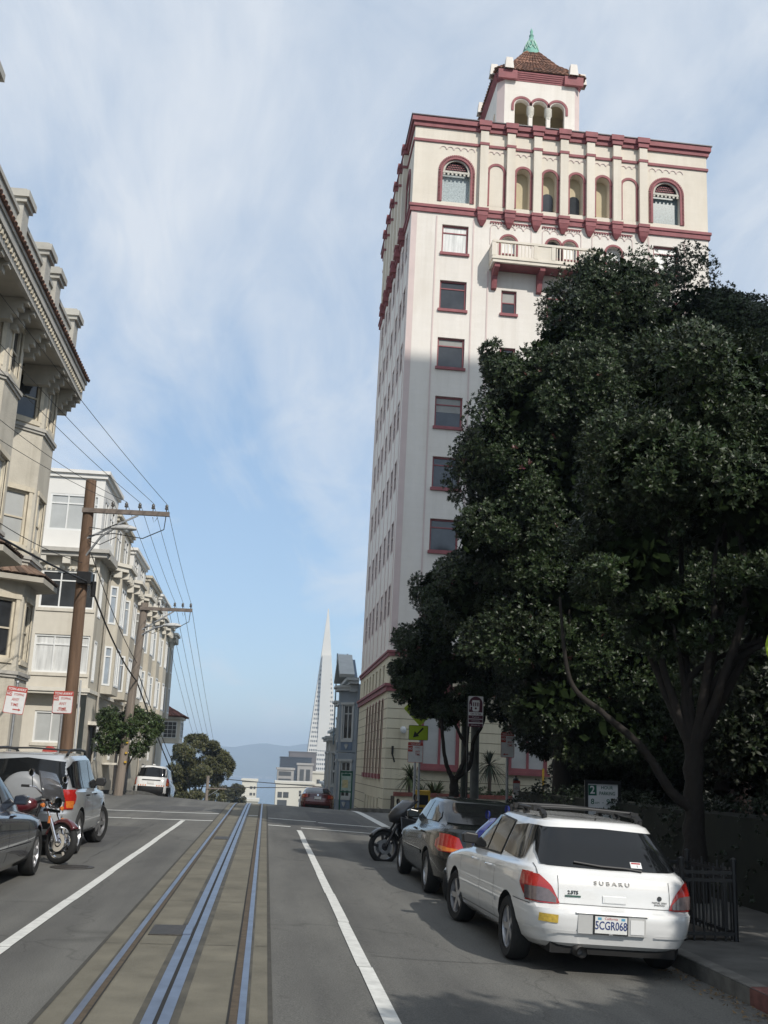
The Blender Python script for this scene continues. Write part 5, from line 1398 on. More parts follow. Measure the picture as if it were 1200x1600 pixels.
# ---------------------------------------------------------------- white estate car, near right
def make_white_wagon():
    T = thing('parked_car', 'white estate car with black roof rails and dark rear window parked nearest on the right', 'car', (3.20, 9.78, ground(3.2, 10.5)), R(1.6))
    T.rotation_euler = (0, R(2.4), R(1.6)); T.scale = (.975, .975, .935)
    lv = [(.235, .20, .72, .16, 4.28, 7), (.30, .26, .79, .06, 4.34, 7), (.44, .40, .835, .01, 4.38, 7.5), (.56, .52, .845, .0, 4.39, 8), (.605, .56, .845, .015, 4.38, 8.5), (.63, .60, .84, .085, 4.36, 10),
          (.645, .63, .842, .105, 4.34, 10), (.80, .71, .842, .12, 4.25, 10), (.90, .78, .832, .15, 4.12, 9), (.955, .86, .81, .19, 3.7, 8), (.985, .93, .77, .235, 3.2, 7.5), (1.18, 1.18, .685, .40, 2.78, 6.5), (1.33, 1.36, .612, .555, 2.42, 6.5),
          (1.385, 1.415, .575, .585, 2.28, 6), (1.415, 1.445, .50, .63, 2.1, 6), (1.43, 1.46, .36, .80, 1.95, 5), (1.436, 1.468, .15, 1.1, 1.75, 4)]
    sh = CarShape(lv)
    WH = {.86: .31, 3.385: .31}
    P = paint('white_car_paint', (0.70, 0.70, 0.69), .25)
    car_body(T, sh, P, WH, .355, .845)
    for y in WH:
        for sg in (-1, 1): wheel(T, (sg * .735, y, .31), .31, .2, M_SILV, 5, turn=R(8) if y > 2 else 0)
    # glass: tailgate window, rear quarters wrapping round, doors, windscreen
    skin(T, sh, 'rear_window', M_GLASS, [(('r', -.665), .99, 1.10), (('r', -.63), .985, 1.22), (('r', -.575), .98, 1.325), (('r', 0), .972, 1.345), (('r', .575), .98, 1.325), (('r', .63), .985, 1.22), (('r', .665), .99, 1.10)], .011, 10)
    q = [(('s', 1.36), 1.02, 1.30), (('s', .95), 1.0, 1.335), (('s', .72), 1.0, 1.335), (('s', .60), 1.02, 1.325)]
    skin(T, sh, 'rear_quarter_window', M_GLASS, q, .011, 8); skin(T, sh, 'rear_quarter_window', M_GLASS, mirrorS(q), .011, 8)
    g = [(('s', 1.44), .99, 1.33), (('s', 2.02), .985, 1.365)]; g2 = [(('s', 2.08), .985, 1.365), (('s', 2.45), .98, 1.36), (('s', 2.78), .97, 1.20), (('s', 3.02), .965, 1.03)]
    for c in (g, mirrorS(g), g2, mirrorS(g2)):
        o = skin(T, sh, 'door_window', M_GLASS, c, .011, 6)
        big = [(a[0], a[1] - .02, a[2] + .018) for a in c]; 
        big[0] = ((big[0][0][0], big[0][0][1] - .025), big[0][1], big[0][2]); big[-1] = ((big[-1][0][0], big[-1][0][1] + .025), big[-1][1], big[-1][2])
        skin(T, sh, 'window_seal', M_RUBTRIM, big, .003, 6, o)
    skin(T, sh, 'windscreen', M_GLASS, [(('f', -.60), 1.0, 1.34), (('f', 0), .98, 1.36), (('f', .60), 1.0, 1.34)], .011, 6)
    # tail lamps: red outside, smoked inner part
    for sg in (-1, 1):
        S_ = 's' if sg < 0 else 'S'
        tl = [((S_, .42), .80, .90), ((S_, .33), .71, .91), ((S_, .25), .655, .905), (('r', sg * .80), .65, .905), (('r', sg * .70), .645, .895), (('r', sg * .60), .64, .80), (('r', sg * .53), .638, .66)]
        o = skin(T, sh, 'tail_lamp', M_TAILR, tl, .012, 8)
        dk = [((S_, .26), .675, .775), (('r', sg * .80), .665, .785), (('r', sg * .70), .66, .785), (('r', sg * .63), .656, .77), (('r', sg * .56), .653, .70)]
        skin(T, sh, 'smoked_lens', M_TAILD, dk, .019, 5, o)
        # panel gap between bumper and wing
        gp = [((S_, .62), .632, .64), ((S_, .3), .625, .633), (('r', sg * .78), .62, .628)]
        skin(T, sh, 'bumper_gap', mat('panel_gap', (.10, .10, .10), .8, 0), gp, .003, 1)
        # door gaps and handles
        for y in (1.40, 2.05, 3.08):
            skin(T, sh, 'door_gap', MATS['panel_gap'], [((S_, y), .34, .96), ((S_, y + .008), .34, .96)], .002, 8)
        skin(T, sh, 'side_sill_shadow', MATS['panel_gap'], [((S_, 1.25), .335, .345), ((S_, 3.0), .325, .335)], .003, 1)
        skin(T, sh, 'side_moulding', P, [((S_, 1.3), .50, .545), ((S_, 2.98), .49, .535)], .012, 2)
        for y in (1.52, 2.2):
            b = MB(); p = sh.side(y + .1, .845, sg); b.tube([(p.x - sg * .01, y, .85), (p.x + sg * .035, y + .03, .852), (p.x + sg * .035, y + .16, .852), (p.x - sg * .01, y + .19, .85)], .013, 6); b.build('door_handle', P, T, 60)
        mb = MB(); p = sh.side(2.95, 1.0, sg)
        mb.prism([(0.02, -.06), (.2, -.05), (.215, .05), (.17, .075), (.03, .06)], lambda a, b_, d: (p.x + sg * a, d, 1.04 + b_), 2.78, 2.9); mb.build('wing_mirror', M_RUBTRIM, T, 0, bevel=.015)
    # tailgate seams, badges, handle
    gapm = MATS['panel_gap']
    for sg in (-1, 1):
        skin(T, sh, 'tailgate_gap', gapm, [(('r', sg * .536), .652, .90), (('r', sg * .542), .652, .90)], .003, 4)
        skin(T, sh, 'tailgate_gap', gapm, [(('r', sg * .71), .90, .985), (('r', sg * .717), .90, .985)], .003, 3)
    skin(T, sh, 'tailgate_gap', gapm, [(('r', -.53), .646, .652), (('r', 0), .643, .649), (('r', .53), .646, .652)], .003, 1)
    yb = lambda x, z: sh.rear(x, z).y
    ZM = lambda x, z, dz=.05: (Matrix.Translation((x, yb(x, z) - .006, z)) @ Matrix.Rotation(-math.atan2(yb(x, z + dz) - yb(x, z - dz), 2 * dz), 4, 'X'))
    blk = mat('badge_dark_chrome', (.07, .07, .07), .3, 0, metal=.6)
    lettering('S U B A R U', .055, blk, T, ZM(-.02, .855), 'badge_lettering', ext=.003, bold=.0012, sx=1.25)
    lettering('2.5TS', .045, blk, T, ZM(-.40, .755), 'badge_lettering', ext=.003, bold=.001)
    b = MB(ZM(-.40, .722)); b.box(-.075, .075, -.003, .003, -.008, .008); b.build('badge_bar', mat('badge_green', (.03, .08, .06), .4, 0), T)
    lettering('PARTIAL ZERO\nEMISSIONS', .022, blk, T, ZM(.44, .70), 'badge_lettering', ext=.001)
    b = MB(ZM(.44, .75)); b.lathe([(0, 0), (.022, 0)], axis='y', n=12); b.lathe([(0, -.003), (.022, -.003), (.022, .003)], axis='y', n=12); b.build('leaf_badge', blk, T)
    b = MB(ZM(.0, .71)); b.box(-.115, .115, -.006, .004, -.034, .034); bo = b.build('tailgate_handle', P, T, bevel=.012)
    b = MB(ZM(.0, .71)); b.box(-.10, .10, -.0085, -.0062, -.027, .012); b.build('handle_recess', P, bo)
    # wiper, permit sticker on the glass
    b = MB(); pw = [(-.36, 1.03), (-.1, 1.005), (.14, 1.0), (.3, .985)]; b.tube([(x, sh.rear(x, z).y - .03, z) for x, z in pw], .011, 6); b.build('rear_wiper', M_RUBTRIM, T)
    st = Matrix.Translation((0, -.013, 0)) @ ZM(.26, 1.035); b = MB(st); b.box(-.055, .055, -.003, .0, -.035, .035); so = b.build('window_permit', M_SIGNW, T); b = MB(st); b.box(-.045, .045, -.0045, -.0031, .012, .028); b.build('permit_band', M_TAILR, so); lettering('1', .035, M_INK, so, st @ Matrix.Translation((.01, -.0045, -.012)))
    # bumper details: number plate recess, permit stickers, tow cover, exhaust
    yp = .0
    b = MB(); b.box(-.38, .27, -.004, .03, .40, .58); b.build('plate_recess', mat('white_bumper_recess', (.42, .42, .41), .5, .04, 3), T, bevel=.004)
    b = MB(); b.box(-.40, .29, -.015, .03, .58, .595); b.build('recess_lip', P, T, bevel=.005)
    po, pM = plate(T, -.012, .492, '5CGR068', x=-.07)
    lettering('California', .032, mat('plate_script_red', (.4, .05, .05), .5, 0), po, pM @ Matrix.Translation((0, -.0095, .058)), ext=.0005)
    lettering('DMV', .018, M_SIGNW, po, pM @ Matrix.Translation((0, -.0095, -.083)), ext=.0005)
    for x in (-.11, .115): b = MB(pM); b.box(x - .018, x + .018, -.0098, -.0085, .045, .068); b.build('registration_sticker', mat('sticker_blue', (.1, .3, .45), .5, .1, 30), po)
    b = MB(); b.box(.12, .25, -.01, -.003, .42, .55); b.build('bumper_cover_panel', P, T)
    skin(T, sh, 'yellow_permit', mat('yellow_permit', (.52, .36, .06), .5, .3, 40), [(('r', -.72), .485, .56), (('r', -.56), .48, .555)], .005, 2)
    skin(T, sh, 'bumper_crease', P, [(('r', -.79), .40, .425), (('r', -.36), .395, .42)], .012, 2); skin(T, sh, 'bumper_crease', P, [(('r', .36), .395, .42), (('r', .79), .40, .425)], .012, 2)
    b = MB(); b.lathe([(.052, -.02), (.055, .25), (.0, .25)], (-.34, 0, .235), 'y', 18); b.lathe([(.044, -.02), (.044, .1), (0, .1)], (-.34, 0, .235), 'y', 18); b.build('exhaust_pipe', mat('exhaust_steel', (.2, .19, .18), .35, .3, 20, metal=.8), T, 40)
    b = MB(); b.box(-.6, .6, .12, .5, .2, .3); b.build('underbody', M_WELL, T)
    # roof rails and crossbars
    for sg in (-1, 1):
        b = MB(); b.tube([(sg * .50, .78, 1.42), (sg * .50, .88, 1.478), (sg * .505, 1.5, 1.50), (sg * .50, 2.0, 1.49), (sg * .48, 2.15, 1.44)], .02, 8)
        for y in (.85, 1.5, 2.05): b.bar((sg * .5, y - .05, 1.43), (sg * .5, y + .05, 1.475), .05, .05)
        b.build('roof_rail', M_RUBTRIM, T, 50)
    for y in (1.05, 1.8):
        b = MB(); b.tube([(-.52, y, 1.515), (0, y, 1.53), (.52, y, 1.515)], .018, 8); 
        for sg in (-1, 1): b.box(sg * .52 - .04, sg * .52 + .04, y - .05, y + .05, 1.47, 1.525)
        b.build('rack_crossbar', M_RUBTRIM, T, 50)
    b = MB(); b.tube([(0, .72, 1.43), (0, .70, 1.45)], .008, 6); b.build('antenna_stub', M_INK, T)
make_white_wagon()

# ---------------------------------------------------------------- dark saloon ahead of it
def saloon_levels(L, hw, zd, zroof, y_rw, y_roofr, y_roofr2, y_ws, y_cowl, nose=.62):
    return [(.22, .18, hw - .12, .16, L - .12, 7), (.30, .25, hw - .05, .05, L - .05, 7), (.46, .42, hw - .01, .0, L, 5.5), (.58, .52, hw, .0, L, 5.5), (.64, .56, hw, .03, L - .01, 5.5),
            (.72, nose, hw - .003, .07, L - .05, 5.5), (zd - .07, nose + .10, hw - .02, .09, L - .14, 5), (zd - .02, nose + .18, hw - .06, .14, L - .5, 5), (zd, nose + .26, hw - .11, .35, y_cowl + .15, 5),
            (zd + .02, zd - .02, hw - .14, y_rw, y_cowl, 5), (zd + .16, zd + .16, hw - .21, y_rw + (y_roofr - y_rw) * .42, y_cowl - (y_cowl - y_ws) * .45, 5),
            (zroof - .09, zroof - .07, hw - .28, y_roofr, y_ws, 5), (zroof - .035, zroof - .02, hw - .34, y_roofr + .1, y_ws - .14, 5), (zroof - .005, zroof, hw - .48, y_roofr2, y_ws - .4, 4), (zroof, zroof + .005, .15, y_roofr2 + .2, y_ws - .7, 3)]

def make_dark_saloon():
    T = thing('parked_car', 'glossy dark green black saloon with wide red tail lamps parked ahead of the white estate', 'car', (3.21, 14.86, ground(3.2, 16)))
    T.rotation_euler = (0, R(2.4), R(.6)); T.scale = (1, 1, .96)
    L = 4.6; hw = .86
    lv = saloon_levels(L, hw, 1.0, 1.39, .62, 1.28, 1.6, 2.75, 3.35)
    sh = CarShape(lv); WH = {1.02: .31, 3.74: .31}
    P = paint('dark_green_black_paint', (0.005, 0.007, 0.007), .25, .45)
    car_body(T, sh, P, WH, .36, hw)
    for y in WH:
        for sg in (-1, 1): wheel(T, (sg * (hw - .11), y, .31), .31, .2, M_SILV, 7)
    skin(T, sh, 'rear_window', M_GLASS, [(('r', -.60), 1.035, 1.25), (('r', -.5), 1.03, 1.31), (('r', 0), 1.025, 1.32), (('r', .5), 1.03, 1.31), (('r', .60), 1.035, 1.25)], .011, 8)
    a = [(('s', 1.05), 1.035, 1.10), (('s', 1.35), 1.03, 1.29), (('s', 1.5), 1.03, 1.31), (('s', 1.98), 1.02, 1.325)]; b_ = [(('s', 2.03), 1.02, 1.325), (('s', 2.5), 1.01, 1.31), (('s', 3.05), 1.0, 1.06)]
    for c in (a, mirrorS(a), b_, mirrorS(b_)): skin(T, sh, 'door_window', M_GLASS, c, .011, 6)
    skin(T, sh, 'windscreen', M_GLASS, [(('f', -.55), 1.05, 1.28), (('f', .55), 1.05, 1.28)], .011, 6)
    for sg in (-1, 1):
        S_ = 's' if sg < 0 else 'S'
        o = skin(T, sh, 'tail_lamp', M_TAILR, [((S_, .52), .72, .80), ((S_, .36), .66, .875), ((S_, .22), .655, .90), (('r', sg * .76), .655, .90), (('r', sg * .66), .655, .90), (('r', sg * .54), .655, .86), (('r', sg * .47), .655, .70)], .012, 6)
        skin(T, sh, 'amber_lens', M_TAILO, [((S_, .40), .70, .735), ((S_, .22), .665, .725), (('r', sg * .74), .665, .72), (('r', sg * .52), .665, .70)], .0155, 3, o)
        for y in (1.15, 2.0, 3.1): skin(T, sh, 'door_gap', M_INK, [((S_, y), .32, .97), ((S_, y + .01), .32, .97)], .002, 6)
        skin(T, sh, 'side_moulding', P, [((S_, 1.45), .52, .575), ((S_, 3.3), .50, .555)], .014, 2)
        for y in (1.35, 2.2): q = MB(); p = sh.side(y + .1, .86, sg); q.tube([(p.x, y, .86), (p.x + sg * .03, y + .03, .862), (p.x + sg * .03, y + .17, .862), (p.x, y + .2, .86)], .013, 6); q.build('door_handle', P, T, 60)
        q = MB(); p = sh.side(3.0, 1.0, sg); q.prism([(0.02, -.05), (.2, -.05), (.21, .05), (.16, .08), (.03, .06)], lambda a, b2, d: (p.x + sg * a, d, 1.05 + b2), 2.85, 2.98); q.build('wing_mirror', P, T, bevel=.015)
    skin(T, sh, 'lamp_bridge', M_INK, [(('r', -.45), .70, .84), (('r', .45), .70, .84)], .006, 3)
    lettering('ACURA', .045, mat('badge_silver', (.6, .6, .6), .2, 0, metal=1), T, Matrix.Translation((-.33, sh.rear(-.33, .885).y - .012, .885)) @ Matrix.Rotation(R(-20), 4, 'X'), 'badge_lettering', ext=.003)
    skin(T, sh, 'yellow_permit', MATS['yellow_permit'], [(('r', -.63), .52, .59), (('r', -.44), .52, .59)], .005, 2)
    skin(T, sh, 'number_plate', M_PLATE, [(('r', -.16), .50, .63), (('r', .16), .50, .63)], .008, 2)
    q = MB(); q.box(-.65, .65, .1, .6, .17, .26); q.build('underbody', M_WELL, T)
make_dark_saloon()

# ---------------------------------------------------------------- silver SUV with spare wheel, left
def suv_levels(L, hw, zb, zroof, y_rg, y_ws, y_cowl, hood, rail=.0):
    return [(.30, .26, hw - .10, .14, L - .1, 7), (.38, .33, hw - .03, .05, L - .04, 7), (.52, .5, hw, .0, L, 6), (.68, .62, hw, .0, L, 6), (.72, .68, hw, .06, L - .02, 6.5), (zb - .12, hood - .1, hw - .01, .09, L - .10, 6.5), (zb, hood, hw - .03, .12, L - .35, 6.5),
            (zb + .02, zb - .02, hw - .06, .14, y_cowl, 6.5), (zb + .22, zb + .22, hw - .13, .19, y_cowl - (y_cowl - y_ws) * .5, 6.5), (zroof - .12, zroof - .1, hw - .2, y_rg, y_ws, 6.5), (zroof - .05, zroof - .03, hw - .25, y_rg + .06, y_ws - .15, 6), (zroof - .015, zroof, hw - .38, y_rg + .2, y_ws - .35, 5), (zroof, zroof + .01, .2, y_rg + .5, y_ws - .7, 4)]
def make_silver_suv():
    T = thing('parked_car', 'silver SUV with spare wheel cover on the tailgate and roof bars parked on the left', 'car', (-3.98, 18.42, 0.0), R(0.5))
    L = 4.35; hw = .905; lv = suv_levels(L, hw, 1.03, 1.66, .34, 2.75, 3.35, .95)
    sh = CarShape(lv); WH = {.82: .36, 3.42: .36}
    P = paint('silver_car_paint', (0.50, 0.515, 0.525), .3, 1.0, .5)
    car_body(T, sh, P, WH, .41, hw)
    for y in WH:
        for sg in (-1, 1): wheel(T, (sg * (hw - .12), y, .36), .36, .23, M_SILV, 5, turn=R(-16) if y > 2 else 0)
    skin(T, sh, 'rear_window', M_GLASS, [(('r', -.70), 1.07, 1.50), (('r', 0), 1.06, 1.56), (('r', .70), 1.07, 1.50)], .011, 8)
    a = [(('s', .36), 1.10, 1.40), (('s', .6), 1.07, 1.52), (('s', 1.08), 1.07, 1.54)]; b_ = [(('s', 1.14), 1.07, 1.54), (('s', 1.95), 1.06, 1.55)]; c_ = [(('s', 2.01), 1.06, 1.55), (('s', 2.6), 1.05, 1.52), (('s', 3.1), 1.04, 1.13)]
    for c in (a, b_, c_): skin(T, sh, 'door_window', M_GLASS, c, .011, 6); skin(T, sh, 'door_window', M_GLASS, mirrorS(c), .011, 6)
    skin(T, sh, 'windscreen', M_GLASS, [(('f', -.62), 1.1, 1.5), (('f', .62), 1.1, 1.5)], .011, 6)
    for sg in (-1, 1):
        S_ = 's' if sg < 0 else 'S'
        o = skin(T, sh, 'tail_lamp', M_TAILR, [((S_, .42), .93, .97), ((S_, .36), .84, 1.04), ((S_, .25), .78, 1.06), ((S_, .16), .755, 1.06), (('r', sg * .82), .75, 1.06), (('r', sg * .70), .75, 1.06)], .014, 6)
        skin(T, sh, 'amber_lens', M_TAILO, [((S_, .27), .80, .88), ((S_, .16), .77, .88), (('r', sg * .82), .77, .88), (('r', sg * .73), .77, .88)], .018, 3, o)
        for y in (1.12, 1.98, 3.12): skin(T, sh, 'door_gap', mat('silver_gap', (.05, .05, .05), .8, 0), [((S_, y), .45, 1.02), ((S_, y + .01), .45, 1.02)], .002, 6)
        skin(T, sh, 'rear_door_gap', MATS['silver_gap'], [(('r', sg * .69), .55, 1.05), (('r', sg * .702), .55, 1.05)], .003, 6)
        for y in (1.25, 2.15): q = MB(); p = sh.side(y + .1, .95, sg); q.tube([(p.x, y, .95), (p.x + sg * .03, y + .03, .952), (p.x + sg * .03, y + .17, .952), (p.x, y + .2, .95)], .014, 6); q.build('door_handle', M_RUBTRIM, T, 60)
        q = MB(); p = sh.side(3.05, 1.1, sg); q.prism([(0.0, -.04), (.2, -.06), (.23, .02), (.2, .1), (.06, .09)], lambda a, b2, d: (p.x + sg * a, d, 1.13 + b2), 2.82, 2.98); q.build('wing_mirror', M_RUBTRIM, T, bevel=.02)
        q = MB(); q.tube([(sg * .62, .45, 1.62), (sg * .63, .6, 1.70), (sg * .63, 1.6, 1.725), (sg * .62, 2.3, 1.70), (sg * .6, 2.5, 1.62)], .025, 8); q.build('roof_rail', M_RUBTRIM, T, 50)
    q = MB(); q.tube([(-.63, .62, 1.70), (0, .62, 1.725), (.63, .62, 1.70)], .016, 8); q.build('rack_crossbar', M_RUBTRIM, T, 50)
    q = MB(); q.lathe([(0, -.19), (.25, -.185), (.33, -.16), (.36, -.1), (.36, .08)], (0.05, 0.06, .98), 'y', 36); q.build('spare_wheel_cover', mat('silver_cover', (.24, .25, .26), .4, .05, 3), T, 50)
    skin(T, sh, 'bumper_strip', M_RUBTRIM, [(('r', -.78), .44, .56), (('r', .78), .44, .56)], .01, 2)
    q = MB(); q.box(-.7, .7, .1, .6, .24, .34); q.build('underbody', M_WELL, T)
make_silver_suv()

# ---------------------------------------------------------------- dark blue saloon at the left edge
def make_blue_saloon():
    T = thing('parked_car', 'dark blue saloon cut off by the left edge, its nose beside the motorcycle', 'car', (-3.93, 12.0, 0.0), R(0.0))
    L = 4.62; hw = .87; lv = saloon_levels(L, hw, 1.0, 1.40, .62, 1.25, 1.6, 2.45, 3.15, .60)
    sh = CarShape(lv); WH = {1.0: .31, 3.72: .31}
    P = paint('dark_blue_paint', (0.012, 0.015, 0.026), .22)
    car_body(T, sh, P, WH, .36, hw)
    for y in WH:
        for sg in (-1, 1): wheel(T, (sg * (hw - .11), y, .31), .31, .2, M_SILV, 7)
    skin(T, sh, 'rear_window', M_GLASS, [(('r', -.55), 1.035, 1.28), (('r', .55), 1.035, 1.28)], .011, 6)
    a = [(('s', 1.05), 1.035, 1.10), (('s', 1.35), 1.03, 1.29), (('s', 1.5), 1.03, 1.31), (('s', 1.86), 1.02, 1.325)]; b_ = [(('s', 1.91), 1.02, 1.325), (('s', 2.3), 1.01, 1.32), (('s', 2.85), 1.0, 1.07)]
    for c in (a, b_, mirrorS(a), mirrorS(b_)): skin(T, sh, 'door_window', M_GLASS, c, .011, 6)
    skin(T, sh, 'windscreen', M_GLASS, [(('f', -.6), 1.03, 1.31), (('f', 0), 1.02, 1.33), (('f', .6), 1.03, 1.31)], .011, 8)
    for sg in (-1, 1):
        S_ = 's' if sg < 0 else 'S'
        for y in (1.15, 1.9, 3.0): skin(T, sh, 'door_gap', M_INK, [((S_, y), .32, .97), ((S_, y + .01), .32, .97)], .002, 6)
        skin(T, sh, 'side_moulding', P, [((S_, 1.45), .46, .50), ((S_, 3.3), .44, .48)], .014, 2)
        skin(T, sh, 'head_lamp', M_LENS, [(('f', sg * .45), .60, .70), (('f', sg * .75), .60, .70), ((S_, L - .2), .61, .70), ((S_, L - .35), .64, .68)], .008, 3)
        q = MB(); p = sh.side(2.75, 1.0, sg); q.prism([(0.02, -.05), (.18, -.05), (.2, .05), (.14, .08), (.03, .06)], lambda a, b2, d: (p.x + sg * a, d, 1.03 + b2), 2.55, 2.68); q.build('wing_mirror', P, T, bevel=.015)
        q = MB(); p = sh.side(2.1, .86, sg); q.tube([(p.x, 2.0, .86), (p.x + sg * .03, 2.03, .862), (p.x + sg * .03, 2.17, .862), (p.x, 2.2, .86)], .013, 6); q.build('door_handle', P, T, 60)
    q = MB(); q.box(-.65, .65, .1, .6, .17, .26); q.build('underbody', M_WELL, T)
make_blue_saloon()

# ---------------------------------------------------------------- white SUV and red car just over the crest
def make_far_cars():
    T = thing('parked_car', 'white SUV with black lower body and striped bumper parked over the crest on the left', 'car', (-5.62, 54.6, ground(-4.9, 56) + .02), R(-1))
    T.rotation_euler = (R(-6.0), R(1.5), R(-1))
    L = 4.4; hw = .89; lv = suv_levels(L, hw, 1.05, 1.74, .26, 2.7, 3.3, .98)
    sh = CarShape(lv); WH = {.85: .36, 3.4: .36}
    P = MATS['white_car_paint']
    car_body(T, sh, P, WH, .41, hw)
    for y in WH:
        for sg in (-1, 1): wheel(T, (sg * (hw - .12), y, .36), .36, .22, M_SILV, 5)
    skin(T, sh, 'rear_window', M_GLASS, [(('r', -.70), 1.15, 1.56), (('r', 0), 1.15, 1.63), (('r', .70), 1.15, 1.56)], .01, 6)
    for sg in (-1, 1):
        S_ = 's' if sg < 0 else 'S'
        skin(T, sh, 'door_window', M_GLASS, [((S_, .45), 1.13, 1.58), ((S_, 2.5), 1.1, 1.58)], .011, 5)
        o = skin(T, sh, 'tail_lamp', M_TAILR, [((S_, .3), .78, 1.12), (('r', sg * .84), .74, 1.13), (('r', sg * .72), .74, 1.10)], .015, 5)
        skin(T, sh, 'amber_lens', M_TAILO, [(('r', sg * .83), .76, .90), (('r', sg * .74), .76, .90)], .02, 3, o)
        q = MB(); q.tube([(sg * .6, .5, 1.72), (sg * .6, .7, 1.79), (sg * .6, 2.2, 1.79), (sg * .58, 2.4, 1.72)], .02, 6); q.build('roof_rail', M_RUBTRIM, T, 50)
        for k in range(4):
            x = sg * (.28 + k * .11); skin(T, sh, 'warning_stripe', mat('stripe_orange', (.5, .15, .05), .5, .1, 9), [(('r', x), .685, .75), (('r', x + .05), .685, .75)], .012, 1)
    skin(T, sh, 'bumper', M_RUBTRIM, [(('s', .55), .33, .68), (('s', .2), .33, .68), (('r', -.8), .33, .675), (('r', .8), .33, .675), (('S', .2), .33, .68), (('S', .55), .33, .68)], .03, 4)
    skin(T, sh, 'handle_strip', M_RUBTRIM, [(('r', -.45), .96, 1.01), (('r', .45), .96, 1.01)], .02, 1)
    q = MB(); q.box(-.16, .16, .04, .06, .80, .93); q.build('number_plate', M_PLATE, T)
    q = MB(); q.box(-.06, .06, .5, .6, 1.75, 1.80); q.build('roof_lamp', P, T)
    q = MB(); q.box(-.7, .7, .1, .6, .2, .4); q.build('underbody', M_WELL, T)

    T = thing('parked_car', 'dark red saloon with sloping rear window parked over the crest on the right', 'car', (2.68, 55.4, ground(2.7, 57) + .02))
    T.rotation_euler = (R(-6.0), R(2), R(-1))
    L = 4.8; hw = .90; lv = saloon_levels(L, hw, 1.02, 1.42, .60, 1.35, 1.7, 2.75, 3.35)
    sh = CarShape(lv); WH = {1.05: .31, 3.8: .31}
    car_body(T, sh, paint('dark_red_paint', (0.085, 0.010, 0.013), .25), WH, .36, hw)
    for y in WH:
        for sg in (-1, 1): wheel(T, (sg * (hw - .12), y, .31), .31, .2, M_SILV, 7)
    skin(T, sh, 'rear_window', M_GLASS, [(('r', -.63), 1.06, 1.25), (('r', -.5), 1.05, 1.33), (('r', 0), 1.05, 1.345), (('r', .5), 1.05, 1.33), (('r', .63), 1.06, 1.25)], .01, 6)
    for sg in (-1, 1):
        S_ = 's' if sg < 0 else 'S'
        o = skin(T, sh, 'tail_lamp', M_TAILR, [((S_, .35), .76, .92), (('r', sg * .80), .74, .95), (('r', sg * .5), .78, .93)], .015, 4)
        skin(T, sh, 'amber_lens', M_TAILO, [(('r', sg * .76), .80, .90), (('r', sg * .66), .80, .90)], .02, 2, o)
        skin(T, sh, 'door_window', M_GLASS, [((S_, 1.3), 1.06, 1.25), ((S_, 2.8), 1.04, 1.26)], .011, 4)
        q = MB(); p = sh.side(3.0, 1.0, sg); q.prism([(0.02, -.05), (.2, -.05), (.2, .06), (.03, .06)], lambda a, b2, d: (p.x + sg * a, d, 1.05 + b2), 2.85, 2.98); q.build('wing_mirror', MATS['dark_red_paint'], T)
    skin(T, sh, 'number_plate', M_PLATE, [(('r', -.17), .70, .84), (('r', .17), .70, .84)], .02, 2)
    q = MB(); q.lathe([(0, -.01), (.05, -.01), (.05, .01)], (0, sh.rear(0, .92).y - .01, .92), 'y', 12); q.build('round_badge', M_CHROME, T)
    skin(T, sh, 'bumper_strip', mat('dull_red_bumper', (.13, .03, .035), .5, .05, 3), [(('r', -.82), .48, .58), (('r', .82), .48, .58)], .02, 2)
    skin(T, sh, 'lower_valance', M_RUBTRIM, [(('r', -.80), .27, .42), (('r', .80), .27, .42)], .02, 2)
make_far_cars()

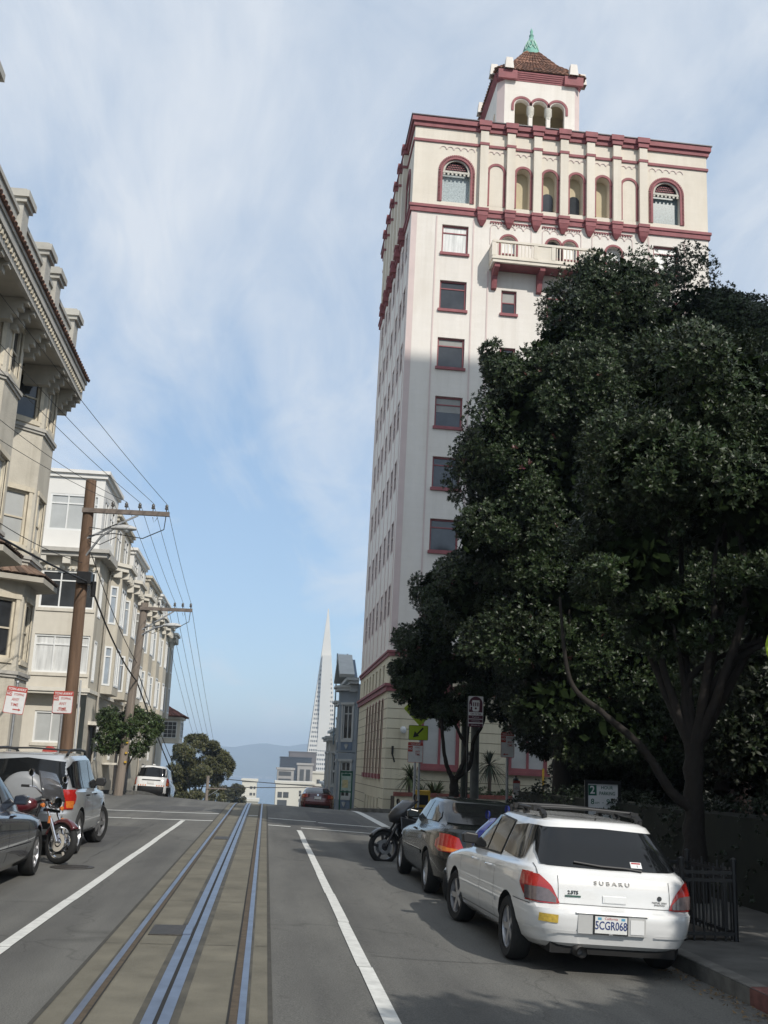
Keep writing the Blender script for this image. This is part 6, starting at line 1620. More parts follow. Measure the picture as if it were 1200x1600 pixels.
# ---------------------------------------------------------------- motorcycles
def make_motorcycle(label, loc, rotz, lean, steer, tank_m, fender_m, kind, rim_m):
    """local +x is forward; built upright then leaned on its stand"""
    T = thing('motorcycle', label, 'motorcycle', loc)
    T.rotation_euler = (Matrix.Rotation(rotz, 3, 'Z') @ Matrix.Rotation(lean, 3, 'X')).to_euler()
    rf = .315; wb = 1.48; fx = wb; hx, hz = fx - .42, .98        # steering head
    axis = Vector((fx - hx, 0, rf - hz)).normalized()
    def wh(x, nm, w, turn):
        t = MB(); n = 34
        t.lathe([(rf * .74, -w * .42), (rf * .88, -w * .5), (rf * .97, -w * .3), (rf, 0), (rf * .97, w * .3), (rf * .88, w * .5), (rf * .74, w * .42)], axis='y', n=n)
        o = t.build(nm, M_RUBBER, T, 50); o.location = (x, 0, rf); o.rotation_euler = (0, 0, turn)
        k = MB(); k.lathe([(rf * .76, -w * .36), (rf * .70, -w * .30), (rf * .70, w * .30), (rf * .76, w * .36)], axis='y', n=n)
        k.lathe([(0, -.07), (.05, -.07), (.05, .07), (0, .07)], axis='y', n=14)
        for i in range(5):
            a = 2 * math.pi * i / 5 + .2; k.bar((.03 * math.cos(a), 0, .03 * math.sin(a)), (rf * .72 * math.cos(a), 0, rf * .72 * math.sin(a)), .045, .03, (0, 1, 0))
        k.build('rim', rim_m, o, 40)
        d = MB()
        for sg in (-1, 1): d.lathe([(.07, sg * .062), (.135, sg * .062), (.135, sg * .068), (.07, sg * .068)], axis='y', n=24)
        d.build('brake_disc', M_CHROME if kind == 'cruiser' else M_GALV, o, 40)
        return o
    wh(0, 'rear_wheel', .15, 0); wh(fx, 'front_wheel', .11, steer)
    SM = Matrix.Translation((fx, 0, 0)) @ Matrix.Rotation(steer, 4, 'Z') @ Matrix.Translation((-fx, 0, 0))
    f = MB(SM)
    for sg in (-1, 1):
        f.tube([(fx, sg * .1, rf), (fx - .2, sg * .1, rf + .34)], .03, 10); f.tube([(fx - .2, sg * .1, rf + .34), (hx + .02, sg * .1, hz - .04)], .021, 10)
    for z_ in (hz - .18, hz - .03): f.box(hx + .0 + (hz - z_) * .6 - .05, hx + (hz - z_) * .6 + .05, -.13, .13, z_ - .02, z_ + .02)
    f.build('fork', M_CHROME if kind == 'cruiser' else M_BLACK, T, 40)
    # mudguards
    def guard(cx, a0, a1, r, w, nm, m, MM=None):
        g = MB(MM); n = 14; vs = []
        for i in range(n + 1):
            a = R(ipl(i / n, a0, a1))
            for j, (dy, dr) in enumerate(((-w / 2, -.05), (-w / 2 * .8, 0), (0, .015), (w / 2 * .8, 0), (w / 2, -.05))):
                vs.append((cx + (r + dr) * math.cos(a), dy, rf + (r + dr) * math.sin(a)))
        g.add(vs, [(i * 5 + j, i * 5 + j + 1, (i + 1) * 5 + j + 1, (i + 1) * 5 + j) for i in range(n) for j in range(4)])
        o = g.build(nm, m, T, 60); s_ = o.modifiers.new('thick', 'SOLIDIFY'); s_.thickness = .006
    guard(fx, 35, 160, rf + .03, .15, 'front_mudguard', fender_m, SM); guard(0, 20, 175, rf + .04, .19, 'rear_mudguard', fender_m)
    # frame, engine, exhaust
    g = MB(); g.tube([(hx, 0, hz - .1), (hx - .1, 0, .45), (hx - .35, 0, .28), (.35, 0, .28), (.25, 0, .6), (0, 0, .62)], .025, 8); g.tube([(hx, 0, hz - .05), (.6, 0, .78), (.25, 0, .62)], .025, 8)
    for sg in (-1, 1): g.tube([(0, sg * .12, rf), (.35, sg * .1, .4)], .025, 8); g.tube([(.1, sg * .13, .42), (.05, sg * .13, .70)], .022, 8)
    g.build('frame', M_BLACK, T, 40)
    e = MB(); e.box(.48, .92, -.16, .16, .24, .48)
    for i in range(6): e.box(.55 + .02 * i, .82 - .01 * i, -.13, .13, .49 + i * .035, .51 + i * .035)
    for sg in (-1, 1): e.lathe([(0, sg * .21), (.11, sg * .20), (.12, sg * .16)], (.7, 0, .36), 'y', 20)
    e.build('engine', mat('engine_alloy', (.22, .22, .22), .4, .3, 20, metal=.7), T, 40)
    x_ = MB(); x_.tube([(.85, -.1, .5), (.98, -.14, .4), (.8, -.17, .22), (.3, -.18, .24), (-.3, -.18, .3)], [.022, .022, .025, .04, .045], 10); x_.build('exhaust', M_CHROME, T, 50)
    # tank, seat
    def blob(nm, m, secs, par=None):
        b = MB(); n = 14; vs = []
        for (x, w, zb, zt) in secs:
            for k in range(n):
                a = 2 * math.pi * k / n; c, s_ = math.cos(a), math.sin(a)
                vs.append((x, w * (abs(c)**.75) * (1 if c > 0 else -1), (zb + zt) / 2 + (zt - zb) / 2 * (abs(s_)**.8) * (1 if s_ > 0 else -1)))
        fs = [(i * n + k, i * n + (k + 1) % n, (i + 1) * n + (k + 1) % n, (i + 1) * n + k) for i in range(len(secs) - 1) for k in range(n)]
        fs += [tuple(range(n)), tuple((len(secs) - 1) * n + k for k in range(n))]
        b.add(vs, fs); return b.build(nm, m, par or T, 60)
    blob('fuel_tank', tank_m, [(.48, .06, .74, .84), (.56, .12, .70, .90), (.74, .155, .70, .96), (.92, .13, .76, .97), (1.0, .06, .82, .92)])
    seat = mat('black_seat_vinyl', (.015, .014, .014), .55, .1, 9)
    blob('seat', seat, [(-.28, .08, .74, .82), (-.1, .13, .70, .84), (.2, .15, .64, .78), (.42, .13, .66, .76), (.52, .08, .70, .78)])
    # bars, levers, mirrors
    H = MB(SM); hy = .40 if kind != 'sport' else .33; up = .16 if kind == 'cruiser' else .04
    H.tube([(hx - .22, -hy, hz + up), (hx - .08, -hy * .6, hz + up), (hx, -.1, hz + .03), (hx, .1, hz + .03), (hx - .08, hy * .6, hz + up), (hx - .22, hy, hz + up)], .013, 8); H.build('handlebar', M_CHROME if kind == 'cruiser' else M_BLACK, T, 50)
    for sg in (-1, 1):
        G = MB(SM); G.tube([(hx - .22, sg * hy, hz + up), (hx - .12, sg * hy * .82, hz + up)], .02, 8); G.build('grip', M_RUBBER, T)
        m_ = MB(SM); mz = hz + up + (.20 if kind != 'sport' else .26)
        m_.tube([(hx - .1, sg * hy * .7, hz + up), (hx - .08, sg * (hy * .85), mz - .05)], .007, 6); m_.lathe([(0, -.012), (.055, -.01), (.06, .012)], (hx - .08, sg * (hy * .9), mz), 'x', 14); m_.build('mirror', M_CHROME if kind == 'cruiser' else tank_m, T, 50)
        s_ = MB(SM); s_.lathe([(0, -.03), (.03, -.02), (.035, .02), (0, .03)], (hx + .1, sg * .2, hz - .12), 'x', 10); s_.build('turn_signal', M_TAILO, T, 50)
        if kind != 'cruiser': continue
        r_ = MB(SM); r_.box(fx - .215, fx - .175, sg * .134 - .005, sg * .134 + .005, rf + .28, rf + .39); r_.build('fork_reflector', M_TAILO, T)
    h_ = MB(SM); h_.lathe([(.04, -.14), (.085, -.08), (.095, .03), (.08, .06), (0, .065)], (hx + .16, 0, hz - .06), 'x', 20); h_.build('headlight', M_CHROME if kind == 'cruiser' else M_BLACK, T, 50)
    t_ = MB(); t_.box(-.42, -.36, -.07, .07, .62, .70); t_.build('tail_light', M_TAILR, T)
    # screen / fairing
    if kind in ('cruiser',):
        w = MB(SM); n = 9; vs = []
        for i in range(n + 1):
            y = -.24 + .48 * i / n
            for zz, bx in ((hz - .02, .16), (hz + .2, .06), (hz + .42, -.08)): vs.append((hx + bx - .35 * y * y * 2, y * (1.0 if zz < hz + .3 else .8), zz))
        w.add(vs, [(i * 3 + j, i * 3 + j + 1, (i + 1) * 3 + j + 1, (i + 1) * 3 + j) for i in range(n) for j in range(2)])
        gm = mat('smoked_windscreen', (.20, .20, .21), .08, 0, spec=.6); gm.node_tree.nodes['Principled BSDF'].inputs['Transmission Weight'].default_value = .75
        o = w.build('windscreen', gm, T, 60); q = o.modifiers.new('thick', 'SOLIDIFY'); q.thickness = .005
        b = MB(); b.box(-.45, -.1, -.27, -.15, .45, .72); b.box(-.45, -.1, .15, .27, .45, .72); b.build('saddlebag', seat, T, bevel=.03)
    else:
        b = MB(SM if kind == 'x' else None); n = 10; vs = []
        prof_ = [(hx + .30, .06, hz - .22), (hx + .34, .17, hz - .10), (hx + .24, .19, hz + .03), (hx + .12, .16, hz + .13), (hx + .05, .11, hz + .19)]
        for (x, w_, z) in prof_:
            for i in range(n + 1):
                a = math.pi * i / n - math.pi / 2; vs.append((x - .30 * (1 - math.cos(a)), w_ * math.sin(a) * 1.15, z + .02 * math.cos(a)))
        b.add(vs, [(i * (n + 1) + j, i * (n + 1) + j + 1, (i + 1) * (n + 1) + j + 1, (i + 1) * (n + 1) + j) for i in range(len(prof_) - 1) for j in range(n)])
        o = b.build('fairing', tank_m if kind == 'sport' else mat('grey_fairing', (.05, .05, .053), .35, .05, 3, coat=.5), T, 60); q = o.modifiers.new('thick', 'SOLIDIFY'); q.thickness = .008
        for sg in (-1, 1):
            b = MB(); b.prism([(.45, .32), (1.05, .30), (1.18, .62), (1.2, .86), (.9, .80), (.55, .62)], lambda a, z, d: (a, d, z), sg * .19, sg * .225); b.build('side_fairing', tank_m, T, bevel=.02)
        blob('tail_fairing', tank_m, [(-.52, .03, .80, .86), (-.35, .10, .74, .88), (-.1, .13, .68, .84), (.1, .12, .66, .76)])
    k = MB(); k.tube([(.55, .14, .26), (.48, .34, -.02 + .34 * math.tan(abs(lean)) * .0)], .014, 6); k.build('side_stand', M_BLACK, T)
    return T
M_MAR = paint('maroon_paint', (0.075, 0.010, 0.014), .25)
make_motorcycle('maroon chrome cruiser motorcycle with clear screen between the blue saloon and silver SUV', (-4.52, 17.6, 0.0), R(-10), R(-9), R(-26), M_MAR, M_MAR, 'cruiser', M_CHROME)
M_BLK = paint('black_bike_paint', (0.012, 0.012, 0.013), .3)
make_motorcycle('black motorcycle with grey fairing parked nose out ahead of the dark saloon', (3.78, 20.9, ground(3.7, 20.9)), R(186), R(9), R(14), M_BLK, M_BLK, 'black', mat('dark_alloy', (.10, .10, .105), .4, .1, 9, metal=.7))
M_BLU = paint('blue_bike_paint', (0.018, 0.028, 0.16), .25)
M_PALE = paint('pale_blue_white_paint', (0.50, 0.57, 0.64), .25)
make_motorcycle('blue sports motorcycle with pale front mudguard squeezed between white estate and dark saloon', (4.14, 14.3, ground(3.7, 14.3)), R(184), R(9), R(10), M_BLU, M_PALE, 'sport', mat('dark_alloy', (.10, .10, .105), .4, .1, 9, metal=.7))

# ================================================================== TREES AND PLANTS
def leaf_mat(name, col, back, rough=.42, island=.45, var=.3, scale=.9):
    m = mat(name, col, rough, var, scale, island=island, spec=.38, hue=.035)
    nt = m.node_tree; N = nt.nodes; L = nt.links; b = N['Principled BSDF']
    src = b.inputs['Base Color'].links[0].from_socket
    g = N.new('ShaderNodeNewGeometry'); mx = N.new('ShaderNodeMix'); mx.data_type = 'RGBA'
    L.new(g.outputs['Backfacing'], mx.inputs['Factor']); L.new(src, mx.inputs['A']); mx.inputs['B'].default_value = back + (1,)
    L.new(mx.outputs['Result'], b.inputs['Base Color'])
    return m
M_LEAF = leaf_mat('leathery_dark_leaves', (0.022, 0.039, 0.011), (0.042, 0.056, 0.026), .46)
M_LEAFR = leaf_mat('reddish_flower_tufts', (0.075, 0.022, 0.016), (.06, .03, .025))
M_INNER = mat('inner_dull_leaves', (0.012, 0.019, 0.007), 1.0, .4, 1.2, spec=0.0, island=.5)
M_LEAFD = leaf_mat('shade_dark_leaves', (0.012, 0.021, 0.007), (.025, .032, .017), .5)  # darker leaf copy, the shade under the right trees put into the colour
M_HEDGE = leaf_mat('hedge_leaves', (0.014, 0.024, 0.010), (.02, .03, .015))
M_EUC = leaf_mat('eucalyptus_leaves', (0.072, 0.074, 0.028), (.10, .10, .055), .5)
M_LEAFG = leaf_mat('green_leaves', (0.040, 0.065, 0.020), (.07, .10, .04))
M_BARK = mat('dark_bark', (0.017, 0.013, 0.010), .9, .4, 6, 1.0, 16, streak=.2)
M_BARKG = mat('grey_bark', (0.14, 0.11, 0.085), .9, .35, 6, .5, 25, streak=.2)

def unit(v): return v / np.linalg.norm(v, axis=-1, keepdims=True)
def foliage(name, parent, blobs, n, leaf, m, per=8, seed=1, inner=.10, lumps=9, wid=.36, red=0.0, mred=None, up=.45, lump_r=.46, fill=0, fleaf=.3):
    g = np.random.default_rng(seed)
    C = np.array([b[0] for b in blobs], float); Rr = np.array([b[1] for b in blobs], float)
    wgt = (Rr[:, 0] * Rr[:, 1] + Rr[:, 1] * Rr[:, 2] + Rr[:, 0] * Rr[:, 2]); wgt /= wgt.sum()
    # lumps on each blob's shell give the crown its knobbly outline
    LC = []; LR = []; LB = []
    for i in range(len(C)):
        d = unit(g.normal(size=(lumps, 3))); s = g.uniform(.45, .85, (lumps, 1))
        LC.append(C[i] + d * Rr[i] * s); LR.append(g.uniform(.7, 1.25, (lumps, 1)) * lump_r * Rr[i]); LB += [i] * lumps
    LC = np.concatenate(LC); LR = np.concatenate(LR); LB = np.array(LB)
    lw = wgt[LB]; lw /= lw.sum()
    k = g.choice(len(LC), n, p=lw)
    d = unit(g.normal(size=(n, 3)))
    outw = unit((LC[k] - C[LB[k]]) / Rr[LB[k]])
    flip = (d * outw).sum(1) < -.25; d[flip] *= -1
    rad = g.uniform(.62, 1.06, (n, 1)); ins = g.random(n) < inner
    rad[ins] = g.uniform(.0, .7, (ins.sum(), 1))
    P = LC[k] + d * LR[k] * rad
    A = unit(d * .7 + outw * .3 + np.array([0, 0, up]) + g.normal(size=(n, 3)) * .28)
    # rosettes of leaves
    t = unit(np.cross(A, g.normal(size=(n, 3)))); b = np.cross(A, t)
    az = (np.arange(per) / per * 2 * np.pi)[None, :] + g.uniform(0, 6.28, (n, 1)) + g.normal(size=(n, per)) * .25
    el = g.uniform(.12, 1.15, (n, per))
    D = A[:, None, :] * np.sin(el)[..., None] + (t[:, None, :] * np.cos(az)[..., None] + b[:, None, :] * np.sin(az)[..., None]) * np.cos(el)[..., None]
    l = leaf * g.uniform(.65, 1.25, (n, per, 1))
    S = unit(np.cross(D, A[:, None, :] + 1e-4)) * l * wid * .5
    base = P[:, None, :] + D * l * .06
    mid = P[:, None, :] + D * l * .52 + A[:, None, :] * l * .05
    tip = P[:, None, :] + D * l
    V = np.stack([base, mid + S, tip, mid - S], axis=2).reshape(-1, 3)
    if fill:                                            # big shaded inner leaves close the crown
        k2 = g.choice(len(C), fill, p=wgt); d2 = unit(g.normal(size=(fill, 3))) * g.uniform(0, .68, (fill, 1))
        P2 = C[k2] + d2 * Rr[k2]; t2 = unit(g.normal(size=(fill, 3))); b2 = unit(np.cross(t2, g.normal(size=(fill, 3))))
        V = np.concatenate([V, np.stack([P2 - t2 * fleaf, P2 + b2 * fleaf * .6, P2 + t2 * fleaf, P2 - b2 * fleaf * .6], axis=1).reshape(-1, 3)])
    nf = len(V) // 4
    me = bpy.data.meshes.new(name)
    me.vertices.add(nf * 4); me.vertices.foreach_set('co', V.astype(np.float32).ravel())
    me.loops.add(nf * 4); me.loops.foreach_set('vertex_index', np.arange(nf * 4, dtype=np.int32))
    me.polygons.add(nf); me.polygons.foreach_set('loop_start', np.arange(0, nf * 4, 4, dtype=np.int32))
    try: me.polygons.foreach_set('loop_total', np.full(nf, 4, dtype=np.int32))
    except Exception: pass
    me.materials.append(m); me.materials.append(mred or m); me.materials.append(M_INNER)
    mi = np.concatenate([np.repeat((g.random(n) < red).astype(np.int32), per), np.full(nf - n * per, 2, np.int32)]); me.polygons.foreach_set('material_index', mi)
    me.update(calc_edges=True); me.validate()
    return link(name, me, parent)

def tree(name, label, base, limbs, blobs, n, leaf, m=None, bark=None, seed=1, group=None, **kw):
    """base = foot of the trunk; limbs = list of (points, radii), all relative to the foot; blobs in world space"""
    T = thing(name, label, 'tree', base, 0, group)
    mb = MB()
    for pts, rr in limbs:
        # smooth the path a little so limbs bend
        P = [Vector(p) for p in pts]; q = []; rq = []
        for i in range(len(P) - 1):
            p0 = P[max(i - 1, 0)]; p3 = P[min(i + 2, len(P) - 1)]
            for j in range(8):
                t = j / 8; a, b = P[i], P[i + 1]
                q.append(0.5 * ((2 * a) + (b - p0) * t + (2 * p0 - 5 * a + 4 * b - p3) * t * t + (-p0 + 3 * a - 3 * b + p3) * t**3)); rq.append(ipl(t, rr[i], rr[i + 1]) * random.uniform(.90, 1.10))
        q.append(P[-1]); rq.append(rr[-1])
        q = [v + Vector((random.gauss(0, .07), random.gauss(0, .07), 0)) * r_ for v, r_ in zip(q, rq)]
        mb.tube(q, rq, 12)
    mb.build('trunk', bark or M_BARK, T, 60)
    rel = [((c[0] - base[0], c[1] - base[1], c[2] - base[2]), r) for c, r in blobs]
    foliage('crown', T, rel, n, leaf, m or M_LEAF, seed=seed, **kw)
    return T
def limbs_to(base, fork, blobs, r0, seed=0, trunk_r=None, lean=(0, 0)):
    g = np.random.default_rng(seed)
    f = Vector(fork) - Vector(base)
    L_ = [([(0, 0, -.2), (f.x * .3 + lean[0] * .3, f.y * .3, f.z * .45), (f.x, f.y, f.z)], [r0 * 1.25, r0 * .98, r0 * .85])]
    for c, r in blobs:
        e = Vector(c) - Vector(base); e.z += r[2] * .3
        m1 = f.lerp(e, .35) + Vector((g.normal() * .25, g.normal() * .25, .25)); m2 = f.lerp(e, .7) + Vector((g.normal() * .25, g.normal() * .25, .2))
        L_.append(([tuple(f - Vector((0, 0, .15))), tuple(m1), tuple(m2), tuple(e)], [r0 * .5, r0 * .32, r0 * .18, r0 * .06]))
    return L_

def make_right_trees():
    grp = 'street trees along the right pavement'
    zs = -.04
    # big tree beside the hedge, its shoulders against the tower
    bl = [((8.2, 25, 13.55), (1.65, 2.0, 2.0)), ((7.3, 24.7, 13.0), (1.0, 1.4, 1.1)), ((9.3, 25, 12.4), (1.5, 1.8, 1.9)), ((6.75, 24.6, 11.55), (1.5, 1.9, 1.5)), ((5.75, 24.4, 10.2), (1.15, 1.6, 1.35)), ((8.4, 25, 10.6), (2.4, 2.4, 2.2)), ((5.55, 24.4, 8.5), (1.25, 1.6, 1.3)), ((7.2, 24.6, 8.2), (2.1, 2.2, 2.0)),
          ((4.9, 24.4, 7.2), (1.1, 1.4, 1.1)), ((5.25, 24.4, 9.3), (1.0, 1.4, 1.1)), ((4.8, 25.5, 5.9), (1.15, 1.2, 1.0)), ((5.3, 24.4, 11.2), (.8, 1.2, .9)), ((9.7, 25, 8.2), (2.3, 2.2, 2.1)), ((6.6, 24.5, 5.9), (1.9, 1.9, 1.3)), ((8.6, 25, 5.6), (2.0, 2.0, 1.4)), ((6.3, 24.6, 4.4), (1.6, 1.7, 1.1)), ((6.5, 24.0, 3.2), (1.2, 1.2, .85)), ((7.7, 23.9, 2.7), (1.2, 1.1, .9)), ((8.9, 24.2, 2.6), (1.1, 1.1, .9)), ((8.4, 24.6, 4.0), (1.8, 1.7, 1.2)), ((9.9, 24.8, 6.0), (1.7, 1.7, 1.5)), ((7.2, 26.5, 9.8), (2.2, 1.6, 2.0)), ((8.5, 26.6, 6.8), (2.4, 1.6, 1.8))]
    b = (6.95, 25.2, zs)
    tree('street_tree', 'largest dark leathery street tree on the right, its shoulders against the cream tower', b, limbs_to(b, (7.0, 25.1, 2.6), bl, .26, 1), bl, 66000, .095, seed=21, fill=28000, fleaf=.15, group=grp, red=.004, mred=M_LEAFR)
    # the tree whose top stands at the right edge
    bl = [((11.4, 27, 13.9), (1.7, 2.0, 2.1)), ((12.6, 26.6, 13.6), (1.3, 1.6, 1.6)), ((11.7, 26.7, 13.6), (1.35, 1.4, 1.6)), ((13.4, 26.6, 13.2), (1.1, 1.4, 1.3)), ((13.2, 26.8, 12.7), (1.7, 1.9, 2.0)), ((11.2, 26.6, 11.2), (2.1, 2.2, 2.1)), ((13.3, 26.5, 9.9), (2.4, 2.2, 2.2)), ((11.3, 26, 8.3), (2.3, 2.2, 2.0)), ((13.6, 26, 6.9), (2.4, 2.2, 2.0)), ((15.3, 26.5, 11.0), (2.0, 2.0, 2.4)), ((11.5, 26, 5.6), (2.2, 2.0, 1.7)), ((13.5, 26, 4.4), (2.2, 2.0, 1.6)), ((12.6, 27.5, 10.5), (2.4, 1.6, 2.6)), ((15.2, 26.5, 7.5), (2.0, 1.8, 2.2))]
    b = (11.6, 26.8, zs)
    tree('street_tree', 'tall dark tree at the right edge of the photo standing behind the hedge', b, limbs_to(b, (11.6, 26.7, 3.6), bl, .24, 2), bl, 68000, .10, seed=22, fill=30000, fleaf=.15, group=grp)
    # nearer tree with the thick trunk and the bare sweeping limb
    bl = [((6.5, 15.2, 7.55), (1.5, 1.6, 1.25)), ((7.9, 15.2, 7.0), (1.45, 1.6, 1.4)), ((5.5, 14.7, 6.2), (1.05, 1.3, 1.0)), ((6.9, 14.6, 5.6), (1.5, 1.5, 1.05)), ((8.3, 14.8, 5.2), (1.4, 1.5, 1.2)), ((5.2, 14.9, 4.7), (.95, 1.1, .75)), ((7.4, 14.4, 4.1), (1.2, 1.2, .75)), ((6.6, 15.8, 6.4), (1.5, 1.2, 1.1)), ((8.6, 15.4, 6.0), (1.3, 1.3, 1.2)), ((8.4, 15, 4.0), (1.2, 1.2, .8)), ((5.9, 15.3, 3.9), (.9, .9, .5))]
    b = (6.06, 15.0, zs)
    L_ = limbs_to(b, (6.1, 15.0, 2.1), bl, .155, 3)
    L_.append(([(-.02, 0, 1.25), (-.32, 0, 1.48), (-.62, .02, 1.95), (-.86, .03, 2.2), (-1.3, .05, 2.55), (-1.75, .1, 3.0), (-1.9, .1, 4.2)], [.085, .07, .06, .052, .045, .035, .018]))
    tree('street_tree', 'nearest street tree with thick bare trunk and a long limb sweeping left', b, L_, bl, 30000, .085, seed=23, fill=13000, fleaf=.11, group=grp)
    # mid tree drooping low over the pavement
    bl = [((8.0, 29, 5.6), (1.7, 1.7, 1.5)), ((9.6, 29, 5.0), (1.7, 1.7, 1.6)), ((7.7, 28.8, 3.9), (1.25, 1.4, 1.0)), ((9.2, 28.6, 3.3), (1.5, 1.4, 1.2)), ((10.9, 29, 3.9), (1.3, 1.4, 1.3)), ((7.75, 28.7, 3.0), (1.1, 1.1, .9)), ((9.1, 28.5, 1.7), (1.3, 1.0, 1.2)), ((10.5, 28.6, 1.8), (1.3, 1.0, 1.3)), ((8.3, 28.5, 2.2), (.8, .9, .8)), ((7.4, 29, 7.4), (1.6, 1.6, 1.3))]
    b = (8.35, 28.8, zs)
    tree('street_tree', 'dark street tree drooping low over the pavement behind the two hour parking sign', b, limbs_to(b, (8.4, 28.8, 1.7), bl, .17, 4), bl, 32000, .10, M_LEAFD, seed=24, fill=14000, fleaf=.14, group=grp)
    # slender forked tree at the corner in front of the tower
    bl = [((4.3, 31, 5.15), (.85, 1.1, .85)), ((5.15, 31, 5.9), (1.05, 1.3, 1.0)), ((6.2, 31, 5.4), (1.05, 1.2, 1.0)), ((5.2, 30.9, 4.5), (1.0, 1.1, .65)), ((4.05, 31, 4.35), (.6, .75, .5)), ((4.75, 31, 3.85), (.62, .75, .5)), ((6.7, 31, 4.2), (.8, .9, .6)), ((4.85, 31, 6.9), (.8, 1.0, .8)), ((6.0, 31, 7.2), (1.1, 1.2, 1.0)), ((5.7, 30.8, 3.6), (.6, .7, .45)), ((4.75, 31.2, 3.35), (.5, .5, .4)), ((4.35, 31.3, 3.6), (.5, .5, .5)), ((4.0, 31.2, 3.9), (.45, .5, .4)), ((5.35, 31.2, 3.1), (.4, .5, .35)), ((6.9, 31, 3.3), (.5, .6, .5))]
    b = (5.4, 31.0, -.05)
    L_ = [([(0, 0, -.2), (.02, 0, .9), (0, 0, 1.45)], [.17, .135, .12]),
          ([(0, 0, 1.35), (-.2, 0, 1.75), (-.32, 0, 2.3), (-.42, 0, 3.2), (-.7, 0, 4.6)], [.075, .065, .055, .045, .02]),
          ([(0, 0, 1.35), (.2, 0, 1.7), (.36, .05, 2.3), (.12, .05, 2.75), (-.1, .05, 3.4), (-.1, 0, 4.8)], [.075, .065, .06, .05, .04, .02]),
          ([(.05, 0, 1.4), (.45, -.05, 1.8), (.55, -.05, 2.5), (.85, 0, 3.1), (1.0, 0, 4.4)], [.07, .06, .05, .045, .02]),
          ([(.36, .05, 2.2), (.4, 0, 3.0), (.42, 0, 4.0), (.2, 0, 6.0)], [.045, .045, .04, .02])]
    tree('street_tree', 'slender forked street tree at the corner beside the cable car stop sign', b, L_, bl, 19000, .095, seed=25, fill=7000, fleaf=.11, group=grp, red=.012, mred=M_LEAFR)
    # garden trees behind the hedge close the view to the right
    for i, (x, y, s_, lb) in enumerate(((11.2, 20.5, 2.2, 'dense garden tree in deep shade behind the middle of the hedge'), (14.5, 31.0, 2.8, 'wide dark garden tree behind the trees at the right edge'), (9.6, 15.2, 1.7, 'low dense garden tree in shade right of the thick bare trunk'))):
        b = (x, y, .06); bl = [((x, y, s_ * 1.9), (s_, s_, s_)), ((x - .6 * s_, y - .3, s_ * 1.2), (s_ * .75, s_ * .75, s_ * .8)), ((x + .7 * s_, y + .2, s_ * 1.3), (s_ * .8, s_ * .8, s_ * .9)), ((x, y - .5, s_ * .75), (s_ * .9, s_ * .7, s_ * .6))]
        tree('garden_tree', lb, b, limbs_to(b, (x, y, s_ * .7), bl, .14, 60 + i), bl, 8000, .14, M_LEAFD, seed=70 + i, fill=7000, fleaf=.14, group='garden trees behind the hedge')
    # rest of the row out of frame; first crown added to block sky over pavement
    for i, (x, y, z, s_, lb) in enumerate(((8.7, 9.4, 5.2, 2.7, 'street tree added to shade the pavement, outside the frame above the tree guard'), (8.5, 3.8, 5.1, 1.8, 'street tree beside the photographer, outside the frame on the right'), (6.2, .7, 5.6, 1.8, 'street tree just behind the photographer, outside the frame on the right'), (6.4, -4.6, 5.9, 2.2, 'street tree well behind the photographer, outside the frame on the right'))):
        bl = [((x, y, z), (s_, s_, s_ * .8)), ((x + .8, y + .9, z - .5), (s_ * .8, s_ * .8, s_ * .7)), ((x - .5, y - .9, z - .3), (s_ * .8, s_ * .8, s_ * .7))]
        b = (x + .2, y, zs); tree('street_tree', lb, b, limbs_to(b, (x + .2, y, 2.4), bl, .18, 6 + i), bl, 5000, .19, seed=30 + i, fill=3000, fleaf=.18, group=grp)
make_right_trees()

def make_hedge(label, x0, x1, y0, y1, h, n, seed):
    T = thing('hedge', label, 'hedge', (x0, y0, -.05))
    c = MB(); c.box(.12, x1 - x0 - .12, .12, y1 - y0 - .12, 0, h - .12); c.build('twig_core', mat('hedge_core', (.012, .014, .008), .95, .3, 5), T)
    g = np.random.default_rng(seed)
    bl = []
    k = int((y1 - y0) / .55) + 1
    for i in range(k):
        yy = .3 + i * (y1 - y0 - .5) / max(1, k - 1)
        for zz in np.arange(.25, h, .42): bl.append((((x1 - x0) / 2 + g.normal() * .04, yy, zz), ((x1 - x0) / 2, .45, .34)))
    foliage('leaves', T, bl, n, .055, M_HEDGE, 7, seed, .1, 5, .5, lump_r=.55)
make_hedge('long clipped dark hedge behind the thick trunked tree on the right pavement', 6.45, 7.5, 10.2, 28.0, 1.3, 9000, 41)
make_hedge('low clipped green hedge at the pavement corner beyond the white estate roof', 6.9, 7.9, 29.6, 31.4, .85, 1500, 42)

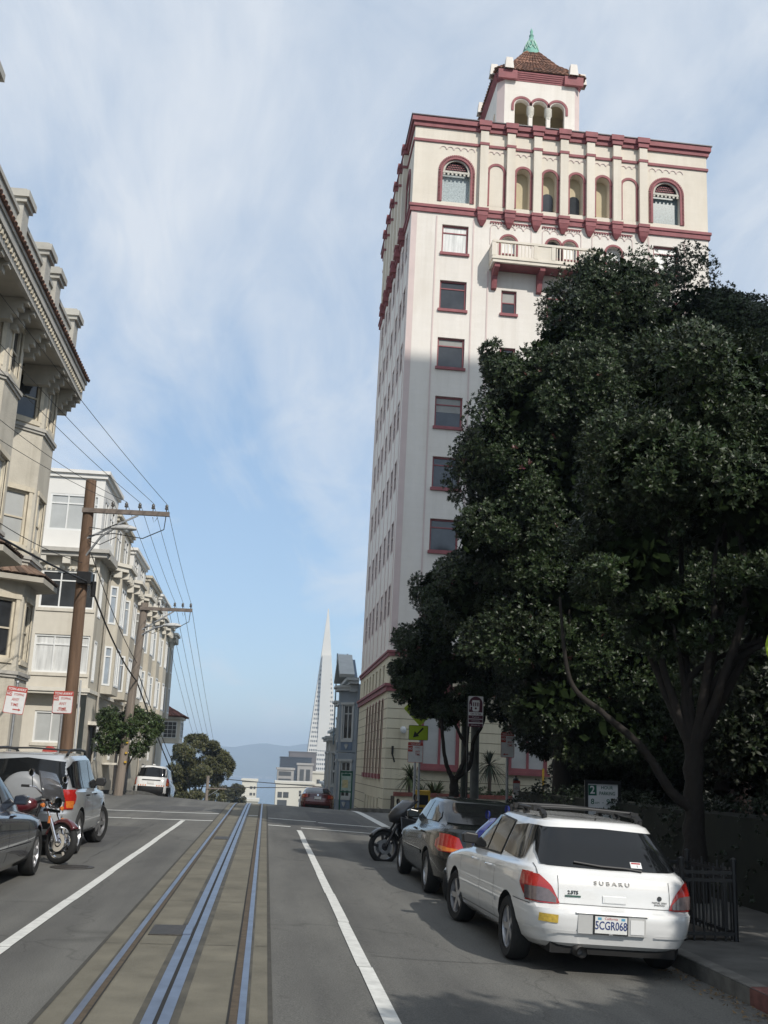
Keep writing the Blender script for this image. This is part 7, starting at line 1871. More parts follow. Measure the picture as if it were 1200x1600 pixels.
def make_left_trees():
    # small street tree by the second pole
    bl = [((-5.95, 43.8, 3.0), (.75, .8, .7)), ((-5.3, 44.2, 2.5), (.7, .8, .8)), ((-4.75, 44.6, 2.9), (.5, .7, .5)), ((-6.3, 43.8, 2.4), (.5, .6, .5))]
    b = (-5.75, 44.6, .25)
    tree('small_tree', 'small glossy green tree beside the second pole in front of the long block', b, limbs_to(b, (-5.6, 44.4, 1.2), bl[:4], .07, 9), bl, 3000, .12, M_LEAFG, M_BARKG, 51, None, per=7, lump_r=.62)
    # eucalyptus down the hill
    z0 = ground(-8, 140)
    bl = [((-9.4, 140, 2.6), (2.4, 2.6, 2.0)), ((-6.9, 140, 2.2), (2.0, 2.4, 1.7)), ((-11.2, 140, .6), (1.8, 2.4, 1.9)), ((-8.2, 139, .2), (2.3, 2.4, 1.7)), ((-5.7, 140, -.2), (1.3, 2, 1.5)), ((-12.0, 141, -2.3), (1.7, 2, 1.7)), ((-9.6, 140, -2.8), (1.9, 2, 1.2)), ((-6.2, 140, -2.8), (1.2, 1.6, 1.1))]
    b = (-8.3, 140, z0)
    tree('eucalyptus_tree', 'broad olive eucalyptus crown over the white car down the hill', b, limbs_to(b, (-8.4, 140, -5.0), bl, .3, 11), bl + [((-13.6, 140, -.9), (1.5, 2, 1.3)), ((-5.4, 140, 1.2), (1.2, 1.6, 1.1))], 13000, .34, M_EUC, M_BARKG, 52, None, per=7, wid=.3, inner=.15)
    bl = [((-5.4, 215, -4.6), (1.8, 2, 1.6)), ((-7.2, 215, -5.6), (2.0, 2, 2.0)), ((-4.3, 215, -7.2), (1.7, 2, 1.5)), ((-6.4, 214, -8.4), (2.2, 2, 1.6)), ((-3.6, 215, -9.2), (1.3, 2, 1.2))]
    b = (-5.6, 215, ground(-5.6, 215))
    tree('eucalyptus_tree', 'smaller brownish eucalyptus lower down the hill, right of the broad one', b, limbs_to(b, (-5.6, 215, -12), bl, .25, 12), bl, 5500, .42, leaf_mat('brown_green_leaves', (.055, .055, .025), (.08, .08, .05), .5), M_BARKG, 53, None, per=7, wid=.3, inner=.15)
    tree('small_tree', 'dark rounded tree at the kerb past the white car', (-7.6, 72, ground(-5.2, 72)), limbs_to((-7.6, 72, ground(-5.2, 72)), (-7.5, 72, -1.5), [((-7.3, 72, -.2), (1.0, 1.2, 1.0))], .08, 13), [((-7.3, 72, -.1), (1.1, 1.4, 1.0)), ((-6.6, 72, -1.2), (.9, 1.2, .9))], 1500, .2, M_LEAFG, M_BARKG, 54, None, per=7)
make_left_trees()

def blades(name, parent, c, n, L_, w, m, lo=.1, hi=1.2, seed=1, droop=.35):
    g = np.random.default_rng(seed); mb = MB()
    for i in range(n):
        a = g.uniform(0, 6.28); e = g.uniform(lo, hi); l = L_ * g.uniform(.7, 1.15)
        d = Vector((math.cos(a) * math.cos(e), math.sin(a) * math.cos(e), math.sin(e))); s = Vector((-math.sin(a), math.cos(a), 0)) * w / 2
        P = [Vector(c) + d * l * t + Vector((0, 0, -droop * l * t * t)) for t in (0, .4, .75, 1)]
        ww = (.8, 1, .7, .06); vs = []
        for p, q in zip(P, ww): vs += [p - s * q, p + s * q]
        mb.add(vs, [(0, 1, 3, 2), (2, 3, 5, 4), (4, 5, 7, 6)])
    return mb.build(name, m, parent)
M_YUC = leaf_mat('yucca_blades', (.085, .11, .045), (.09, .11, .05), .5)
M_YUCD = leaf_mat('dark_blades', (.035, .05, .03), (.05, .065, .04), .5)
def make_planter():
    T = thing('planter_wall', 'low cream planter wall with a red brick coping along the foot of the tower', 'planter', (5.55, 46.2, -.3))
    b = MB(); b.box(0, 5.5, 0, .3, -.3, .74); b.build('wall', M_BASE, T)
    b = MB(); b.box(-.06, 5.56, -.06, .36, .74, .90); b.build('brick_coping', mat('red_brick_coping', (.20, .065, .05), .85, .3, 9, .3, 30), T)
    b = MB(); b.box(0, 5.5, .3, 1.75, -.3, .7); b.build('soil', mat('planter_soil', (.05, .04, .03), .95, .3, 4), T)
    y = 46.9
    def plant(nm, lb, x, h, n, L_, w, m, seed, lo=.1):
        P = thing(nm, lb, 'plant', (x, y, .4))
        if h > .05: k = MB(); k.tube([(0, 0, -.05), (.02, 0, h)], [.09, .07], 8); k.build('stem', M_BARKG, P, 60)
        blades('leaves', P, (0, 0, h), n, L_, w, m, lo, 1.4, seed)
    plant('yucca', 'pale spiky yucca at the left end of the planter', 6.25, .85, 130, .85, .06, M_YUC, 61, -.7)
    plant('agave', 'pale green striped agave rosette in the planter beside the sign posts', 7.35, .0, 70, 1.15, .10, M_YUC, 62, .1)
    plant('flax', 'dark spiky flax plant in the planter right of the yucca', 6.75, .0, 40, .9, .06, M_YUCD, 63, .5)
    plant('flax', 'dark spiky flax plant in the planter right of the forked tree', 8.6, .0, 50, .95, .06, M_YUCD, 64, .4)
    plant('small_palm', 'small dark drooping palm in the planter near the grey pole', 9.75, 1.5, 140, 1.0, .05, M_YUCD, 65, -.8)
    P = thing('shrub', 'low dark shrubs filling the right half of the planter', 'plant', (9.9, 46.8, .4))
    foliage('leaves', P, [((k * .45 - .9, 0, .15), (.4, .4, .3)) for k in range(5)], 500, .1, M_LEAFG, 7, 66)
make_planter()

# ================================================================== STREET FURNITURE
def pole(T, pts, r, m, name='pole', n=12):
    b = MB(); b.tube(pts, r, n); return b.build(name, m, T, 50)
def make_utility_pole(label, base, top, r0, r1, arm_z, arm_len, m_pole, lamp, arm_dir=1, marks=False, near=False):
    T = thing('utility_pole', label, 'utility pole', base)
    t = Vector(top) - Vector(base)
    pole(T, [(0, 0, -.2), tuple(t * .5), tuple(t)], [r0, (r0 + r1) / 2, r1], m_pole)
    ax = t.x * arm_z / t.z
    a = MB(); a.bar((ax - .15, -.16, arm_z), (ax + arm_len, -.16, arm_z + .02), .10, .13); a.build('crossarm', mat('grey_arm_timber', (.17, .14, .12), .9, .3, 6, .4, 30), T)
    b = MB(); b.bar((ax, -.12, arm_z - .85), (ax + arm_len * .62, -.16, arm_z - .06), .05, .05); b.build('arm_brace', M_GALV, T)
    for k in range(5):
        x = ax + arm_len * (.30 + .165 * k)
        i = MB(); i.lathe([(.015, 0), (.015, .08), (.05, .09), (.055, .13), (.035, .15), (.05, .17), (.045, .21), (.02, .24), (0, .24)], (x, -.16, arm_z + .07), n=10); i.build('insulator', mat('dark_glazed_insulator', (.09, .085, .08), .2, .2, 9), T, 40)
    if lamp:
        lz, ll, rise = lamp
        x0 = t.x * lz / t.z
        b = MB(); b.tube([(x0, -.1, lz), (x0 + ll * .55, -.2, lz + rise * .72), (x0 + ll, -.25, lz + rise)], .035, 8); la = b.build('lamp_arm', M_GALV, T, 60)
        h = MB(); n = 12; vs = []
        for (u, w, zb, zt) in ((-.1, .05, -.03, .03), (.05, .10, -.05, .09), (.25, .16, -.07, .12), (.45, .15, -.06, .11), (.62, .06, -.03, .05)):
            for k in range(n):
                an = 2 * math.pi * k / n; vs.append((x0 + ll + u, -.25 + w * math.cos(an), lz + rise + (zt if math.sin(an) > 0 else -zb) * math.sin(an)))
        fs = [(i * n + k, i * n + (k + 1) % n, (i + 1) * n + (k + 1) % n, (i + 1) * n + k) for i in range(4) for k in range(n)] + [tuple(range(n)), tuple(4 * n + k for k in range(n))]
        h.add(vs, fs); ho = h.build('lamp_head', mat('grey_lamp_housing', (.46, .46, .45), .5, .1, 4), la, 60)
        g = MB(); g.lathe([(.0, -.10), (.09, -.08), (.12, -.02)], (x0 + ll + .33, -.25, lz + rise - .03), n=14); g.build('lamp_lens', M_LENS, ho, 60)
    # drop wires looping under the arm and gear on the pole
    w = MB()
    w.tube([(ax + arm_len * .96, -.18, arm_z - .06), (ax + arm_len * .95, -.2, arm_z - .45), (ax + arm_len * .7, -.2, arm_z - .75), (ax + arm_len * .35, -.2, arm_z - .65), (ax + .1, -.18, arm_z - .75)], .015, 6)
    w.tube([(ax + .1, -.18, arm_z - .5), (ax + .5, -.2, arm_z - .55), (ax + .9, -.2, arm_z - .35)], .012, 6); w.tube([(ax + .1, -.18, arm_z - .9), (ax + .45, -.2, arm_z - 1.0), (ax + .9, -.2, arm_z - .75)], .012, 6)
    w.tube([(ax + arm_len * .8, -.2, arm_z - .1), (ax + arm_len * .82, -.22, arm_z - .28), (ax + arm_len * .86, -.2, arm_z - .1)], .01, 6)
    w.build('drop_wires', M_BLACK, T)
    if near:
        c = MB(); c.tube([(r0 + .06, -.1, 0), (r0 + .05 + t.x * .35, -.1, arm_z * .42)], .03, 8); c.build('conduit', mat('pale_conduit', (.45, .46, .46), .6, .1, 3), T)
        c = MB(); c.box(-.1 + t.x * .7, .3 + t.x * .7, -.3, .05, 6.25, 6.6); c.lathe([(0, 0), (.07, 0), (.07, .45), (0, .45)], (.3, -.12, 5.9), n=10); c.build('splice_box', M_BLACK, T, bevel=.02)
    if marks:
        for z in (1.95, 1.55, 1.2): c = MB(); c.box(r0 - .02, r0 + .06, -.22, -.1, z, z + .07); c.build('yellow_marker', M_YEL, T)
    return T, Vector(base) + Vector((ax, -.16, arm_z + .3)), arm_len
PZ = ground(-5.5, 30) + .14
P1, A1, L1 = make_utility_pole('brown timber utility pole with crossarm and street lamp standing behind the silver SUV', (-5.52, 30.8, PZ), (-5.62, 30.8, 9.5), .19, .155, 8.42, 2.35, M_WOOD, (7.0, .82, .92), near=True)
P2, A2, L2 = make_utility_pole('grey leaning utility pole with yellow markers beside the small green tree', (-5.68, 43.5, .2), (-5.30, 43.5, 7.75), .18, .15, 7.3, 1.95, M_WOODG, (6.2, 1.0, .45), marks=True)
P3, A3, L3 = make_utility_pole('far grey utility pole half hidden among the eucalyptus', (-6.1, 118, ground(-5.2, 118)), (-6.1, 118, ground(-5.2, 118) + 8.6), .2, .16, 7.3, 2.0, M_WOODG, None)

M_WIRE = mat('black_wire', (.02, .02, .022), .6, 0)
def wire(a, b, sag, r, label, group='overhead wires'):
    a, b = Vector(a), Vector(b); pts = []
    for i in range(15):
        t = i / 14; p = a.lerp(b, t); p.z -= sag * 4 * t * (1 - t); pts.append(p)
    m = MB(); m.tube(pts, r, 5); o = m.build('overhead_wire', M_WIRE)
    return tag(o, label, 'wire', group)
def make_wires():
    # spans: previous pole (behind the photographer, out of frame) -> near pole -> far pole -> down the hill
    FAN = ((-7.35, 12.5, 7.9), (-7.3, 17.0, 9.0), (-7.3, 11.0, 9.9), (-7.3, 10.0, 10.35), (-7.0, 6.0, 10.9))   # house brackets out of frame
    nth = ['innermost', 'second', 'middle', 'fourth', 'outermost']
    for k in range(5):
        f = .30 + .165 * k
        wire(Vector(FAN[k]), A1 + Vector((L1 * f, 0, .02)), .35, .007, f'{nth[k]} of the five wires reaching from the bay windowed building to the near pole crossarm')
        wire(A1 + Vector((L1 * f, 0, .02)), A2 + Vector((L2 * f, 0, .02)), .12, .007, f'{nth[k]} of the five wires between the near and far pole crossarms')
        wire(A2 + Vector((L2 * f, 0, .02)), A3 + Vector((L3 * f, 0, .02)), .9, .009, f'{nth[k]} of the five wires dropping downhill from the far pole crossarm')
    wire((-6.6, 0, 5.6), (-5.4, 30.6, 6.45), .35, .028, 'thick black cable from the lower left to the splice box on the near pole')
    wire((-5.3, 30.7, 6.35), (-5.35, 43.4, 4.6), .25, .028, 'thick black cable sagging between the two poles')
    wire((-5.35, 43.5, 4.6), (-5.0, 100, -4.5), .8, .03, 'thick black cable dropping downhill from the far pole')
    wire((-5.45, 43.5, 5.2), (-5.0, 100, -3.8), .8, .02, 'thinner upper cable dropping downhill from the far pole')
    wire((-5.4, 30.8, 7.3), (-5.4, 43.5, 5.3), .2, .014, 'thin service wire from under the near lamp to the far pole')
    wire((-7.25, 20, 7.2), (-5.6, 30.6, 7.0), .3, .010, 'thin service wire crossing in front of the bay windows to the near pole')
    wire((-30, 140, -1.5), (40, 140, 1.2), 1.2, .05, 'cable strung across the street far below the crest, upper one', 'cross street cables'); wire((-30, 150, 1.0), (40, 140, -1.4), 1.0, .05, 'cable strung across the street far below the crest, slanting lower one', 'cross street cables')
make_wires()

def panel(T, M, w, h, m, edge=None, r=.03, name='panel', t=.006):
    b = MB(M); pts = []
    for cx, cz, a0 in ((w / 2 - r, h / 2 - r, 0), (-w / 2 + r, h / 2 - r, 90), (-w / 2 + r, -h / 2 + r, 180), (w / 2 - r, -h / 2 + r, 270)):
        for k in range(5): a = R(a0 + 90 * k / 4); pts.append((cx + r * math.cos(a), cz + r * math.sin(a)))
    b.prism(pts, lambda x, z, d: (x, d, z), 0, t); o = b.build(name, m, T)
    if edge:
        e = MB(M); n = len(pts); q = [(x * (1 - .05 * .3 / w), z * (1 - .05 * .3 / h)) for x, z in pts]
        e.add([(x, -.0012, z) for x, z in pts] + [(x * (1 - .024 / w), -.0012, z * (1 - .024 / h)) for x, z in pts], [(i, (i + 1) % n, n + (i + 1) % n, n + i) for i in range(n)]); e.build('border', edge, o)
    return o
def rect(o, M, x0, x1, z0, z1, m, name, y=-.0022):
    b = MB(M); b.add([(x0, y, z0), (x1, y, z0), (x1, y, z1), (x0, y, z1)], [(0, 1, 2, 3)]); return b.build(name, m, o)
def txt(o, M, s, x, z, size, m, sx=1.0, bold=0.0, align='CENTER', name='lettering'):
    return lettering(s, size, m, o, M @ Matrix.Translation((x, -.0032, z)), name, align, .0006, bold, sx)

def tow_away(label, loc, z, rot, w=.46, h=.61, arrow=True, tilt=0.0, cap=True, extra=False):
    T = thing('parking_sign', label, 'sign', loc, rot, 'tow away signs')
    pole(T, [(0, .04, -.1), (0, .04, z + h / 2 + (.06 if cap else -.1))], .032, M_GALV, 'post')
    if cap: b = MB(); b.lathe([(0, .06), (.03, .05), (.04, .0), (.03, -.02)], (0, .04, z + h / 2 + .08), n=10); b.build('post_cap', M_GALV, T, 60)
    M = Matrix.Translation((0, 0, z)) @ Matrix.Rotation(tilt, 4, 'Y')
    p = panel(T, M, w, h, M_SIGNW, M_RED)
    k = w / .46
    rect(p, M, -w / 2 + .012, w / 2 - .012, h / 2 - .115 * k, h / 2 - .012, M_RED, 'red_band')
    txt(p, M, 'TOW-AWAY', 0, h / 2 - .062 * k, .082 * k, M_SIGNW, .86, .002)
    rect(p, M, -w / 2 + .015, -w / 2 + .13 * k, h / 2 - .225 * k, h / 2 - .125 * k, M_RED, 'red_block')
    txt(p, M, 'NO', -w / 2 + .072 * k, h / 2 - .176 * k, .08 * k, M_SIGNW, .8, .002)
    txt(p, M, 'STOPPING', w * .14, h / 2 - .176 * k, .074 * k, M_RED, .66, .001)
    txt(p, M, 'ANY', 0, h / 2 - .295 * k, .095 * k, M_RED, .85, .001)
    txt(p, M, 'TIME', 0, h / 2 - .415 * k, .095 * k, M_RED, .85, .001)
    if arrow:
        b = MB(M); z0 = -h / 2 + .10 * k; b.prism([(-.02, z0 - .012), (.10, z0 - .012), (.10, z0 - .03), (.155, z0), (.10, z0 + .03), (.10, z0 + .012), (-.02, z0 + .012)], lambda x, zz, d: (x, d, zz), -.003, -.001); b.build('red_arrow', M_RED, p)
    else: txt(p, M, 'BUS ZONE\nNO PARKING', 0, -h / 2 + .085 * k, .042 * k, M_RED, .9)
    return T
tow_away('red and white tow away sign with arrow at the left border on a steel post', (-5.5, 24.0, .14), 2.60, R(4), .43, .58, True, R(5))
T = tow_away('red and white tow away sign directly in front of the brown utility pole', (-5.05, 27.0, .14), 2.74, R(-3), .48, .54, False, R(0), False)
b = MB(Matrix.Translation((-.24, .03, 2.56)) @ Matrix.Rotation(R(60), 4, 'Z')); b.box(-.02, .25, 0, .006, -.09, .12); b.build('second_panel_edge', M_SIGNW, T)

def make_call_box():
    T = thing('fire_alarm_box', 'red roofed alarm box on a low post showing above the silver SUV roof', 'alarm box', (-5.08, 26.2, .14))
    pole(T, [(0, 0, -.1), (0, 0, 1.3)], [.09, .07], mat('alarm_post_paint', (.25, .045, .035), .6, .1, 4), 'post')
    b = MB(); b.box(-.12, .12, -.1, .1, 1.3, 1.52); b.build('housing', mat('alarm_box_white_red', (.34, .10, .09), .6, .2, 6), T, bevel=.01)
    b = MB(); b.prism([(-.16, 1.52), (.16, 1.52), (.13, 1.60), (.03, 1.67), (-.03, 1.67), (-.13, 1.60)], lambda x, z, d: (x, d, z), -.14, .14); b.build('gabled_roof', M_RED, T)
make_call_box()

def make_corner_signs():
    zg = -.05
    # cable car stop sign on a tall dark post
    T = thing('cable_car_stop_sign', 'maroon and white cable car stop sign on a dark post beside the forked tree', 'sign', (5.70, 29.5, zg), R(-2))
    pole(T, [(-.19, .06, -.1), (-.19, .06, 3.66)], .028, M_BLACK, 'post')
    w, h = .42, .84; M = Matrix.Translation((.02, 0, 3.27))
    p = panel(T, M, w, h, M_SIGNW, None, .02)
    b = MB(M); pts = [(-.19, -.02), (.19, -.02)] + list(reversed(arcpts(0, .22, .19, 14))); b.add([(x, -.0022, z) for x, z in pts], [tuple(range(len(pts)))]); b.build('maroon_arch', M_MAROON, p)
    b = MB(M)                                         # front view of a cable car: roof, three panes, dash with lamp
    def rr(x0, x1, z0, z1): b.add([(x0, -.0034, z0), (x1, -.0034, z0), (x1, -.0034, z1), (x0, -.0034, z1)], [(0, 1, 2, 3)])
    rr(-.10, .10, .27, .31); rr(-.115, .115, .25, .27); rr(-.10, .10, .03, .14)
    for x in (-.10, -.045, .015, .075): rr(x, x + .025, .14, .25)
    rr(-.17, -.15, .05, .2); rr(-.15, -.10, .13, .15); rr(-.08, .08, .0, .03); b.build('cable_car_pictogram', M_SIGNW, p)
    b = MB(M); b.add([(.03 * math.cos(a), -.0044, .085 + .03 * math.sin(a)) for a in np.linspace(0, 6.28, 13)[:-1]], [tuple(range(12))]); b.build('lamp_dot', M_MAROON, p)
    txt(p, M, 'Cable Car Stop', 0, -.065, .058, M_MAROON, .82, .0008)
    for z0, z1, s in ((-.20, -.11, 'Powell-Hyde'), (-.30, -.215, 'To Downtown'), (-.425, -.33, 'Information 311')):
        q = rect(p, M, -.2, .2, z0, z1, M_MAROON, 'maroon_band')
        lettering(s, .044, M_SIGNW, p, M @ Matrix.Translation((0, -.0034, (z0 + z1) / 2)), 'lettering', 'CENTER', .0004, 0, .85)
    # grey lamp post behind it with a small notice
    T = thing('lamp_post', 'thick grey green post behind the cable car stop sign with small white notice', 'post', (6.12, 31.6, zg))
    pole(T, [(0, 0, -.1), (0, 0, 6.2)], [.14, .11], mat('grey_green_post', (.12, .125, .115), .7, .2, 3), 'pole')
    b = MB(); b.lathe([(.19, -.1), (.19, .5), (.15, .6)], n=16); b.build('base_sleeve', MATS['grey_green_post'], T, 40)
    M = Matrix.Translation((-.2, -.16, 2.05)); p = panel(T, M, .2, .32, M_SIGNW, None, .01, 'small_notice'); rect(p, M, -.08, .08, .04, .12, mat('notice_grey', (.2, .2, .2), .6, 0), 'grey_block'); txt(p, M, 'MUNI\nSTOP', 0, -.05, .06, M_INK, .8)
    T = thing('dark_pole', 'dark green pole just left of the thick grey post at the corner', 'post', (5.86, 31.9, zg)); pole(T, [(0, 0, -.1), (0, 0, 3.4)], .10, mat('dark_green_paint', (.02, .03, .025), .5, .2, 4), 'pole'); b = MB(); b.lathe([(.16, -.1), (.16, .25), (.11, .35)], n=14); b.build('base_ring', MATS['dark_green_paint'], T, 40)
    # no stopping sign further right
    def small_tow(label, x, y, w, h, zc, arrow):
        T = thing('parking_sign', label, 'sign', (x, y, zg), 0, 'tow away signs')
        pole(T, [(0, .04, -.1), (0, .04, zc + h / 2 - .05)], .04, M_GALV, 'post')
        M = Matrix.Translation((0, 0, zc)); p = panel(T, M, w, h, M_SIGNW, M_RED)
        rect(p, M, -w / 2 + .01, w / 2 - .01, h / 2 - .10, h / 2 - .012, M_RED, 'red_band'); txt(p, M, 'TOW-AWAY', 0, h / 2 - .056, .066, M_SIGNW, .82, .001)
        rect(p, M, -w / 2 + .012, -w / 2 + .15, h / 2 - .29, h / 2 - .115, M_RED, 'red_block'); txt(p, M, 'NO', -w / 2 + .08, h / 2 - .20, .10, M_SIGNW, .75, .002)
        txt(p, M, 'STOPPING', .06, h / 2 - .165, .05, M_RED, .7); txt(p, M, 'ANY\nTIME', .07, h / 2 - .33, .09, M_RED, .8, .001)
        if arrow: b = MB(M); z0 = -h / 2 + .09; b.prism([(.02, z0 - .012), (-.08, z0 - .012), (-.08, z0 - .03), (-.14, z0), (-.08, z0 + .03), (-.08, z0 + .012), (.02, z0 + .012)], lambda xx, zz, d: (xx, d, zz), -.003, -.001); b.build('red_arrow', M_RED, p)
        return T
    small_tow('faded red and white no stopping sign on a grey post in front of dark foliage', 6.97, 31.0, .40, .72, 2.43, True)
    T = small_tow('small tow away sign mounted beneath the yellow green arrow sign', 4.62, 33.6, .48, .62, 2.15, False)
    # pedestrian warning diamond and arrow
    T = thing('crossing_warning_sign', 'fluorescent yellow green pedestrian diamond and arrow plate half hidden by leaves', 'sign', (4.78, 33.75, zg))
    pole(T, [(0, .05, -.1), (0, .05, 4.0)], .035, M_GALV, 'post')
    M = Matrix.Translation((-.02, 0, 3.5)) @ Matrix.Rotation(R(45), 4, 'Y'); p = panel(T, M, .76, .76, M_FLUO, None, .05, 'diamond_panel')
    Mi = Matrix.Translation((-.02, 0, 3.5)); b = MB(Mi)
    def poly(pts): b.add([(x, -.004, z) for x, z in pts], [tuple(range(len(pts)))])
    poly([(.05 * math.cos(a), .24 + .05 * math.sin(a)) for a in np.linspace(0, 6.28, 11)[:-1]]); poly([(-.06, .17), (.06, .17), (.05, -.04), (-.05, -.04)]); poly([(-.05, -.04), (.0, -.04), (-.10, -.3), (-.16, -.28)]); poly([(.0, -.04), (.05, -.04), (.15, -.28), (.09, -.30)]); poly([(-.06, .16), (-.05, .1), (-.17, -.02), (-.2, .02)]); poly([(.06, .16), (.05, .1), (.16, .0), (.19, .04)])
    b.build('walking_figure', M_INK, p)
    M = Matrix.Translation((-.06, 0, 2.76)); p = panel(T, M, .62, .46, M_FLUO, M_INK, .03, 'arrow_panel')
    b = MB(M); b.add([(x, -.004, z) for x, z in ((.17, .13), (.13, .17), (-.05, -.02), (-.12, .05), (-.17, -.15), (.03, -.10), (-.02, -.06))], [tuple(range(7))]); b.build('diagonal_arrow', M_INK, p)
    b = MB(M); b.add([(x, -.0015, z) for x, z in ((-.29, -.21), (.29, -.21), (.29, .21), (-.29, .21))], [(0, 1, 2, 3)]); b.build('plate_face', M_FLUO, p)
    # yellow traffic signal cabinet / horse
    T = thing('yellow_newspaper_box', 'yellow newspaper box at the corner kerb below the arrow sign', 'box', (4.95, 34.2, zg))
    b = MB(); b.box(-.24, .24, -.2, .2, .45, 1.0); b.build('case', M_YEL, T, bevel=.02)
    b = MB(); b.box(-.17, .17, -.215, -.2, .56, .86); b.build('display_window', M_PANE, T)
    b = MB(); b.box(-.3, .18, -.16, .16, .0, .44); b.build('pedestal', mat('dull_yellow', (.35, .24, .05), .6, .2, 5), T)
    # white marker post with red notice, fire hydrant cap
    T = thing('notice_bollard', 'white bollard with black cap and red bordered notice right of the planter', 'bollard', (6.93, 32.4, zg))
    T.location = (7.55, 33.6 - 1.2, zg)
    b = MB(); b.tube([(0, 0, -.1), (0, 0, 1.1)], [.09, .09], 10); b.build('post', M_WHITE, T, 50)
    b = MB(); b.lathe([(.09, 0), (.08, .05), (.03, .09), (.03, .14), (0, .15)], (0, 0, 1.42), n=12); b.build('cap', M_INK, T, 50)
    M = Matrix.Translation((0, -.1, 1.22)); p = panel(T, M, .22, .40, M_SIGNW, M_RED, .02, 'notice'); rect(p, M, -.1, .1, .12, .19, M_RED, 'red_band'); txt(p, M, 'NO\nPARKING', 0, -.02, .045, M_RED, .85)
    # yellow post deep in the shade
    T = thing('yellow_bollard', 'thin yellow post standing in the dark doorway shade', 'bollard', (12.0, 46.3, -.3)); pole(T, [(0, 0, 0), (0, 0, 2.1)], .05, M_YEL, 'post'); b = MB(); b.lathe([(.09, 0), (.09, .06), (.05, .08)], n=12); b.build('base_flange', M_YEL, T, 50)
    # two hour parking sign
    T = thing('parking_limit_sign', 'green and white two hour parking sign in a dark frame above the white estate', 'sign', (6.3, 20.0, zg), R(0))
    w, h = .58, .82; zc = 1.10; M = Matrix.Translation((.03, 0, zc))
    pole(T, [(0, .05, -.1), (0, .05, .9)], .04, M_BLACK, 'post')
    p = panel(T, M, w, h, M_SIGNW, None, .01)
    b = MB(M); 
    for x0, x1, z0, z1 in ((-w / 2 - .06, -w / 2, -h / 2, h / 2 + .07), (w / 2, w / 2 + .06, -h / 2, h / 2 + .07), (-w / 2, w / 2, h / 2, h / 2 + .07)): b.box(x0, x1, -.02, .02, z0, z1)
    b.build('dark_frame', M_BLACK, p)
    rect(p, M, -.28, -.12, .2, .39, M_GREEN, 'green_block'); txt(p, M, '2', -.2, .295, .2, M_SIGNW, .95, .004)
    txt(p, M, 'HOUR', .08, .345, .085, M_GREEN, .95, .001); txt(p, M, 'PARKING', .085, .24, .09, M_GREEN, .82, .001)
    txt(p, M, '8', -.2, .085, .14, M_GREEN, 1, .002); txt(p, M, 'AM', -.11, .065, .06, M_GREEN); txt(p, M, '-', 0, .08, .1, M_GREEN); txt(p, M, '9', .1, .085, .14, M_GREEN, 1, .002); txt(p, M, 'PM', .19, .065, .06, M_GREEN)
    txt(p, M, 'MON', -.17, -.06, .10, M_GREEN, 1, .001); txt(p, M, 'TO', .02, -.055, .05, M_GREEN); txt(p, M, 'SAT', .18, -.06, .10, M_GREEN, 1, .001)
    rect(p, M, -.08, .08, -.32, -.2, mat('permit_sticker_amber', (.5, .28, .04), .5, .2, 9), 'amber_sticker')
    # fluorescent sign just entering at the right edge
    T = thing('crossing_warning_sign', 'bright yellow green sign edge just entering at the right border', 'sign', (5.62, 11.0, zg), R(-12))
    pole(T, [(0, .05, -.1), (0, .05, 3.35)], .03, M_GALV, 'post')
    b = MB(Matrix.Translation((0, 0, 3.10))); b.lathe([(.0, -.006), (.275, -.006), (.28, .0), (0, .004)], axis='y', n=40); p = b.build('round_panel', M_FLUO, T)
    b = MB(Matrix.Translation((0, 0, 3.10))); b.lathe([(.235, -.0085), (.25, -.0085)], axis='y', n=40); b.build('border_line', M_INK, p)
    # map stand down the street
    g = ground(4.5, 57) + .14
    T = thing('map_stand', 'green framed transit map stand on the pavement beside the red car', 'map stand', (4.22, 57.0, g))
    b = MB()
    for x in (-.3, .3): b.box(x - .035, x + .035, -.04, .04, -.2, 2.05)
    b.box(-.34, .34, -.04, .04, 1.98, 2.08); b.box(-.3, .3, -.03, .03, .98, 1.05); b.build('frame', M_GREEN, T)
    M = Matrix.Translation((0, -.03, 1.52)); p = panel(T, M, .54, .88, mat('map_paper', (.36, .46, .42), .5, .25, 5), None, .01, 'map_panel')
    rect(p, M, -.22, .22, .30, .42, M_GREEN, 'header_band'); rect(p, M, -.2, .1, -.3, .1, mat('map_yellow', (.5, .45, .25), .6, .3, 12), 'map_area')
make_corner_signs()

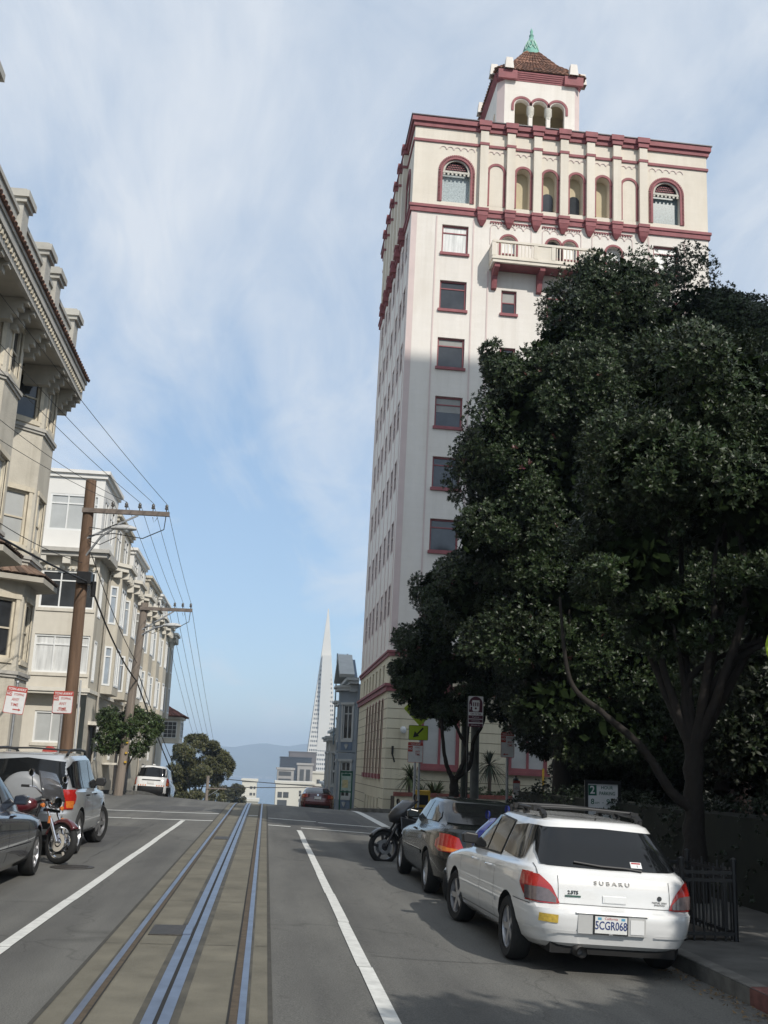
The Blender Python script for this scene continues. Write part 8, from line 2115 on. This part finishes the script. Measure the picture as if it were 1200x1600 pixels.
def make_tree_guard():
    T = thing('tree_guard', 'black iron picket guard on the pavement behind the white estate', 'fence', (4.5, 11.5, -.045))
    def side(a, b_, nm):
        f = MB(); a = Vector(a); b_ = Vector(b_)
        for z in (.08, .62, .70): f.bar(a + Vector((0, 0, z)), b_ + Vector((0, 0, z)), .03, .035)
        n = int((b_ - a).length / .105)
        for k in range(n + 1): p = a.lerp(b_, k / n); f.box(p.x - .009, p.x + .009, p.y - .009, p.y + .009, .0, .75 if k % 4 else .8)
        f.build(nm, M_BLACK, T)
    c = [(0, 0, 0), (.58, 0, 0), (.58, 1.3, 0), (0, 1.3, 0)]
    for k in range(4): side(c[k], c[(k + 1) % 4], 'picket_panel')
    for p in c: m = MB(); m.tube([(p[0], p[1], -.1), (p[0], p[1], .8)], .03, 8); m.lathe([(0, .06), (.035, .04), (.035, 0)], (p[0], p[1], .8), n=8); m.build('corner_post', M_BLACK, T)
    s = MB(); s.box(.04, .54, .04, 1.26, 0.0, .03); s.build('soil_bed', mat('tree_pit_soil', (.04, .032, .024), .95, .4, 6, .4, 20), T)
make_tree_guard()

def make_lots():
    mb = MB()
    mb.add([(9.3, -40, .06), (70, -40, .06), (70, 31, .06), (9.3, 31, .06)], [(0, 1, 2, 3)])
    struct('garden_ground', mb, mat('garden_soil', (.045, .04, .028), .95, .4, 1.5))
    mb = MB(); mb.add([(-70, -40, .1), (-9.4, -40, .1), (-9.4, 31, .1), (-70, 31, .1)], [(0, 1, 2, 3)]); struct('yard_ground', mb, M_SIDE)
make_lots()

# ================================================================== HAZE OVER THE CITY AND BAY
def make_haze():
    b = MB(); b.box(-4200, 4200, -420, 7700, -96, 176)
    o = b.build('haze', []); o['kind'] = 'stuff'
    m = bpy.data.materials.new('haze_air'); m.use_nodes = True; nt = m.node_tree; nt.nodes.clear()
    out = nt.nodes.new('ShaderNodeOutputMaterial'); v = nt.nodes.new('ShaderNodeVolumePrincipled')
    v.inputs['Color'].default_value = (.62, .78, .98, 1); v.inputs['Density'].default_value = .00025; v.inputs['Anisotropy'].default_value = 0.0
    nt.links.new(v.outputs[0], out.inputs['Volume'])
    o.data.materials.clear(); o.data.materials.append(m)
make_haze()
